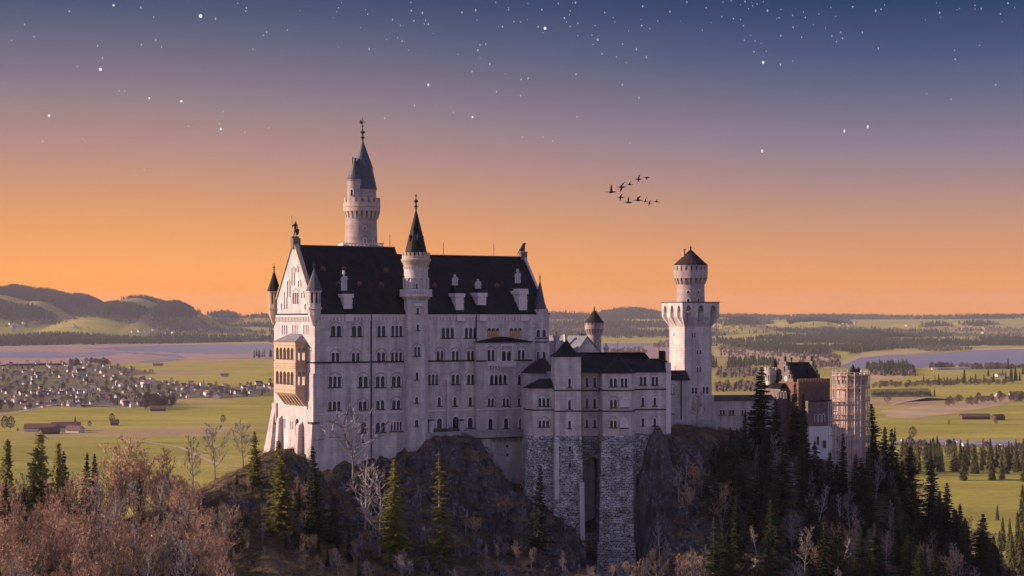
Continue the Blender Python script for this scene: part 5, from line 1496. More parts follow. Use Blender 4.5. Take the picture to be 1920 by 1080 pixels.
# woods of the far country: outlines as seen from the viewpoint, with a number of trees
CONIFER = [([(505, 597), (1035, 600), (1035, 622), (760, 632), (505, 632)], 1900), ([(505, 634), (760, 633), (760, 642), (505, 642)], 420), ([(1245, 588), (1345, 590), (1345, 612), (1245, 612)], 500), ([(1245, 616), (1345, 622), (1345, 650), (1250, 632)], 420), ([(620, 690), (700, 686), (720, 700), (640, 706)], 120), ([(860, 700), (960, 694), (980, 712), (880, 716)], 120), ([(1255, 672), (1340, 672), (1345, 690), (1260, 690)], 160), ([(140, 545), (215, 545), (222, 590), (150, 590)], 900), ([(-20, 525), (100, 525), (180, 555), (190, 574), (120, 577), (60, 574), (-20, 573)], 4200), ([(180, 565), (180, 550), (300, 550), (390, 585), (375, 592), (300, 592), (200, 588)], 3200), ([(-20, 576), (90, 580), (190, 592), (70, 598), (-20, 600)], 1500),
       ([(-20, 626), (120, 622), (250, 627), (380, 632), (512, 633), (512, 640), (300, 645), (120, 647), (-20, 650)], 2600), ([(380, 588), (430, 586), (512, 593), (512, 597), (400, 595)], 260), ([(430, 612), (512, 606), (512, 616), (450, 620)], 160),
       ([(1030, 604), (1130, 600), (1250, 604), (1250, 612), (1130, 615), (1040, 618)], 900), ([(1030, 575), (1250, 575), (1250, 598), (1030, 598)], 1600), ([(1340, 588), (1925, 588), (1925, 598), (1340, 600)], 2600), ([(1130, 618), (1250, 612), (1255, 630), (1180, 634), (1120, 628)], 500), ([(1030, 622), (1100, 624), (1170, 634), (1100, 632), (1030, 630)], 250),
       ([(1342, 601), (1375, 597), (1430, 601), (1455, 607), (1342, 612)], 330), ([(1475, 603), (1520, 600), (1590, 604), (1600, 608), (1480, 608)], 400), ([(1342, 636), (1420, 622), (1560, 618), (1760, 622), (1800, 636), (1740, 642), (1600, 640), (1400, 646)], 2200), ([(1345, 628), (1440, 630), (1500, 634), (1550, 640), (1560, 668), (1480, 662), (1400, 655), (1345, 645)], 1700),
       ([(1540, 632), (1620, 622), (1700, 628), (1760, 640), (1860, 640), (1840, 648), (1740, 652), (1660, 656), (1600, 662), (1560, 655)], 2600), ([(1720, 612), (1760, 606), (1790, 612), (1750, 616)], 90), ([(1790, 608), (1840, 604), (1880, 608), (1830, 612)], 120), ([(1830, 632), (1925, 636), (1925, 648), (1850, 648)], 600),
       ([(1360, 676), (1440, 674), (1470, 684), (1365, 690)], 130), ([(1620, 690), (1700, 686), (1718, 700), (1690, 704), (1640, 702)], 260)]
BARE = [([(505, 600), (1035, 600), (1035, 634), (505, 634)], 900), ([(1250, 600), (1345, 600), (1345, 640), (1250, 632)], 260), ([(700, 735), (860, 730), (870, 752), (710, 758)], 130), ([(1000, 690), (1120, 684), (1130, 700), (1010, 706)], 120), ([(560, 700), (620, 698), (620, 720), (560, 724)], 90), ([(1150, 720), (1330, 712), (1330, 730), (1160, 742)], 150), ([(-20, 560), (200, 590), (500, 600), (500, 632), (200, 626), (-20, 620)], 1100), ([(-20, 630), (120, 628), (300, 636), (-20, 645)], 260), ([(1340, 616), (1920, 616), (1920, 640), (1340, 640)], 900), ([(1345, 640), (1560, 646), (1560, 672), (1350, 668)], 330), ([(1500, 670), (1575, 668), (1575, 690), (1500, 690)], 160), ([(1690, 648), (1760, 646), (1830, 656), (1740, 660)], 240), ([(1640, 694), (1712, 692), (1712, 704), (1640, 706)], 130), ([(1342, 690), (1420, 694), (1420, 735), (1342, 735)], 120), ([(1130, 660), (1200, 652), (1215, 664), (1130, 668)], 110), ([(1225, 645), (1255, 640), (1255, 655), (1225, 652)], 50), ([(1030, 600), (1250, 602), (1250, 634), (1030, 630)], 700)]
def ground_h(X, Y):
    X = np.asarray(X, dtype=float); Y = np.asarray(Y, dtype=float)
    t = np.clip((Y - 10600) / 9500, 0, 1)
    base = VZ + 132 * (t ** 1.25) + np.clip((Y - 20100) / 8000, 0, 1) * 10
    roll = (fbm(X / 900.0, Y / 700.0, 3, 4) - 0.5) * 26 * np.clip((Y - 10300) / 2500, 0, 1)
    z = base + roll * (1 - 0.6 * np.clip((Y - 17000) / 4000, 0, 1))
    px = X / np.maximum(Y, 1) * FP + CX
    hh = np.zeros_like(z)
    for c, D, row, wpx, dm in HILLS:
        top = (HY - row) / FP * D
        b0 = VZ + 132 * (max(0, min(1, (D - 10600) / 9500)) ** 1.25)
        xc = (c - CX) / FP * D; hw = wpx / FP * D
        g = np.exp(-((X - xc) / hw) ** 2 - ((Y - D) / dm) ** 2)
        hh = np.maximum(hh, np.maximum(top - b0, 0) * g)
    return z + hh * (0.93 + 0.14 * fbm(X / 500.0, Y / 420.0, 9, 4))

def grid_mesh(name, X, Y, Z, material, smooth=True):
    nr, nc = X.shape
    me = bpy.data.meshes.new(name)
    co = np.stack([X, Y, Z], -1).reshape(-1, 3).astype(np.float32)
    i = np.arange(nr * nc).reshape(nr, nc)
    f = np.stack([i[:-1, :-1], i[:-1, 1:], i[1:, 1:], i[1:, :-1]], -1).reshape(-1, 4)
    me.vertices.add(len(co)); me.vertices.foreach_set('co', co.ravel())
    me.loops.add(f.size); me.loops.foreach_set('vertex_index', f.ravel().astype(np.int32))
    me.polygons.add(len(f)); me.polygons.foreach_set('loop_start', np.arange(0, f.size, 4, dtype=np.int32)); me.polygons.foreach_set('loop_total', np.full(len(f), 4, dtype=np.int32))
    me.polygons.foreach_set('use_smooth', np.full(len(f), smooth))
    me.update(calc_edges=True); me.validate()
    me.materials.append(material)
    o = bpy.data.objects.new(name, me); COL.objects.link(o)
    return o

def ground_material():
    m = bpy.data.materials.new('meadows'); m.use_nodes = True
    nt = m.node_tree; N = nt.nodes; L = nt.links; b = N['Principled BSDF']
    b.inputs['Roughness'].default_value = 1.0; b.inputs['Specular IOR Level'].default_value = 0.1
    tc = N.new('ShaderNodeTexCoord')
    def nz(scale, detail=4, stretch=(1, 1, 1), dist=0.0):
        mp = N.new('ShaderNodeMapping'); mp.inputs['Scale'].default_value = stretch
        L.new(tc.outputs['Object'], mp.inputs[0])
        n = N.new('ShaderNodeTexNoise'); n.inputs['Scale'].default_value = scale; n.inputs['Detail'].default_value = detail; n.inputs['Distortion'].default_value = dist
        L.new(mp.outputs[0], n.inputs['Vector']); return n.outputs[0]
    def mr(v, a, c, lo=0.0, hi=1.0):
        r = N.new('ShaderNodeMapRange'); L.new(v, r.inputs[0])
        for i, x in enumerate((a, c, lo, hi)): r.inputs[i + 1].default_value = x
        return r.outputs[0]
    def mix(f, a, c, mode='MIX'):
        x = N.new('ShaderNodeMix'); x.data_type = 'RGBA'; x.blend_type = mode
        if isinstance(f, float): x.inputs[0].default_value = f
        else: L.new(f, x.inputs[0])
        for i, v in ((6, a), (7, c)):
            if isinstance(v, tuple): x.inputs[i].default_value = v + (1,)
            else: L.new(v, x.inputs[i])
        return x.outputs[2]
    # field parcels: cells with their own shade of green or straw
    vo = N.new('ShaderNodeTexVoronoi'); vo.inputs['Scale'].default_value = 0.0022
    mp = N.new('ShaderNodeMapping'); mp.inputs['Scale'].default_value = (1.0, 0.62, 0); mp.inputs['Rotation'].default_value = (0, 0, 0.25); L.new(tc.outputs['Object'], mp.inputs[0]); L.new(mp.outputs[0], vo.inputs['Vector'])
    sp = N.new('ShaderNodeSeparateColor'); L.new(vo.outputs['Color'], sp.inputs[0])
    c = mix(mr(sp.outputs[0], 0.1, 0.9), (0.30, 0.27, 0.048), (0.38, 0.325, 0.065))
    c = mix(mr(nz(0.0016, 5), 0.56, 0.66), c, (0.36, 0.26, 0.13))
    c = mix(1.0, c, rgbgray(N, L, mr(nz(0.012, 6, (0.35, 1.2, 1)), 0.3, 0.7, 0.78, 1.15)), 'MULTIPLY')
    c = mix(1.0, c, rgbgray(N, L, mr(nz(0.15, 4), 0.3, 0.7, 0.85, 1.1)), 'MULTIPLY')
    at = N.new('ShaderNodeAttribute'); at.attribute_name = 'woodland'
    fl = mix(mr(nz(0.004, 5), 0.3, 0.7), (0.030, 0.026, 0.020), (0.060, 0.048, 0.036))
    c = mix(at.outputs['Fac'], c, fl)
    L.new(c, b.inputs['Base Color'])
    return m
M['meadow'] = ground_material()

def land():
    cols = np.concatenate([np.linspace(-4200, -250, 14)[:-1], np.linspace(-250, 2170, 400), np.linspace(2170, 6100, 14)[1:]])
    rows = np.concatenate([np.geomspace(60, 9500, 60)[:-1], np.geomspace(9500, 24600, 170)])
    PX, YY = np.meshgrid(cols, rows)
    XX = (PX - CX) / FP * YY
    ZZ = ground_h(XX, YY)
    g = grid_mesh('ground', XX, YY, ZZ, M['meadow'])
    tag(g, kind='structure')
    # leaf litter and brush under the far woods
    RW = HY - ZZ / YY * FP
    wd = np.zeros(XX.shape)
    for poly, num in CONIFER + BARE:
        dense = 1.0 if (poly, num) in CONIFER else 0.45
        n = len(poly); ins = np.zeros(XX.shape, bool)
        for i in range(n):
            (x0, y0), (x1, y1) = poly[i], poly[(i + 1) % n]
            if y0 == y1: continue
            cr = ((y0 > RW) != (y1 > RW)) & (PX < (x1 - x0) * (RW - y0) / (y1 - y0) + x0)
            ins ^= cr
        patchy = np.clip((fbm(XX / 700.0, YY / 500.0, 17, 4) - 0.36) * 6, 0, 1)
        wd = np.maximum(wd, ins * dense * patchy * (YY > 3000))
    at = g.data.attributes.new('woodland', 'FLOAT', 'POINT'); at.data.foreach_set('value', wd.ravel().astype(np.float32))
land()

def sheet(name, pts, material, lift=0.15, kind='structure', z=None):
    """A flat patch of ground cover laid over the plain."""
    loop = [Vector((x, y, 0)) for x, y in pts]
    tri = tessellate_polygon([loop])
    me = bpy.data.meshes.new(name)
    zz = (VZ + lift) if z is None else z
    me.from_pydata([(v.x, v.y, zz) for v in loop], [], [tuple(t) for t in tri])
    bm = bmesh.new(); bm.from_mesh(me); bmesh.ops.recalc_face_normals(bm, faces=bm.faces)
    for f in bm.faces:
        if f.normal.z < 0: f.normal_flip()
    bm.to_mesh(me); bm.free()
    me.materials.append(material); o = bpy.data.objects.new(name, me); COL.objects.link(o)
    tag(o, kind=kind); return o
def px_sheet(name, pts, material, lift=0.15, wobble=0.0, seed=1):
    q = []
    n = len(pts)
    for i in range(n):
        a, b = Vector(pts[i]), Vector(pts[(i + 1) % n]); m = max(1, int((b - a).length / 12))
        for j in range(m):
            p = a.lerp(b, j / m)
            w = (vnoise(np.array([p.x / 14.0]), np.array([p.y / 4.0]), seed)[0] - 0.5) * 2 * wobble
            q.append(gp(p.x, p.y + w))
    return sheet(name, q, material, lift)

M['mud'] = mat('mudflat', (0.33, 0.215, 0.175), 0.9, 0.2, vary=0.2, vscale=0.004)
M['straw'] = mat('straw_field', (0.42, 0.31, 0.17), 1.0, 0.1, vary=0.2, vscale=0.01)
M['track'] = mat('gravel_track', (0.42, 0.34, 0.26), 1.0, 0.1)
M['darkgrass'] = mat('rough_pasture', (0.13, 0.13, 0.04), 1.0, 0.1, vary=0.25, vscale=0.02)
def water_mat():
    m = mat('lake_water', (0.16, 0.17, 0.25), 0.25, 0.35)
    nt = m.node_tree; N = nt.nodes; L = nt.links; b = N['Principled BSDF']
    tc = N.new('ShaderNodeTexCoord'); mp = N.new('ShaderNodeMapping'); mp.inputs['Scale'].default_value = (0.004, 0.03, 1)
    n = N.new('ShaderNodeTexNoise'); n.inputs['Detail'].default_value = 5; L.new(tc.outputs['Object'], mp.inputs[0]); L.new(mp.outputs[0], n.inputs['Vector'])
    bp = N.new('ShaderNodeBump'); bp.inputs['Strength'].default_value = 0.35; bp.inputs['Distance'].default_value = 0.8
    L.new(n.outputs[0], bp.inputs['Height']); L.new(bp.outputs[0], b.inputs['Normal'])
    return m
M['water'] = water_mat()
# reservoir with its bare mud shores, left of the castle and behind it
px_sheet('mudflat_ground', [(-120, 646), (520, 643.5), (1040, 641), (1300, 634), (1310, 660), (1265, 672), (1120, 674), (1030, 666), (520, 674), (430, 673), (330, 676), (240, 681), (180, 684), (-120, 688)], M['mud'], 0.2, 0.6, 2)
px_sheet('lake', [(150, 653), (230, 650.5), (320, 647), (430, 645.5), (520, 644.5), (1030, 644), (1030, 662), (520, 662.5), (440, 663), (380, 663.5), (310, 660.5), (250, 659)], M['water'], 0.5, 0.7, 3)
px_sheet('lake', [(-100, 662), (60, 660), (150, 662), (200, 659), (330, 664), (350, 671), (300, 667), (230, 662.5), (205, 668), (100, 671.5), (-100, 671)], M['water'], 0.45, 1.2, 4)
px_sheet('lake', [(256, 679), (275, 675), (320, 672), (345, 674), (310, 678), (275, 681)], M['water'], 0.45, 0.3, 5)
px_sheet('lake', [(1030, 632), (1110, 634), (1170, 638.5), (1255, 632), (1255, 640), (1200, 650), (1180, 655), (1100, 657), (1030, 660)], M['water'], 0.6, 0.5, 6)
# the lake on the right
px_sheet('lake', [(1576, 690), (1590, 681), (1612, 671), (1660, 666.5), (1740, 663.5), (1800, 660), (1830, 656.5), (1930, 654), (2100, 652), (2100, 681), (1930, 683), (1800, 686), (1740, 688), (1680, 692), (1620, 692)], M['water'], 0.35, 0.5, 7)
px_sheet('shore_ground', [(1640, 661), (1700, 657), (1760, 659), (1700, 663), (1612, 671.5), (1570, 690), (1540, 691), (1600, 668)], M['straw'], 0.2, 0.6, 8)
px_sheet('shore_ground', [(1810, 652.5), (1930, 650.5), (2100, 649), (2100, 653), (1930, 655), (1860, 659), (1835, 658)], M['straw'], 0.2, 0.3, 9)
# parcels and tracks of the plain
px_sheet('straw_field', [(1630, 703), (1690, 700), (1695, 711), (1634, 717)], M['straw'], 0.2, 0.4, 10)
px_sheet('straw_field', [(1650, 770), (1760, 757), (1880, 744), (1930, 742), (1880, 760), (1790, 775), (1720, 785), (1668, 784)], M['straw'], 0.2, 1.2, 11)
px_sheet('straw_field', [(1340, 655), (1460, 660), (1570, 668), (1560, 676), (1420, 672), (1340, 668)], M['straw'], 0.2, 0.8, 12)
px_sheet('rough_field', [(1632, 730), (1740, 728), (1750, 744), (1634, 745)], M['darkgrass'], 0.2, 0.4, 13)
def track(pts, w, mat_='track', lift=0.35):
    c = [Vector(gp(*p)) for p in pts]; l, r = [], []
    for i, p in enumerate(c):
        t = (c[min(i + 1, len(c) - 1)] - c[max(i - 1, 0)]).normalized(); n = Vector((-t.y, t.x))
        l.append(tuple(p + n * w / 2)); r.append(tuple(p - n * w / 2))
    return sheet('track', l + r[::-1], M[mat_], lift)
M['villageground'] = mat('village_ground', (0.15, 0.105, 0.08), 1.0, 0.1, vary=0.4, vscale=0.02, alt=(0.16, 0.15, 0.05), altscale=0.006)
px_sheet('village_ground', [(-20, 685), (60, 681), (150, 682), (210, 686), (285, 698), (295, 701), (232, 706), (300, 714), (345, 721), (420, 726), (512, 720), (512, 742), (430, 746), (330, 748), (322, 763), (170, 764), (100, 761), (40, 769), (-20, 775)], M['villageground'], 0.2, 1.0, 15)
track([(1670, 760), (1690, 754), (1735, 746), (1790, 749), (1920, 745)], 9)
track([(1765, 704), (1800, 699), (1810, 692)], 7)
track([(-20, 781), (40, 772), (95, 760), (130, 757), (220, 763), (330, 768)], 9)
track([(1850, 1001), (1890, 999), (1960, 997)], 4)
track([(15, 862), (60, 863), (130, 870)], 5); track([(230, 823), (280, 830), (340, 840), (400, 868), (470, 880)], 5)

# ------------------------------------------------------------------ the crag and its slopes
CTRL = [  # (column, row, distance) of points on the bare ground
    (585, 893, 494), (640, 893, 501), (700, 868, 507), (760, 861, 510), (800, 838, 511), (830, 828, 513), (890, 826, 518), (925, 860, 522), (945, 900, 524), (960, 925, 516), (985, 935, 511),
    (1015, 965, 505), (1045, 1000, 501), (1070, 1012, 499), (1100, 1040, 508), (1112, 1070, 509), (1125, 1100, 505), (1142, 1115, 500), (1160, 1120, 497), (1182, 1115, 499), (1199, 1100, 503), (1140, 1120, 511), (1160, 1120, 512), (1186, 1120, 512), (1197, 1110, 510), (1205, 1050, 507), (1207, 1000, 509.5), (1206, 900, 512.5), (1207, 858, 514), (1217, 845, 513.5), (1225, 880, 511.5), (1225, 980, 508), (1090, 1010, 503), (1108, 1010, 519), (1112, 985, 526), (1150, 1088, 486), (1200, 1084, 488), (1100, 1072, 488), (1230, 818, 513.5), (1260, 812, 520), (1300, 806, 540), (1350, 808, 555), (1400, 810, 562), (1450, 835, 566),
    (540, 858, 494), (505, 842, 508), (440, 886, 500), (400, 908, 496), (360, 932, 492), (300, 962, 486), (200, 985, 482), (100, 1000, 480), (0, 1010, 478), (-150, 1030, 474), (-400, 1040, 470),
    (560, 935, 478), (480, 960, 472), (600, 990, 474), (660, 950, 490), (700, 935, 496), (740, 935, 497), (800, 920, 502), (850, 900, 508), (900, 930, 508), (700, 1040, 474), (780, 1010, 487), (850, 1000, 493), (920, 1010, 500), (960, 1020, 496), (1000, 1040, 486), (1060, 1080, 480),
    (1242, 950, 507), (1240, 1085, 494), (1300, 900, 514), (1300, 985, 500), (1300, 1090, 486), (1400, 900, 525), (1400, 990, 500), (1400, 1090, 480), (1460, 950, 515), (1460, 1060, 486),
    (1540, 866, 586), (1600, 872, 585), (1560, 880, 560), (1600, 885, 560), (1640, 890, 562), (1500, 872, 572), (1650, 890, 580), (1700, 945, 570), (1760, 1000, 560), (1830, 1055, 550), (1900, 1100, 540), (2050, 1200, 520),
    (1540, 980, 535), (1540, 1070, 500), (1620, 1010, 525), (1620, 1100, 495), (1700, 1080, 510),
    (0, 1130, 430), (200, 1110, 430), (400, 1110, 430), (600, 1130, 425), (0, 1260, 380), (300, 1260, 380), (600, 1300, 370), (-300, 1260, 380), (900, 1250, 430), (1100, 1250, 430), (1300, 1250, 430), (1500, 1250, 430), (1700, 1300, 430), (900, 1500, 360), (1400, 1500, 360), (2000, 1500, 380), (1900, 1300, 450),
    # behind the ridge
    (640, 815, 545), (800, 805, 560), (1000, 805, 565), (1200, 805, 560), (1350, 810, 590), (1500, 855, 610), (1600, 868, 615),
    (440, 1000, 550), (300, 1080, 540), (100, 1100, 530), (0, 1110, 530), (-300, 1120, 530), (600, 950, 600), (900, 950, 620), (1200, 950, 630), (1450, 970, 650), (1650, 1000, 650), (1850, 1180, 620), (2050, 1260, 600),
    (-300, 1345, 700), (0, 1345, 700), (300, 1345, 700), (600, 1300, 730), (900, 1300, 740), (1200, 1300, 740), (1500, 1300, 750), (1800, 1330, 740), (2100, 1345, 720)]
def crag():
    pts = np.array([((px - CX) / FP * Y, Y, (HY - py) / FP * Y) for px, py, Y in CTRL])
    A = pts[:, :2]; n = len(A)
    d = np.sqrt(((A[:, None] - A[None]) ** 2).sum(-1) + 4.0)
    K = np.zeros((n + 3, n + 3)); K[:n, :n] = -d + np.eye(n) * 0.0
    K[:n, n] = 1; K[:n, n + 1:] = A / 100; K[n, :n] = 1; K[n + 1:, :n] = A.T / 100
    w = np.linalg.solve(K, np.concatenate([pts[:, 2], [0, 0, 0]]))
    def f(X, Y):
        X = np.asarray(X, float); Y = np.asarray(Y, float)
        sh = X.shape; q = np.stack([X.ravel(), Y.ravel()], -1)
        out = np.empty(len(q))
        for i in range(0, len(q), 20000):
            s = q[i:i + 20000]
            dd = np.sqrt(((s[:, None] - A[None]) ** 2).sum(-1) + 4.0)
            out[i:i + 20000] = -dd @ w[:n] + w[n] + (s / 100) @ w[n + 1:]
        z = out.reshape(sh)
        return z
    return f
crag_f = crag()
def crag_z(X, Y):
    X = np.asarray(X, float); Y = np.asarray(Y, float)
    z = crag_f(X, Y)
    # rough rock: ledges and knobs, strongest on the cliff below the walls
    cl = np.exp(-((X - 25) / 75.0) ** 2) * np.exp(-((Y - 497) / 26.0) ** 2)
    r1 = (fbm(X / 13.0, Y / 9.0, 21, 5) - 0.5); r2 = np.abs(fbm(X / 6.0, Y / 6.0, 31, 3) - 0.5)
    r3 = fbm(X / 2.4, Y / 2.4, 41, 3) - 0.5
    z = z + r1 * (3.0 + 6.0 * cl) - r2 * (1.6 + 5.0 * cl) + r3 * (0.9 + 3.2 * cl)
    lz = z / 4.2; fr_ = lz - np.floor(lz); z = z + cl * 1.6 * (np.clip((fr_ - 0.35) / 0.3, 0, 1) - fr_) * (0.4 + 1.2 * vnoise(X / 9.0, Y / 9.0, 51))
    edge = np.minimum.reduce([(X + 420) / 60.0, (520 - X) / 60.0, (Y - 330) / 50.0, (780 - Y) / 60.0])
    edge = np.clip(edge, 0, 1); edge = edge * edge * (3 - 2 * edge)
    return (VZ - 4) + (np.maximum(z, VZ - 4) - (VZ - 4)) * edge

def rock_material():
    m = bpy.data.materials.new('crag_rock'); m.use_nodes = True
    nt = m.node_tree; N = nt.nodes; L = nt.links; b = N['Principled BSDF']
    b.inputs['Roughness'].default_value = 0.95; b.inputs['Specular IOR Level'].default_value = 0.15
    tc = N.new('ShaderNodeTexCoord'); ge = N.new('ShaderNodeNewGeometry'); sx = N.new('ShaderNodeSeparateXYZ'); L.new(ge.outputs['Normal'], sx.inputs[0])
    def nz(scale, detail=6, st=(1, 1, 1), rough=0.65):
        mp = N.new('ShaderNodeMapping'); mp.inputs['Scale'].default_value = st; L.new(tc.outputs['Object'], mp.inputs[0])
        n = N.new('ShaderNodeTexNoise'); n.inputs['Scale'].default_value = scale; n.inputs['Detail'].default_value = detail; n.inputs['Roughness'].default_value = rough
        L.new(mp.outputs[0], n.inputs['Vector']); return n.outputs[0]
    def mr(v, a, c, lo=0.0, hi=1.0):
        r = N.new('ShaderNodeMapRange'); L.new(v, r.inputs[0])
        for i, x in enumerate((a, c, lo, hi)): r.inputs[i + 1].default_value = x
        return r.outputs[0]
    def mix(f, a, c):
        x = N.new('ShaderNodeMix'); x.data_type = 'RGBA'; L.new(f, x.inputs[0])
        for i, v in ((6, a), (7, c)):
            if isinstance(v, tuple): x.inputs[i].default_value = v + (1,)
            else: L.new(v, x.inputs[i])
        return x.outputs[2]
    rock = mix(mr(nz(1.1, 10, (1, 1, 0.5), 0.8), 0.52, 0.66), (0.085, 0.078, 0.082), (0.34, 0.325, 0.34))
    rock = mix(mr(nz(0.3, 8, (1, 1, 0.22), 0.75), 0.47, 0.56), rock, (0.045, 0.04, 0.04))
    veg = mix(mr(nz(0.5), 0.35, 0.65), (0.035, 0.028, 0.018), (0.13, 0.085, 0.045))
    veg = mix(mr(nz(0.09), 0.5, 0.62), veg, (0.04, 0.045, 0.016))
    veg = mix(mr(nz(0.07, 5), 0.5, 0.6), veg, mix(mr(nz(0.9), 0.35, 0.65), (0.27, 0.18, 0.08), (0.12, 0.09, 0.04)))
    a = N.new('ShaderNodeMath'); a.operation = 'ADD'; L.new(sx.outputs[2], a.inputs[0]); L.new(mr(nz(0.25), 0.2, 0.8, -0.28, 0.28), a.inputs[1])
    c = mix(mr(a.outputs[0], 0.56, 0.76), rock, veg)
    L.new(c, b.inputs['Base Color'])
    bp = N.new('ShaderNodeBump'); bp.inputs['Strength'].default_value = 0.9; bp.inputs['Distance'].default_value = 1.1
    L.new(nz(0.7, 10, (1, 1, 0.7), 0.72), bp.inputs['Height']); L.new(bp.outputs[0], b.inputs['Normal'])
    return m
M['crag'] = rock_material()
xs = np.concatenate([np.arange(-430, -140, 6.0), np.arange(-140, -75, 1.2), np.arange(-75, 95, 0.62), np.arange(95, 175, 1.2), np.arange(175, 530, 6.0)])
ys = np.concatenate([np.arange(325, 430, 5.0), np.arange(430, 470, 1.0), np.arange(470, 530, 0.45), np.arange(530, 600, 1.2), np.arange(600, 790, 6.0)])
XX, YY = np.meshgrid(xs, ys)
ZZ = crag_z(XX, YY)
# broken rock: push the steep parts in and out along their normals, in slabs and cracks
gy, gx = np.gradient(ZZ, ys, xs)
nl = np.sqrt(gx ** 2 + gy ** 2 + 1); NX, NY, NZ = -gx / nl, -gy / nl, 1 / nl
steep = np.clip((np.sqrt(gx ** 2 + gy ** 2) - 0.55) / 1.1, 0, 1) * np.exp(-(np.maximum(np.abs(XX - 25) - 90, 0) / 25.0) ** 2) * (YY < 560)
S1 = XX * 0.8 + YY * 0.6
n1 = np.abs(fbm(S1 / 7.0, ZZ / 9.0, 61, 3) - 0.5) * 2; n2 = np.abs(fbm(S1 / 2.6 + 40, ZZ / 4.0, 71, 3) - 0.5) * 2; n3 = vnoise(S1 / 1.3, ZZ / 1.6, 81)
block = np.floor(fbm(S1 / 5.0 + 9, ZZ / 6.0, 91, 3) * 7) / 7
D = steep * (2.6 * (block - 0.5) + 1.6 * (n1 - 0.4) + 1.1 * (n2 - 0.4) + 0.55 * (n3 - 0.5)) + (1 - steep) * 0.25 * (n3 - 0.5)
edge_ = (XX > -130) & (XX < 170) & (YY > 435) & (YY < 595)
D = D * edge_
XD, YD, ZD = XX + NX * D, YY + NY * D, ZZ + NZ * D
cg = grid_mesh('rocky_hill', XD, YD, ZD, M['crag'], False)
tag(cg, kind='structure')
def crag_at(x, y):
    """Height of the crag sheet itself, read from its grid."""
    i = np.clip(np.searchsorted(xs, x) - 1, 0, len(xs) - 2); j = np.clip(np.searchsorted(ys, y) - 1, 0, len(ys) - 2)
    fx = (x - xs[i]) / (xs[i + 1] - xs[i]); fy = (y - ys[j]) / (ys[j + 1] - ys[j])
    return float((ZZ[j, i] * (1 - fx) + ZZ[j, i + 1] * fx) * (1 - fy) + (ZZ[j + 1, i] * (1 - fx) + ZZ[j + 1, i + 1] * fx) * fy)

# ------------------------------------------------------------------ air
def haze():
    x, y0, y1, z0, z1 = 29000.0, -300.0, 25000.0, VZ - 12, 262.0
    me = bpy.data.meshes.new('haze')
    v = [(-x, y0, z0), (x, y0, z0), (x, y1, z0), (-x, y1, z0), (-x, y0, z1), (x, y0, z1), (x, y1, z1), (-x, y1, z1)]
    me.from_pydata(v, [], [(0, 3, 2, 1), (4, 5, 6, 7), (0, 1, 5, 4), (1, 2, 6, 5), (2, 3, 7, 6), (3, 0, 4, 7)])
    m = bpy.data.materials.new('evening_haze'); m.use_nodes = True; nt = m.node_tree; nt.nodes.clear()
    o_ = nt.nodes.new('ShaderNodeOutputMaterial'); p = nt.nodes.new('ShaderNodeVolumePrincipled')
    p.inputs['Color'].default_value = (0.82, 0.77, 0.86, 1); p.inputs['Density'].default_value = HAZE; p.inputs['Anisotropy'].default_value = 0.0
    nt.links.new(p.outputs[0], o_.inputs['Volume'])
    me.materials.append(m); o = bpy.data.objects.new('haze', me); COL.objects.link(o); tag(o, kind='stuff')
HAZE = 1.75e-5
haze()
# ================================================================== trees
M['bark'] = mat('grey_bark', (0.26, 0.21, 0.18), 0.95, 0.1, vary=0.3, vscale=1.5, rnd=0.25)
M['palebark'] = mat('pale_bare_bark', (0.42, 0.35, 0.33), 0.95, 0.1, vary=0.25, vscale=1.5)
M['twig'] = mat('brown_twigs', (0.46, 0.295, 0.18), 0.95, 0.1, vary=0.35, vscale=0.35, rnd=0.30)
M['greytwig'] = mat('grey_twigs', (0.30, 0.25, 0.235), 0.95, 0.1, vary=0.3, vscale=0.4, rnd=0.25)
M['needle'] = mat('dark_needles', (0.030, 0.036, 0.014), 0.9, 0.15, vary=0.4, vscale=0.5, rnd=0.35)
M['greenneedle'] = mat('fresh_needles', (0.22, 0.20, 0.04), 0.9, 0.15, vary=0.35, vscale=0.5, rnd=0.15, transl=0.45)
M['larch'] = mat('larch_needles', (0.42, 0.39, 0.12), 0.9, 0.15, vary=0.3, vscale=0.5, rnd=0.2, transl=0.45)

def mesh_from(name, V, Fc, material):
    me = bpy.data.meshes.new(name); me.from_pydata([tuple(v) for v in V], [], Fc); me.materials.append(material)
    return me

def rv(r, s=1.0): return Vector((r.gauss(0, s), r.gauss(0, s), r.gauss(0, s)))

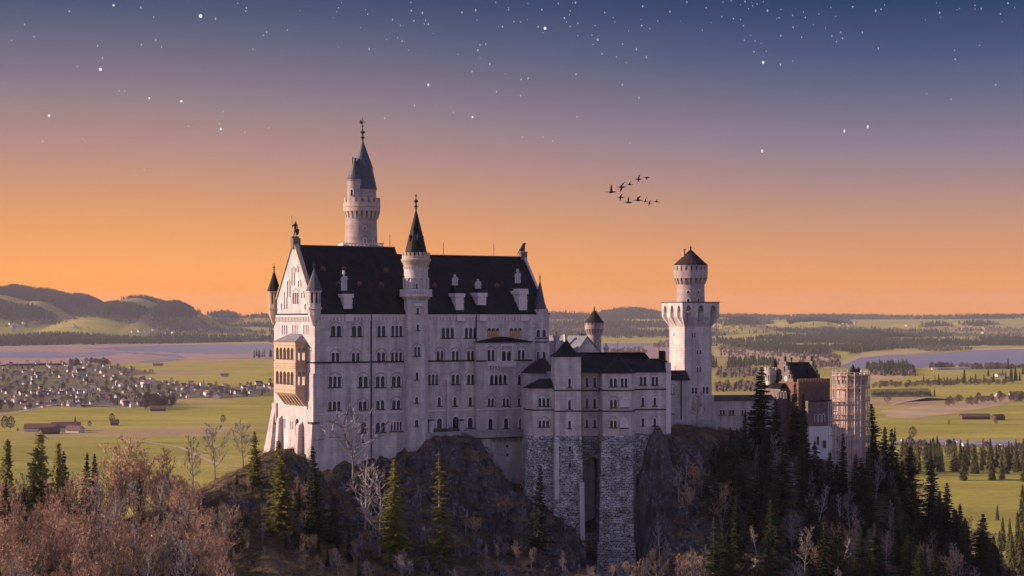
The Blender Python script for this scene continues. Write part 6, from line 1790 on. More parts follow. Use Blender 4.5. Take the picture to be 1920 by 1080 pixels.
def bare_meshes(seed, H=16.0, spread=0.33, upright=0.75, crown0=0.28, twigs=1.0, trunks=1, leanness=1.0):
    """A leafless tree: tapered trunk and limbs in one mesh, the twig crown in another."""
    r = random.Random(seed)
    t, tw = MB(), MB()
    V, Fc = [], []
    def ribbon(p, q, w):
        d = (q - p); s = d.cross(rv(r)).normalized() * w
        o = len(V); V.extend([p - s, p + s, q + s * 0.35, q - s * 0.35]); Fc.append((o, o + 1, o + 2, o + 3))
    def twig(p, d, L, w, depth):
        n = 2 if depth else 2
        pts = [p]
        for i in range(n):
            d = (d + rv(r, 0.16) + Vector((0, 0, 0.12 * upright))).normalized(); pts.append(pts[-1] + d * L / n)
        for a, b in zip(pts[:-1], pts[1:]): ribbon(a, b, w)
        if depth > 0:
            k = int((4 if depth == 2 else 2) * twigs + 0.5)
            for _ in range(k):
                f = r.uniform(0.15, 1.0); i = min(int(f * n), n - 1); q = pts[i].lerp(pts[i + 1], f * n - i)
                dd = (d + rv(r, 0.55) + Vector((0, 0, 0.25 * upright))).normalized()
                twig(q, dd, L * r.uniform(0.45, 0.7), w * 0.62, depth - 1)
    for tr in range(trunks):
        base = Vector((r.uniform(-.5, .5) * (trunks > 1), r.uniform(-.5, .5) * (trunks > 1), -0.8)); d = (Vector((0, 0, 1)) + rv(r, 0.05 + 0.12 * (trunks > 1))).normalized()
        n = 9; pts = [base]; rad = []
        h = H * r.uniform(0.86, 0.94)
        for i in range(n):
            d = (d + rv(r, 0.05 / leanness) + Vector((0, 0, 0.08))).normalized(); pts.append(pts[-1] + d * h / n)
        r0 = H * 0.0125 / (trunks ** 0.4)
        rad = [r0 * (1 - 0.9 * i / n) + 0.015 for i in range(n + 1)]; rad[0] *= 1.3
        t.tube(pts, rad, 6)
        nl = int(18 / trunks ** 0.5)
        for k in range(nl):
            f = crown0 + (0.97 - crown0) * (k + r.random()) / nl; i = min(int(f * n), n - 1); p = pts[i].lerp(pts[i + 1], f * n - i)
            a = k * 2.4 + r.uniform(-.5, .5); up = upright * r.uniform(0.6, 1.3)
            dd = Vector((math.cos(a), math.sin(a), up)).normalized()
            L = H * spread * (1.05 - 0.75 * (f - crown0) / (1 - crown0)) * r.uniform(0.75, 1.15)
            lp = [p]; m_ = 4
            for _ in range(m_):
                dd = (dd + rv(r, 0.13) + Vector((0, 0, 0.13))).normalized(); lp.append(lp[-1] + dd * L / m_)
            rr = rad[i] * 0.45
            t.tube(lp, [rr * (1 - 0.8 * j / m_) + 0.012 for j in range(m_ + 1)], 4, cap=False)
            for _ in range(int(5.5 * twigs)):
                g = r.uniform(0.2, 1.0); j = min(int(g * m_), m_ - 1); q = lp[j].lerp(lp[j + 1], g * m_ - j)
                d2 = (dd + rv(r, 0.55) + Vector((0, 0, 0.3 * upright))).normalized()
                twig(q, d2, L * r.uniform(0.3, 0.55), 0.085, 2)
    mt = bpy.data.meshes.new('trunk'); mt.from_pydata(t.v, [], t.f)
    return mt, V, Fc

def tree_proto(name, mt, mc, bark):
    mt.materials.append(M[bark]) if not mt.materials else None
    for p in mt.polygons: p.use_smooth = True
    return (name, mt, mc)

def bare_proto(seed, twigm='twig', bark='bark', **k):
    mt, V, Fc = bare_meshes(seed, **k)
    mc = mesh_from('crown', V, Fc, M[twigm]); return tree_proto('bare_tree', mt, mc, bark)

def spruce_proto(seed, H=22.0, rad=3.2, material='needle', gaps=0.09, step=0.55, bottom=0.08, droop=0.35, ragged=0.2, name='spruce_tree', fine=1.0, fuzz=0.0):
    r = random.Random(seed)
    t = MB(); t.tube([(0, 0, -1), (0.03, 0.02, H * 0.5), (0, 0, H * 0.985)], [H * 0.014, H * 0.008, 0.02], 6)
    mt = bpy.data.meshes.new('trunk'); mt.from_pydata(t.v, [], t.f)
    V, Fc = [], []
    z = H * bottom; k = 0
    sect = [r.uniform(0.65, 1.2) for _ in range(7)]
    while z < H * 0.985:
        f = (z / H - bottom) / (1 - bottom)
        Rz = rad * ((1 - f) ** 0.82) * (0.9 if f < 0.08 else 1.0) + 0.12
        n = max(4, int(10 * (1 - f * 0.45)))
        for q in range(n):
            if r.random() < gaps: continue
            a = 2 * math.pi * (q + r.random() * 0.8) / n + k * 0.7
            L = Rz * r.uniform(1 - ragged * 2.0, 1 + ragged * 1.25) * sect[int(a * 7 / (2 * math.pi)) % 7]
            d = Vector((math.cos(a), math.sin(a), 0)); s = Vector((-d.y, d.x, 0))
            m_ = max(3, int(4 * L / rad + 2.5))
            lift = r.uniform(-0.22, 0.16)
            P_ = lambda g: Vector((0, 0, z)) + d * (L * g) + Vector((0, 0, L * (lift * g - droop * g * (1.25 - 0.75 * g))))
            for j in range(m_):
                g0, g1 = j / m_, (j + 1) / m_
                A, B = P_(g0), P_(min(1.0, g1 + 0.08))
                w = (0.20 + 0.36 * (1 - g1) * L / 2.2) * r.uniform(0.7, 1.25) * fine
                for sg in (-1, 1):
                    tip = P_(min(1, g1 + r.uniform(0.02, 0.2))) + s * sg * w * r.uniform(0.9, 1.7) + Vector((0, 0, -r.uniform(0.1, 0.5) * w - 0.06))
                    low = A.lerp(B, 0.4) + s * sg * w * 0.45 + Vector((0, 0, -r.uniform(0.25, 0.75) * (0.35 + w)))
                    if fuzz: tip = tip + rv(r, fuzz); low = low + rv(r, fuzz)
                    o = len(V); V.extend([A, B, tip, low]); Fc.append((o, o + 1, o + 2)); Fc.append((o, o + 2, o + 3))
        z += step * (0.75 + 0.5 * r.random()) * (1.0 - 0.35 * f); k += 1
    mc = mesh_from('crown', V, Fc, M[material]); return tree_proto(name, mt, mc, 'bark')

PROTO = {
    'bare': [bare_proto(s, H=16, spread=sp, upright=u, trunks=tn) for s, sp, u, tn in ((1, 0.33, 0.8, 1), (2, 0.30, 1.0, 1), (3, 0.36, 0.7, 2), (4, 0.28, 1.1, 1), (5, 0.34, 0.85, 3), (6, 0.30, 0.9, 1))],
    'greybare': [bare_proto(s, 'greytwig', 'bark', H=16, spread=sp, upright=u, twigs=0.8) for s, sp, u in ((11, 0.24, 1.0), (12, 0.28, 0.9), (13, 0.2, 1.2))],
    'thin': [bare_proto(s, 'greytwig', 'palebark', H=18, spread=0.2, upright=0.8, twigs=0.55, crown0=0.45) for s in (21, 22)],
    'pale': [bare_proto(31, 'palebark', 'palebark', H=18, spread=0.3, upright=0.7, twigs=0.75, crown0=0.2), bare_proto(32, 'greytwig', 'bark', H=13, spread=0.42, upright=0.7, twigs=0.45, crown0=0.42, leanness=0.3)],
    'crownbare': [bare_proto(s, 'greytwig', 'bark', H=14, spread=0.42, upright=0.62, twigs=0.9, crown0=0.22) for s in (41, 42)],
    'spruce': [spruce_proto(s, H=22, rad=rd, ragged=rg) for s, rd, rg in ((51, 3.3, 0.2), (52, 2.7, 0.30), (53, 3.7, 0.34), (54, 3.0, 0.22))] + [spruce_proto(55, H=22, rad=2.5, ragged=0.4, gaps=0.15, step=0.7), spruce_proto(56, H=20, rad=3.9, ragged=0.38, bottom=0.16, droop=0.5), spruce_proto(57, H=23, rad=2.9, ragged=0.36, gaps=0.1, bottom=0.22)],
    'green': [spruce_proto(61, H=20, rad=3.4, material='greenneedle', ragged=0.25), spruce_proto(62, H=18, rad=2.7, material='greenneedle', ragged=0.24, gaps=0.08), spruce_proto(63, H=20, rad=2.9, material='greenneedle', gaps=0.22, step=0.85, ragged=0.42, droop=0.2)],
    'larch': [spruce_proto(s_, H=20, rad=rd, material='larch', gaps=0.06, step=0.5, droop=0.05, ragged=0.22, name='larch_tree', fine=0.95, fuzz=0.32) for s_, rd in ((71, 2.6), (72, 3.0))],
}
NAMES_OF = {}
def plant(kind, x, y, z, h, label, cat='tree', group=None, v=None, rot=None, wide=1.0, r=random):
    pr = PROTO[kind]; name, mt, mc = pr[r.randrange(len(pr)) if v is None else v]
    H = max(q.co.z for q in mt.vertices)
    s = h / H
    o = bpy.data.objects.new(name, None); COL.objects.link(o)
    o.location = (x, y, z); o.rotation_euler = (r.gauss(0, 0.025), r.gauss(0, 0.025), r.uniform(0, 6.28) if rot is None else rot); o.scale = (s * wide, s * wide, s)
    tag(o, label, cat, group)
    for nm, me in (('trunk', mt), ('crown', mc)):
        c = bpy.data.objects.new(nm, me); COL.objects.link(c); c.parent = o
    return o

def hero(kind, px, top, Y, label, v=None, wide=1.0, hmin=4.0, group=None, zoff=0.0):
    x = (px - CX) / FP * Y; z = crag_at(x, Y) + zoff
    h = max(hmin, (HY - top) / FP * Y - z)
    return plant(kind, x, Y, z, h, label, v=v, wide=wide, group=group)

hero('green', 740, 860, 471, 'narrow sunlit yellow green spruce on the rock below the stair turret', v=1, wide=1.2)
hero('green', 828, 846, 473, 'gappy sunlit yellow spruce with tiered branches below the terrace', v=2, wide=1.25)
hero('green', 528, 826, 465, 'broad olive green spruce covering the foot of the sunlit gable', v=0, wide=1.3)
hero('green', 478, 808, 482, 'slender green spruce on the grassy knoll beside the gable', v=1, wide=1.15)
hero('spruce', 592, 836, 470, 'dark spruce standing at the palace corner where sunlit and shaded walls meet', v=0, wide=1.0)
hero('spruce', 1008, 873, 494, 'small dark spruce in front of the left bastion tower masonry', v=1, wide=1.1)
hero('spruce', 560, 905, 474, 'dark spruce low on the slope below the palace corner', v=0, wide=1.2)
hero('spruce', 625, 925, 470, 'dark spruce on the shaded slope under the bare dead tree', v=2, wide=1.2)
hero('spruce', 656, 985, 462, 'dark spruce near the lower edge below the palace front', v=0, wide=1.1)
hero('pale', 652, 768, 494, 'twisted leafless dead tree reaching up against the palace front', v=1, wide=1.15)
hero('pale', 684, 852, 484, 'pale pinkish leafless tree on the rock left of the narrow sunlit spruce', v=0, wide=1.0)
hero('pale', 712, 905, 476, 'small pale leafless tree beside the narrow sunlit spruce', v=0, wide=1.0)
hero('crownbare', 456, 790, 499, 'dark rounded leafless tree on top of the knoll against the meadow', v=0, wide=1.1)
hero('crownbare', 404, 797, 494, 'leafless tree with dark upright trunk on the knoll slope against the meadow', v=1, wide=0.9)
hero('greybare', 360, 822, 490, 'tall leafless tree left of the dark upright one on the ridge', v=0)
hero('bare', 226, 822, 482, 'tallest brown leafless tree on the left ridge against the meadow', v=2, wide=1.15)
hero('bare', 262, 838, 484, 'wide brown leafless tree on the ridge just right of the tallest brown one', v=4, wide=1.2)
hero('bare', 300, 840, 486, 'pale brown leafless tree between two larger bare trees on the ridge', v=5)
hero('larch', 10, 826, 478, 'yellowish larch at the left edge of the wood', v=0)
hero('larch', 68, 814, 480, 'tall pale green larch standing above the left wood below the farm', v=1, wide=1.3)
hero('larch', 106, 832, 478, 'bright green narrow larch right of the tall pale larch', v=0, wide=0.9)
hero('spruce', 160, 848, 482, 'left one of two small dark spruces standing together above the brown wood', v=1, wide=1.0)
hero('spruce', 176, 850, 481, 'right one of two small dark spruces standing together above the brown wood', v=3, wide=1.0)
hero('spruce', 122, 846, 484, 'dark spruce behind the bright green narrow larch', v=0, wide=1.0)
hero('spruce', 12, 905, 462, 'dark spruce near the left edge under the yellowish larch', v=2, wide=0.9)
hero('spruce', 64, 900, 464, 'thin dark spruce rising from the brown wood below the tall pale larch', v=1, wide=0.75)
hero('spruce', 42, 912, 460, 'thin dark ragged spruce in the brown wood near the left edge', v=3, wide=0.7)
hero('spruce', 264, 892, 468, 'dark green spruce among brown bare trees in the middle of the left wood', v=0, wide=0.85)
hero('greybare', 1308, 738, 548, 'dark leafless tree in front of the square tower base', v=0, wide=1.25)

# spruces of the dark right-hand slope that stand out against the buildings and fields
R_SPRUCE = [(1424, 688, 545, 'tallest dark spruce in front of the connecting gallery', 1.25), (1394, 772, 538, 'dark spruce left of the tallest one below the gallery', 1.0), (1452, 742, 552, 'dark spruce in front of the gatehouse porch', 0.8), (1490, 716, 562, 'dark spruce in front of the gatehouse clock gable edge', 0.7), (1507, 738, 566, 'thin dark spruce before the red brick gatehouse wall', 0.6),
            (1640, 757, 562, 'dark ragged spruce standing right of the scaffolded tower', 1.15), (1672, 802, 560, 'dark spruce on the slope just right of the ragged one by the scaffolding', 0.9), (1706, 835, 556, 'broad dark spruce before the sunlit valley wood', 1.3), (1748, 862, 552, 'sunlit edged spruce on the slope below the valley wood', 1.2), (1800, 945, 541, 'dark pointed spruce beside the green meadow on the falling slope', 1.2), (1842, 962, 534, 'dark pointed spruce lowest but one on the falling slope', 1.3),
            (1866, 1005, 529, 'dark spruce at the bottom of the falling slope by the pale track', 1.2), (1772, 905, 546, 'dark spruce between the sunlit edged and the pointed spruces', 1.1), (1655, 800, 553, 'dark spruce below the scaffolding foot', 1.1), (1350, 925, 507, 'big dark green spruce on the cliff below the square tower', 1.35), (1372, 800, 532, 'dark spruce under the gallery wall', 1.0), (1580, 812, 541, 'small dark spruce at the foot of the scaffolded tower', 0.7)]
R_SPRUCE += [(1512, 772, 546, 'dark spruce before the left end of the pale lower gatehouse wall', 0.8), (1530, 826, 541, 'short dark spruce before the pale lower gatehouse wall', 1.0), (1558, 846, 537, 'short dark spruce below the straight scaffold bay', 1.0), (1604, 852, 534, 'short dark spruce below the round scaffold', 1.1), (1624, 836, 540, 'short dark spruce at the right foot of the scaffold', 0.9)]
for q, (px, tp, Y, lb, wd) in enumerate(R_SPRUCE): hero('spruce', px, tp, Y, lb, v=q % 4, wide=wd * 1.25)

# ---- the woods on the slopes
fr_taken = []
def free(x, y, d):
    for a, b in fr_taken:
        if (a - x) ** 2 + (b - y) ** 2 < d * d: return False
    fr_taken.append((x, y)); return True
def ridge_row(px): return np.interp(px, [-80, 0, 60, 130, 200, 260, 330, 400, 440, 470, 520, 560], [850, 870, 870, 874, 866, 866, 885, 930, 948, 960, 972, 980])
rr = random.Random(5)
n = 0; tries = 0
while n < 160 and tries < 9000:
    tries += 1
    px = rr.uniform(-40, 560); Y = rr.uniform(418, 497)
    x = (px - CX) / FP * Y
    if 430 < px and Y < 475: continue                 # an open glade lets the light through to the rock
    if not free(x, Y, 3.3): continue
    z = crag_at(x, Y); row = HY - z / Y * FP
    h = rr.uniform(8, 17)
    cap = z + 1e9
    hmax = (HY - ridge_row(px)) / FP * Y - z
    h = min(h, hmax * rr.uniform(0.88, 1.0))
    if h < 3.0: fr_taken.pop(); continue
    if row - h / Y * FP > 1095: fr_taken.pop(); continue
    if rr.random() < 0.05: plant('spruce', x, Y, z, h * 0.8, 'dark spruce hidden among bare brown trees of the left wood', group='spruces of the left wood', r=rr); continue
    k = 'bare' if rr.random() < 0.68 else rr.choice(['greybare', 'greybare', 'thin'])
    plant(k, x, Y, z, h, 'brown leafless tree in the dense wood on the left slope', group='bare trees of the left wood', r=rr); n += 1
n = 0; tries = 0
while n < 165 and tries < 12000:                   # mixed dark wood right of the masonry
    tries += 1
    px = rr.uniform(1225, 1900); Y = rr.uniform(470, 592)
    x = (px - CX) / FP * Y
    z = crag_at(x, Y); row = HY - z / Y * FP
    sil = np.interp(px, [1225, 1300, 1340, 1385, 1440, 1515, 1600, 1640, 1680, 1720, 1760, 1800, 1850, 1900], [860, 850, 830, 800, 800, 875, 865, 820, 850, 890, 920, 965, 1000, 1075])
    if row < sil + 6 or row > 1180 or not free(x, Y, 3.6): continue
    hmax = (HY - sil) / FP * Y - z
    con = rr.random() < (0.08 if px < 1330 else 0.28 if 1470 < px < 1670 and row > 930 else 0.66)
    h = min(rr.uniform(12, 22) if con else rr.uniform(8, 15), hmax)
    if row - h / Y * FP > 1090: continue
    if h < 3: fr_taken.pop(); continue
    if con: plant('spruce', x, Y, z, h, 'dark spruce crowded in the shaded wood on the right slope', group='spruces of the right slope', wide=rr.uniform(1.25, 1.8), r=rr)
    else: plant(rr.choice(['greybare', 'thin', 'greybare', 'bare']), x, Y, z, h, 'grey leafless tree in the shaded wood on the right slope', group='bare trees of the right slope', r=rr)
    n += 1
n = 0; tries = 0
while n < 112 and tries < 12000:                    # scrubby trees on the shaded rock below the palace
    tries += 1
    px = rr.uniform(425, 1215) if rr.random() < 0.8 else rr.uniform(425, 620); Y = rr.uniform(448, 505 if px < 1060 else 492)
    x = (px - CX) / FP * Y; z = crag_at(x, Y); row = HY - z / Y * FP
    if row < 905 or row > 1170 or not free(x, Y, 2.5): continue
    h = rr.uniform(3, 7.5)
    if row - h / Y * FP < 878 or row - h / Y * FP > 1090: continue
    con = rr.random() < (0.3 if px < 720 else 0.1)
    plant('spruce' if con else 'bare' if px < 620 and rr.random() < 0.75 else rr.choice(['greybare', 'greybare', 'crownbare', 'bare']), x, Y, z, h, 'small dark spruce on the shaded rock below the palace' if con else 'small leafless tree on the shaded rock below the palace', group='spruces below the palace' if con else 'bare trees below the palace', r=rr); n += 1
# shrubs and tufts on the knoll and ledges: ground cover nobody would count
def scrub():
    V, Fc = [], []
    r = random.Random(77); g = random.Random(78)
    n = 0
    while n < 15000:
        Y = r.uniform(438, 585); px = r.uniform(-40, 1760); x = (px - CX) / FP * Y
        u = (x - PF.x) * PF.d.x + (Y - PF.y) * PF.d.y; v = (x - PF.x) * PF.m.x + (Y - PF.y) * PF.m.y
        if v > -2.2 and -1 < u < 40 or v > 1 and u >= 40 and px < 1260: continue
        if 990 < px < 1262 and Y > 503: continue
        z = crag_at(x, Y); steep = abs(crag_at(x, Y + 1.2) - z)
        if z < -85 or steep > 4.5: continue
        n += 1
        big = r.random() ** 3
        s = 0.35 + 1.5 * big * (1.0 if steep < 2.4 else 0.45)
        for _ in range(int(9 + 14 * big)):
            d = Vector((r.gauss(0, 0.55), r.gauss(0, 0.55), r.uniform(0.35, 1.0))).normalized() * s * r.uniform(0.6, 1.3)
            b = Vector((x + r.gauss(0, 0.25 + 0.3 * big), Y + r.gauss(0, 0.25 + 0.3 * big), z - 0.15)); sd_ = d.cross(rv(r)).normalized() * r.uniform(0.03, 0.075)
            o = len(V); V.extend([b - sd_, b + sd_, b + d]); Fc.append((o, o + 1, o + 2))
    me = mesh_from('undergrowth', V, Fc, M['scrub']); o = bpy.data.objects.new('undergrowth', me); COL.objects.link(o); tag(o, kind='stuff')
M['scrub'] = mat('dry_scrub', (0.30, 0.235, 0.19), 1.0, 0.1, vary=0.5, vscale=0.2, alt=(0.15, 0.13, 0.07), altscale=0.06, transl=0.45)
scrub()
# ================================================================== the valley: houses, far trees, woods
M['housewall'] = mat('white_house_wall', (0.58, 0.52, 0.48), 0.9, 0.2, rnd=0.45)
M['tiles'] = mat('red_brown_roof_tiles', (0.20, 0.105, 0.08), 0.9, 0.15, rnd=0.45)
M['greyroof'] = mat('grey_shed_roof', (0.30, 0.28, 0.28), 0.7, 0.3, rnd=0.2)
M['barn'] = mat('barn_boards', (0.16, 0.10, 0.07), 0.95, 0.1, rnd=0.2)
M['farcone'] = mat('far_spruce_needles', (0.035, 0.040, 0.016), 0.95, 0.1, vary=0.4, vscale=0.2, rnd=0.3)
M['farlit'] = mat('sunlit_spruce_needles', (0.065, 0.062, 0.018), 0.95, 0.1, vary=0.4, vscale=0.3, rnd=0.35)  # brighter copy of the far needles, sunlight put into the colour
M['farbare'] = mat('far_bare_twigs', (0.115, 0.078, 0.060), 0.95, 0.1, vary=0.35, vscale=0.2, rnd=0.3)

def house_mesh(name, L_, W, h, rh, over=0.5, mats=('housewall', 'tiles')):
    b = MB(); o = over
    a, c = L_ / 2, W / 2
    b.add([(-a, -c, -1), (a, -c, -1), (a, c, -1), (-a, c, -1), (-a, -c, h), (a, -c, h), (a, c, h), (-a, c, h), (-a, 0, h + rh), (a, 0, h + rh)],
          [(0, 1, 5, 4), (1, 2, 6, 9, 5), (2, 3, 7, 6), (3, 0, 4, 8, 7)], 0)
    s = rh / c
    for sg in (-1, 1):
        e = [(-a - o, sg * (c + o), h - s * o), (a + o, sg * (c + o), h - s * o), (a + o, 0, h + rh), (-a - o, 0, h + rh)]
        b.add([(x, y, z + 0.05) for x, y, z in e] + [(x, y, z + 0.35) for x, y, z in e], [(0, 1, 2, 3), (7, 6, 5, 4), (0, 4, 5, 1), (1, 5, 6, 2), (2, 6, 7, 3), (3, 7, 4, 0)], 1)
    me = bpy.data.meshes.new(name); me.from_pydata(b.v, [], b.f)
    for k in mats: me.materials.append(M[k])
    me.polygons.foreach_set('material_index', b.m)
    return me
HM = [house_mesh('house', 13, 10, 6, 3.6), house_mesh('house', 11, 9, 5.2, 3.4), house_mesh('house', 16, 11, 6.5, 4.0), house_mesh('house', 10, 9, 7, 3.2)]
def put(me, name, x, y, z, rot, s, label, cat, group=None):
    o = bpy.data.objects.new(name, me); COL.objects.link(o); o.location = (x, y, z); o.rotation_euler = (0, 0, rot); o.scale = (s, s, s)
    tag(o, label, cat, group); return o

def far_cone(seed, material, slim=1.0):
    r = random.Random(seed); V, Fc = [], []
    H = 20.0; z = 0.6
    while z < H * 0.96:
        f = z / H; R_ = 3.3 * slim * (1 - f) ** 0.85 + 0.2; n = 7
        for q in range(n):
            a = 2 * math.pi * (q + r.random()) / n; L = R_ * r.uniform(0.7, 1.2)
            for e in (-0.42, 0.42):
                o = len(V); V.extend([Vector((0, 0, z + 1.6)), Vector((L * math.cos(a), L * math.sin(a), z - L * 0.28)), Vector((L * 0.75 * math.cos(a + e), L * 0.75 * math.sin(a + e), z - r.uniform(0.0, 0.9)))]); Fc.append((o, o + 1, o + 2))
        z += 1.05
    return mesh_from('spruce_tree', V, Fc, M[material])
def far_bare(seed, material):
    r = random.Random(seed); V, Fc = [], []
    H = 14.0
    for q in range(320):
        f = r.random() ** 0.8; a = r.uniform(0, 6.28); z = H * (0.12 + 0.8 * f); R_ = H * 0.33 * math.sin(math.pi * (0.12 + 0.84 * f)) ** 0.7
        p = Vector((R_ * r.random() ** 0.5 * math.cos(a), R_ * r.random() ** 0.5 * math.sin(a), z)); d = (Vector((p.x, p.y, H * 0.35)).normalized() + rv(r, 0.35)).normalized() * r.uniform(1.0, 2.2)
        s = d.cross(rv(r)).normalized() * r.uniform(0.15, 0.42); o = len(V); V.extend([p - s, p + s, p + d]); Fc.append((o, o + 1, o + 2))
    o = len(V); V.extend([Vector((-.25, 0, -.5)), Vector((.25, 0, -.5)), Vector((0.05, 0.1, H * 0.7)), Vector((0, .25, -.5))]); Fc.extend([(o, o + 1, o + 2), (o + 1, o + 3, o + 2), (o + 3, o, o + 2)])
    return mesh_from('bare_tree', V, Fc, M[material])
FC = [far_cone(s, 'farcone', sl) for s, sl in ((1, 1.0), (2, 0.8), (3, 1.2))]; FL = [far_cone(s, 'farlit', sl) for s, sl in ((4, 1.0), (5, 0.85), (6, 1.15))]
FB = [far_bare(s, 'farbare') for s in (1, 2, 3)]
vr = random.Random(42)
def far_tree(kind, px, py, h, label, group=None, z=None, name=None):
    x, y = gp(px, py)
    me = vr.choice({'c': FC, 'l': FL, 'b': FB}[kind]); H = 14.0 if kind == 'b' else 20.0
    return put(me, name or ('field_tree' if kind == 'b' else 'spruce_tree'), x, y, VZ if z is None else z, vr.uniform(0, 6.28), h / H, label, 'tree', group)

# ---- the village on the left
def inside(px, py, poly):
    c = False; n = len(poly)
    for i in range(n):
        (x0, y0), (x1, y1) = poly[i], poly[(i + 1) % n]
        if (y0 > py) != (y1 > py) and px < (x1 - x0) * (py - y0) / (y1 - y0) + x0: c = not c
    return c
VIL = [(-20, 682), (60, 679), (150, 680), (210, 684), (285, 697), (300, 701), (230, 705), (300, 713), (345, 720), (420, 724), (512, 718), (512, 743), (430, 747), (330, 749), (325, 764), (170, 765), (100, 762), (40, 770), (-20, 776)]
n = 0; spots = []
while n < 285:
    px, py = vr.uniform(-10, 512), vr.uniform(676, 776)
    if not inside(px, py, VIL): continue
    if vr.random() > (0.9 if py > 715 else 0.7): continue
    x, y = gp(px, py)
    if any((x - a) ** 2 + (y - b) ** 2 < 17 ** 2 for a, b in spots): continue
    spots.append((x, y)); n += 1
    put(vr.choice(HM), 'house', x, y, VZ, vr.choice((0, 1.57)) + vr.uniform(-0.5, 0.5) + 0.4, vr.uniform(0.55, 0.95), 'small white house with red brown roof in the distant valley village', 'house', 'village houses')
n = 0
while n < 300:
    px, py = vr.uniform(-20, 512), vr.uniform(676, 776)
    if not inside(px, py, VIL): continue
    if px < 110 and 690 < py < 722 or vr.random() < 0.7:
        x, y = gp(px, py)
        if any((x - a) ** 2 + (y - b) ** 2 < 6 ** 2 for a, b in spots): continue
        k = 'b' if vr.random() < 0.8 else 'c'
        far_tree(k, px, py, vr.uniform(8, 15), 'bare brown tree standing among the village houses' if k == 'b' else 'dark spruce standing among the village houses', 'bare trees of the village' if k == 'b' else 'spruces of the village', name='garden_tree' if k == 'b' else None); n += 1
for q in range(26):                                # the clump at the village edge and the shore trees
    far_tree('b', vr.uniform(272, 326), vr.uniform(757, 768), vr.uniform(15, 21), 'bare tree in the tall dark clump at the village edge', 'clump at the village edge')
for q in range(34):
    px = vr.uniform(130, 205); far_tree('b', px, vr.uniform(681, 686), vr.uniform(14, 22), 'bare tree in the row between the village and the lake shore', 'shore trees of the village')
for q in range(15): far_tree('c', vr.uniform(474, 522), vr.uniform(667.5, 671), vr.uniform(22, 34), 'dark spruce in the group on the lake shore next to the gable', 'lakeside spruces')
for px, py in ((9, 806), (20, 806)): far_tree('b', px, py, 19, 'bare tree in the pair left of the red roofed farm', 'pair of trees by the farm')
CH = house_mesh('church_nave', 26, 11, 10, 6.5)
x, y = gp(152, 703); th = Th('church', 'white village church with pointed tower among the houses', 'church', (x, y, VZ), 0.6)
o = bpy.data.objects.new('nave', CH); COL.objects.link(o); o.parent = th.o
tw = MB(); tw.hexa([(x + a * 4 - 16, y + b * 4, z) for z in (VZ, VZ + 24) for a, b in ((-1, -1), (1, -1), (1, 1), (-1, 1))]); tw.build('church_tower', 'housewall', th)
tp = MB(); tp.pyramid([(x + a * 4.4 - 16, y + b * 4.4) for a, b in ((-1, -1), (1, -1), (1, 1), (-1, 1))], VZ + 24, (x - 16, y, VZ + 38)); tp.build('church_spire', 'tiles', th)

# ---- farms, barns and huts of the plain
def farm():
    for px, py, L_, W, h, rh, rot, label in ((76, 809, 44, 17, 5.5, 6.0, 0.12, 'long farmhouse with dark red roof and white gable on the meadow'), (124, 808, 40, 20, 6.0, 7.0, 0.25, 'large barn with dark red roof beside the long farmhouse'), (93, 813.5, 26, 14, 4.5, 4.5, 0.5, 'small reddish shed in front of the farm barn'), (140, 811, 22, 14, 5, 5, -0.3, 'low farm outbuilding with white wall at the farm end')):
        x, y = gp(px, py); put(house_mesh('farm_building', L_, W, h, rh, 1.2, ('housewall' if px != 93 else 'barn', 'tiles')), 'farm_building', x, y, VZ, rot, 0.9, label, 'farm building')
    for px, py, L_, W, rot, s, label in ((215, 797.5, 10, 7, 0.1, 1.0, 'tiny brown hut alone on the meadow behind the bare trees'), (296, 770.5, 24, 10, 0.2, 1.0, 'low brown hut below the dark clump of the village'), (1828, 786, 42, 12, 0.08, 1.0, 'long brown field barn on the meadow right of the castle'), (1872, 787.5, 17, 9, 0.5, 1.0, 'small red roofed hut next to the long field barn'),
                                             (1876, 706, 24, 14, 0.3, 1.0, 'pale orange house among spruces near the right edge'), (1873, 743, 16, 11, 0.8, 1.0, 'small house hidden between trees above the straw field'), (1898, 743, 14, 10, 0.2, 1.0, 'small white house between trees at the right edge'), (296, 685.5, 30, 12, 0.1, 1.0, 'dark shed on the green field by the lake shore'), (421, 706.5, 20, 12, 0.2, 1.0, 'small white farmhouse alone on the green field left of the gable')):
        x, y = gp(px, py); wl = 'housewall' if label.split()[1] in ('white', 'orange') or 'house' in label.split() else 'barn'
        put(house_mesh('hut' if L_ < 25 else 'barn', L_, W, 4.2, 4.0, 0.8, (wl, 'tiles')), 'hut' if L_ < 25 else 'barn', x, y, VZ, rot, s, label, 'hut' if L_ < 25 else 'barn')
farm()
for px, py, h, k in ((141, 803, 17, 'c'), (146, 808, 10, 'b'), (168, 801, 9, 'b'), (33, 809, 5, 'b')): far_tree(k, px, py, h, 'pointed dark spruce behind the farm barn' if k == 'c' else 'bare garden tree around the farm', None if k == 'c' else 'bare trees around the farm')
far_tree('b', 418, 794, 13, 'lone bare tree in the open meadow left of the gable')
far_tree('b', 210, 793, 14, 'bare tree next to the tiny brown hut on the meadow')
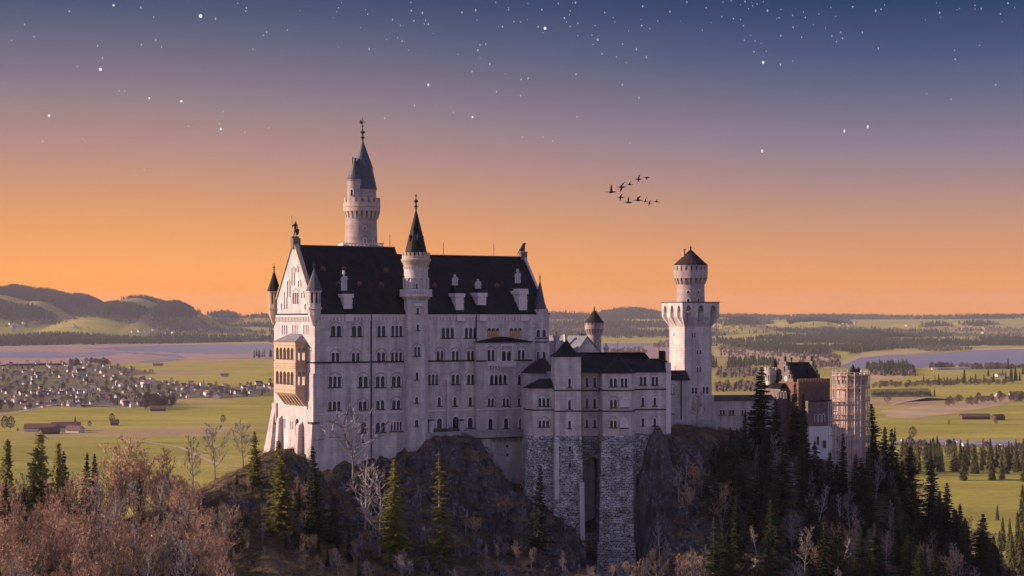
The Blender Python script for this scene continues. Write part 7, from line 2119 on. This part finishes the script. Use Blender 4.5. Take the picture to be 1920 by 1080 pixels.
# low sheds, coaches and roofs of the car park at the foot of the hill, right
for q, (px, py, L_, W) in enumerate(((1708, 835, 60, 16), (1745, 831, 90, 14), (1768, 834, 60, 14), (1800, 837, 40, 12), (1832, 838, 46, 12), (1846, 834, 90, 10), (1862, 840, 30, 10), (1892, 836, 60, 10), (1905, 840, 50, 12))):
    x, y = gp(px, py); put(house_mesh('shed', L_, W, 4.5, 1.6, 0.5, ('housewall', 'greyroof')), 'shed', x, y, VZ, 0.05 + 0.1 * (q % 3), 0.8, 'pale flat roofed shed at the car park behind the valley spruces', 'shed', 'sheds at the car park')
for q in range(22):
    px = 1752 + q * 7.0 + vr.uniform(-2, 2); x, y = gp(px, 693.5 - (px - 1752) * 0.02); put(house_mesh('caravan', 12, 6, 3.2, 0.8, 0.1, ('housewall', 'greyroof')), 'caravan', x, y, VZ, 0.05, 1.5, 'white caravan in the row along the right lake shore', 'caravan', 'caravans on the lake shore')
# ---- spruces and bare trees on the right-hand plain
for px, py, h in ((1697, 705, 24), (1716, 705, 22), (1732, 717, 18), (1760, 722, 26), (1770, 722, 20), (1783, 722, 18), (1795, 720, 20), (1808, 718, 34), (1820, 718, 18), (1829, 718, 22), (1845, 716, 20), (1853, 705, 22), (1863, 716, 22), (1880, 705, 20), (1886, 716, 26), (1896, 714, 40), (1904, 714, 36), (1912, 714, 24), (1890, 692, 34), (1918, 702, 30), (1776, 722, 20), (1742, 720, 16), (1753, 720, 20)):
    far_tree('c', px, py, h, 'dark spruce in the row along the field on the right plain', 'spruce row on the right plain')
for px, py, h in ((1744, 743, 14), (1752, 743, 18)): far_tree('c', px, py, h, 'dark spruce in the lone pair on the green field beside the track', 'pair of spruces beside the track')
far_tree('b', 1664, 757, 24, 'bare brown tree on the field right of the scaffolded tower')
far_tree('b', 1711, 823, 16, 'bare tree above the car park sheds'); far_tree('c', 1678, 826, 18, 'rounded dark tree at the field edge behind the ragged spruce')
far_tree('b', 1867, 796, 10, 'small bare tree on the meadow below the field barns'); far_tree('b', 1779, 797, 7, 'low round bush on the meadow left of the long field barn')
def hedge(label, spots):
    V, Fc = [], []
    for px, py, h in spots:
        x, y = gp(px, py); me = vr.choice(FB); s_ = h / 14.0; a = vr.uniform(0, 6.28); o = len(V)
        V.extend([(x + (q.co.x * math.cos(a) - q.co.y * math.sin(a)) * s_ * 1.3, y + (q.co.x * math.sin(a) + q.co.y * math.cos(a)) * s_ * 1.3, VZ + q.co.z * s_) for q in me.vertices]); Fc.extend([tuple(o + i for i in p.vertices) for p in me.polygons])
    ob = bpy.data.objects.new('hedge', mesh_from('hedge', V, Fc, M['farbare'])); COL.objects.link(ob); tag(ob, label, 'hedge')
hedge('long bare brown hedge line crossing the right plain under the spruce row', [(1640 + 260 * q / 75 + vr.uniform(-3, 3), 727 - 260 * q / 75 * 0.028 + vr.uniform(-2.5, 2), vr.uniform(8, 15)) for q in range(76)])
hedge('low bare hedge between the scaffolded tower and the spruce pair by the track', [(1635 + 112 * q / 60 + vr.uniform(-2, 2), vr.uniform(741, 745) - q * 0.015, vr.uniform(5, 9)) for q in range(60)])
for q in range(45):
    px = vr.uniform(1775, 1925); far_tree('b', px, vr.uniform(755, 763) - (px - 1775) * 0.06, vr.uniform(9, 17), 'bare tree in the copse at the right edge of the plain', 'copse at the right edge')
hedge('bare tree belt along the near shore of the right lake behind the caravans', [(vr.uniform(1745, 1935), 692.0 + vr.uniform(-1, 0.5), vr.uniform(10, 22)) for q in range(70)])
for q in range(52):                                 # the valley wood behind the slope
    px = vr.uniform(1690, 1935); py = vr.uniform(868, 884) + (px - 1690) * 0.02 + 16 * (vr.random() < 0.35)
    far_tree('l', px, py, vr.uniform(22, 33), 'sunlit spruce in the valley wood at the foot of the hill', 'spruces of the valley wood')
for q in range(22):
    far_tree('b', vr.uniform(1690, 1930), vr.uniform(852, 872), vr.uniform(14, 22), 'bare tree in the valley wood at the foot of the hill', 'bare trees of the valley wood')
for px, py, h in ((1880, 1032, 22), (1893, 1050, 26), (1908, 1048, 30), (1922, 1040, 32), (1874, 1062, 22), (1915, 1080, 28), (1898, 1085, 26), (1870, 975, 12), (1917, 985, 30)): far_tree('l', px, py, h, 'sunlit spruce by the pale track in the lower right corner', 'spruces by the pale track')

# ---- far woods: one mass each
def forest(name, patches, meshlist, hs, seed, flat=True):
    r = np.random.default_rng(seed); base = []
    for me in meshlist:
        v = np.array([q.co[:] for q in me.vertices]); f = [tuple(p.vertices) for p in me.polygons]; base.append((v, f))
    VV, FF = [], []; o = 0
    Ys = np.geomspace(2500, 24200, 260)
    for poly, num in patches:
        P0 = np.array(poly, float); k = 0
        cand = np.stack([r.uniform(P0[:, 0].min(), P0[:, 0].max(), num * 6), r.uniform(P0[:, 1].min(), P0[:, 1].max(), num * 6)], -1)
        cand = np.array([c for c in cand if inside(c[0], c[1], poly)])[:num * 3]
        if not len(cand): continue
        tx = (cand[:, 0] - CX) / FP; zz = ground_h(tx[:, None] * Ys[None], np.broadcast_to(Ys[None], (len(cand), len(Ys))))
        hit = zz > ((HY - cand[:, 1]) / FP)[:, None] * Ys[None]; idx = hit.argmax(1)
        YA = Ys[idx] * r.uniform(0.99, 1.01, len(cand)); XA = tx * YA; ZA = ground_h(XA, YA)
        thick = fbm(XA / 700.0, YA / 500.0, 17, 4) - 0.36 - 0.08 * r.random(len(cand))
        for c in range(len(cand)):
            if idx[c] == 0 or k >= num or thick[c] < 0: continue
            x, Y, z = float(XA[c]), float(YA[c]), float(ZA[c])
            v, f = base[r.integers(len(base))]
            s = r.uniform(*hs) * (1.0 + max(0, (Y - 9000) / 16000)); a = r.uniform(0, 6.28)
            w = np.stack([(v[:, 0] * math.cos(a) - v[:, 1] * math.sin(a)) * s * 1.5 + x, (v[:, 0] * math.sin(a) + v[:, 1] * math.cos(a)) * s * 1.5 + Y, v[:, 2] * s + z - 0.5], -1)
            VV.append(w); FF.extend([tuple(o + q for q in t_) for t_ in f]); o += len(v); k += 1
    me = bpy.data.meshes.new(name); me.from_pydata(np.concatenate(VV).tolist(), [], FF); me.materials.append(meshlist[0].materials[0])
    ob = bpy.data.objects.new(name, me); COL.objects.link(ob); tag(ob, kind='stuff')
def lite(kind, material):
    V, Fc = [], []; r = random.Random(3)
    out = []
    for q in range(3):
        V, Fc = [], []
        H = 20.0 if kind == 'c' else 15.0; n = 6
        lay = ((0.05, 3.4), (0.35, 2.5), (0.65, 1.5)) if kind == 'c' else ((0.1, 2.6), (0.35, 4.2), (0.7, 3.6))
        tops = (0.55, 0.8, 1.0) if kind == 'c' else (0.6, 0.9, 1.0)
        for (b, R_), t in zip(lay, tops):
            o = len(V); V.append(Vector((r.uniform(-.4, .4), r.uniform(-.4, .4), H * t)))
            for k in range(n): 
                a = 2 * math.pi * k / n + r.random() * 0.7; V.append(Vector((R_ * r.uniform(0.7, 1.2) * math.cos(a), R_ * r.uniform(0.7, 1.2) * math.sin(a), H * (b + r.uniform(-.05, .06)))))
            Fc.extend([(o, o + 1 + k, o + 1 + (k + 1) % n) for k in range(n)])
        out.append(mesh_from('far_tree', V, Fc, M[material]))
    return out
LC, LB = lite('c', 'farcone'), lite('b', 'farbare')
M['farcone2'] = M['farcone']
forest('distant_forest', CONIFER, LC, (0.75, 1.25), 5)
forest('distant_woodland', BARE, LB, (0.6, 1.1), 6)
# hamlets on the far hills
for q, (cx, cy, sx_, sy_, num) in enumerate(((1590, 612, 22, 4, 14), (1720, 613, 14, 2, 6), (1810, 619, 10, 3, 8), (1845, 621, 8, 3, 7), (140, 617, 4, 1.5, 3), (270, 626, 30, 3, 12), (360, 621, 25, 3, 8), (30, 614, 20, 4, 10), (1395, 648, 8, 2, 4))):
    for k in range(num):
        px, py = vr.gauss(cx, sx_), vr.gauss(cy, sy_); Ys = np.geomspace(2500, 24200, 300); zz = ground_h((px - CX) / FP * Ys, Ys); i = np.argmax(zz > (HY - py) / FP * Ys)
        if i == 0: continue
        put(vr.choice(HM), 'house', (px - CX) / FP * Ys[i], Ys[i], zz[i], vr.uniform(0, 3), vr.uniform(1.2, 1.9), 'tiny pale house in a hamlet on the far hills', 'house', 'hamlet houses on the far hills')

# ================================================================== geese in flight
M['goose'] = mat('dark_plumage', (0.012, 0.011, 0.012), 0.8, 0.2)
def goose(px, py, size, near, far, label, pitch=0.0, Y=170.0):
    """near / far: the two wings as (elevation in degrees, sweep, length); they meet the body at the shoulder."""
    k = Y / FP; x, z = (px - CX) * k, (HY - py) * k
    L_ = size * k
    b = MB()
    prof = [(-0.5, 0.004, 0.0), (-0.46, 0.02, 0.0), (-0.40, 0.022, 0.0), (-0.24, 0.026, 0.002), (-0.14, 0.055, -0.005), (0.02, 0.082, -0.012), (0.2, 0.065, -0.005), (0.34, 0.04, 0.008), (0.48, 0.018, 0.012), (0.52, 0.006, 0.012)]
    c, s = math.cos(pitch), math.sin(pitch)
    b.tube([(x + L_ * (u * c - w * s), Y, z + L_ * (u * s + w * c)) for u, r_, w in prof], [max(0.006, r_ * L_) for u, r_, w in prof], 8)
    for (el, sw, ln), sg in ((near, -1), (far, 1)):
        n = 6; prev = None; top, bot = [], []
        for i in range(n + 1):
            f = i / n; ch = 0.20 * (1 - 0.2 * f - 0.72 * f ** 2.5) * L_
            e = R(el) * (1.0 if f < 0.45 else 1.0 - 0.12 * (f - 0.45))
            r_ = ln * L_ * f
            yy = Y + sg * (0.03 * L_ + r_ * math.cos(e) * 0.98); zz_ = z + r_ * math.sin(e) + 0.03 * L_; xx = x + L_ * (0.0 + sw * f * f * ln)
            top.append((xx - ch * 0.45, yy, zz_)); bot.append((xx + ch * 0.55, yy, zz_))
        th = 0.012 * L_
        pts = top + bot; m_ = len(pts); up = [(a, bb, cc + th) for a, bb, cc in pts]
        fl = []
        for i in range(n):
            a, bb, cc, d = i, i + 1, n + 2 + i, n + 1 + i
            fl += [(a, bb, cc, d), (m_ + d, m_ + cc, m_ + bb, m_ + a)]
        fl += [(i, m_ + i, m_ + i + 1, i + 1) for i in range(n)] + [(n + 1 + i, n + 2 + i, m_ + n + 2 + i, m_ + n + 1 + i) for i in range(n)]
        b.add(pts + up, fl)
    o = bpy.data.objects.new('goose', bpy.data.meshes.new('goose')); o.data.from_pydata([(p[0] - x, p[1] - Y, p[2] - z) for p in b.v], [], b.f); o.data.materials.append(M['goose']); COL.objects.link(o); o.location = (x, Y, z)
    tag(o, label, 'goose', 'geese flying over the castle'); return o
zx = lambda X, Y_: (1130 + X / 14.4, 320 + Y_ / 14.4)
for X, Y_, S, nr, fr_, lb in ((230, 575, 21, (70, -0.02, 0.72), (-30, -0.55, 0.34), 'leftmost flying goose with one wing straight up'), (505, 442, 19.5, (58, 0.62, 0.52), (-75, -0.2, 0.55), 'goose with both wings spread steeply up and down in the upper line'), (725, 375, 13.5, (65, 0.4, 0.5), (50, 0.2, 0.45), 'small goose between the steep winged one and the top pair'), (965, 230, 15.5, (68, 0.32, 0.62), (-70, 0.05, 0.42), 'left goose of the top pair with wings up and down'), (1180, 188, 14, (12, 0.75, 0.55), (-50, 0.3, 0.4), 'topmost rightmost goose gliding with lowered wing'),
                               (480, 720, 16, (60, 0.55, 0.45), (-75, -0.1, 0.5), 'leftmost goose of the lower line with crossed wings'), (690, 858, 18, (78, 0.1, 0.62), (-25, -0.5, 0.2), 'lower goose with one upright wing under the crossed winged one'), (945, 800, 19, (48, 0.6, 0.62), (60, 0.1, 0.4), 'goose of the lower line with wings swept back and up'), (1150, 825, 11.5, (68, 0.35, 0.68), (-50, -0.5, 0.34), 'small goose in the lower right trio at its left'), (1262, 878, 12.5, (58, 0.55, 0.56), (-75, -0.3, 0.5), 'lowest goose in the lower right trio'), (1445, 838, 12, (45, 0.5, 0.5), (40, 0.2, 0.3), 'last goose at the right end of the lower line')):
    a, b_ = zx(X, Y_); goose(a, b_, S, nr, fr_, lb)

# ================================================================== stars
M['star'] = mat('starlight', (0, 0, 0), 1.0, 0.0, emit=(0.95, 0.93, 1.0, 0.62))
M['faintstar'] = mat('faint_starlight', (0, 0, 0), 1.0, 0.0, emit=(0.9, 0.9, 1.0, 0.34))
SD = 90000.0
def star_geo(b, px, py, r, tall=1.0):
    k = SD / FP; x, z = (px - CX) * k, (HY - py) * k; n = 8; pts = []
    prof = [(0.0, -1), (0.75, -0.66), (1.0, 0.0), (0.75, 0.66), (0.0, 1)]
    b.lathe(x, SD, [(max(a * r * k, 0.5), z + h * r * k * tall) for a, h in prof], n)
BIG = [(376, 30, 3.6, 1.0, 'largest round star high above the left hills'), (188, 130, 3.2, 1.0, 'bright round star left of the tallest tower, below the largest star'), (92, 217, 2.7, 1.0, 'lone bright star low near the left edge of the sky'), (340, 190, 2.6, 1.0, 'right star of the bright pair level with the tower top'), (280, 184, 1.9, 1.1, 'dim left star of the bright pair level with the tower top'), (213, 10, 2.2, 1.1, 'bright star at the top edge left of the largest star'),
       (414, 242, 1.9, 1.4, 'small star low between the bright pair and the tower'), (1022, 53, 2.6, 1.2, 'brightest star high in the middle of the sky'), (1431, 117, 2.4, 1.2, 'brightest star in the upper right sky above the square tower'), (1429, 283, 2.0, 1.7, 'lone streaked star low right of the geese'), (1583, 246, 1.8, 1.9, 'left star of the streaked pair right of the geese'), (1627, 237.5, 1.8, 1.9, 'right star of the streaked pair right of the geese'), (803, 159, 1.9, 1.5, 'small streaked star between the tallest tower and the zenith group'), (886, 219.5, 1.6, 1.5, 'small star above the slim turret spire')]
for px, py, r, tl, lb in BIG:
    b = MB(); star_geo(b, px, py, r, tl); o = b.build('star', 'star'); tag(o, lb, 'star')
def faint():
    b = MB(); r = random.Random(9)
    pts = [(46, 46), (64, 69), (22, 76), (130, 21), (264, 14), (288, 32), (292, 75), (265, 84), (145, 125), (183, 86), (192, 109), (223, 170), (234, 171), (80, 265), (155, 260), (254, 319), (270, 318), (418, 209), (411, 232), (353, 237), (504, 240), (459, 248), (462, 15), (404, 35), (461, 21), (500, 60), (494, 66), (692, 92), (754, 77), (771, 20), (776, 39), (792, 24), (798, 38), (803, 45), (736, 37), (866, 23), (892, 19), (942, 50), (900, 84), (896, 94), (918, 120), (885, 134), (931, 172), (777, 198), (850, 211), (721, 222), (980, 257), (1018, 257), (1082, 219), (1036, 264), (1181, 268), (1079, 5), (1016, 18), (1058, 34), (1009, 50), (1120, 74), (1205, 12), (1203, 48), (1256, 22), (1288, 4), (1397, 3), (1439, 20), (1375, 35), (1487, 51), (1463, 121), (1414, 97), (1464, 67), (1576, 61), (1580, 72), (1617, 61), (1647, 91), (1599, 13), (1642, 20), (1762, 24), (1828, 10), (1890, 6), (1876, 26), (1791, 111), (1837, 85), (1867, 159), (1783, 186), (1193, 92), (1212, 107), (1129, 101), (1121, 74), (1080, 139), (977, 149), (990, 147), (976, 179), (1167, 159), (1198, 183)]
    for px, py in pts: star_geo(b, px, py, r.uniform(1.0, 1.45), r.uniform(1.4, 2.1))
    for _ in range(110):
        px = r.gauss(1180, 380); py = abs(r.gauss(0, 60))
        if 0 < px < 1920: star_geo(b, px, py, r.uniform(0.6, 1.0), r.uniform(1.2, 2.0))
    o = b.build('faint_stars', 'faintstar'); tag(o, kind='stuff')
faint()
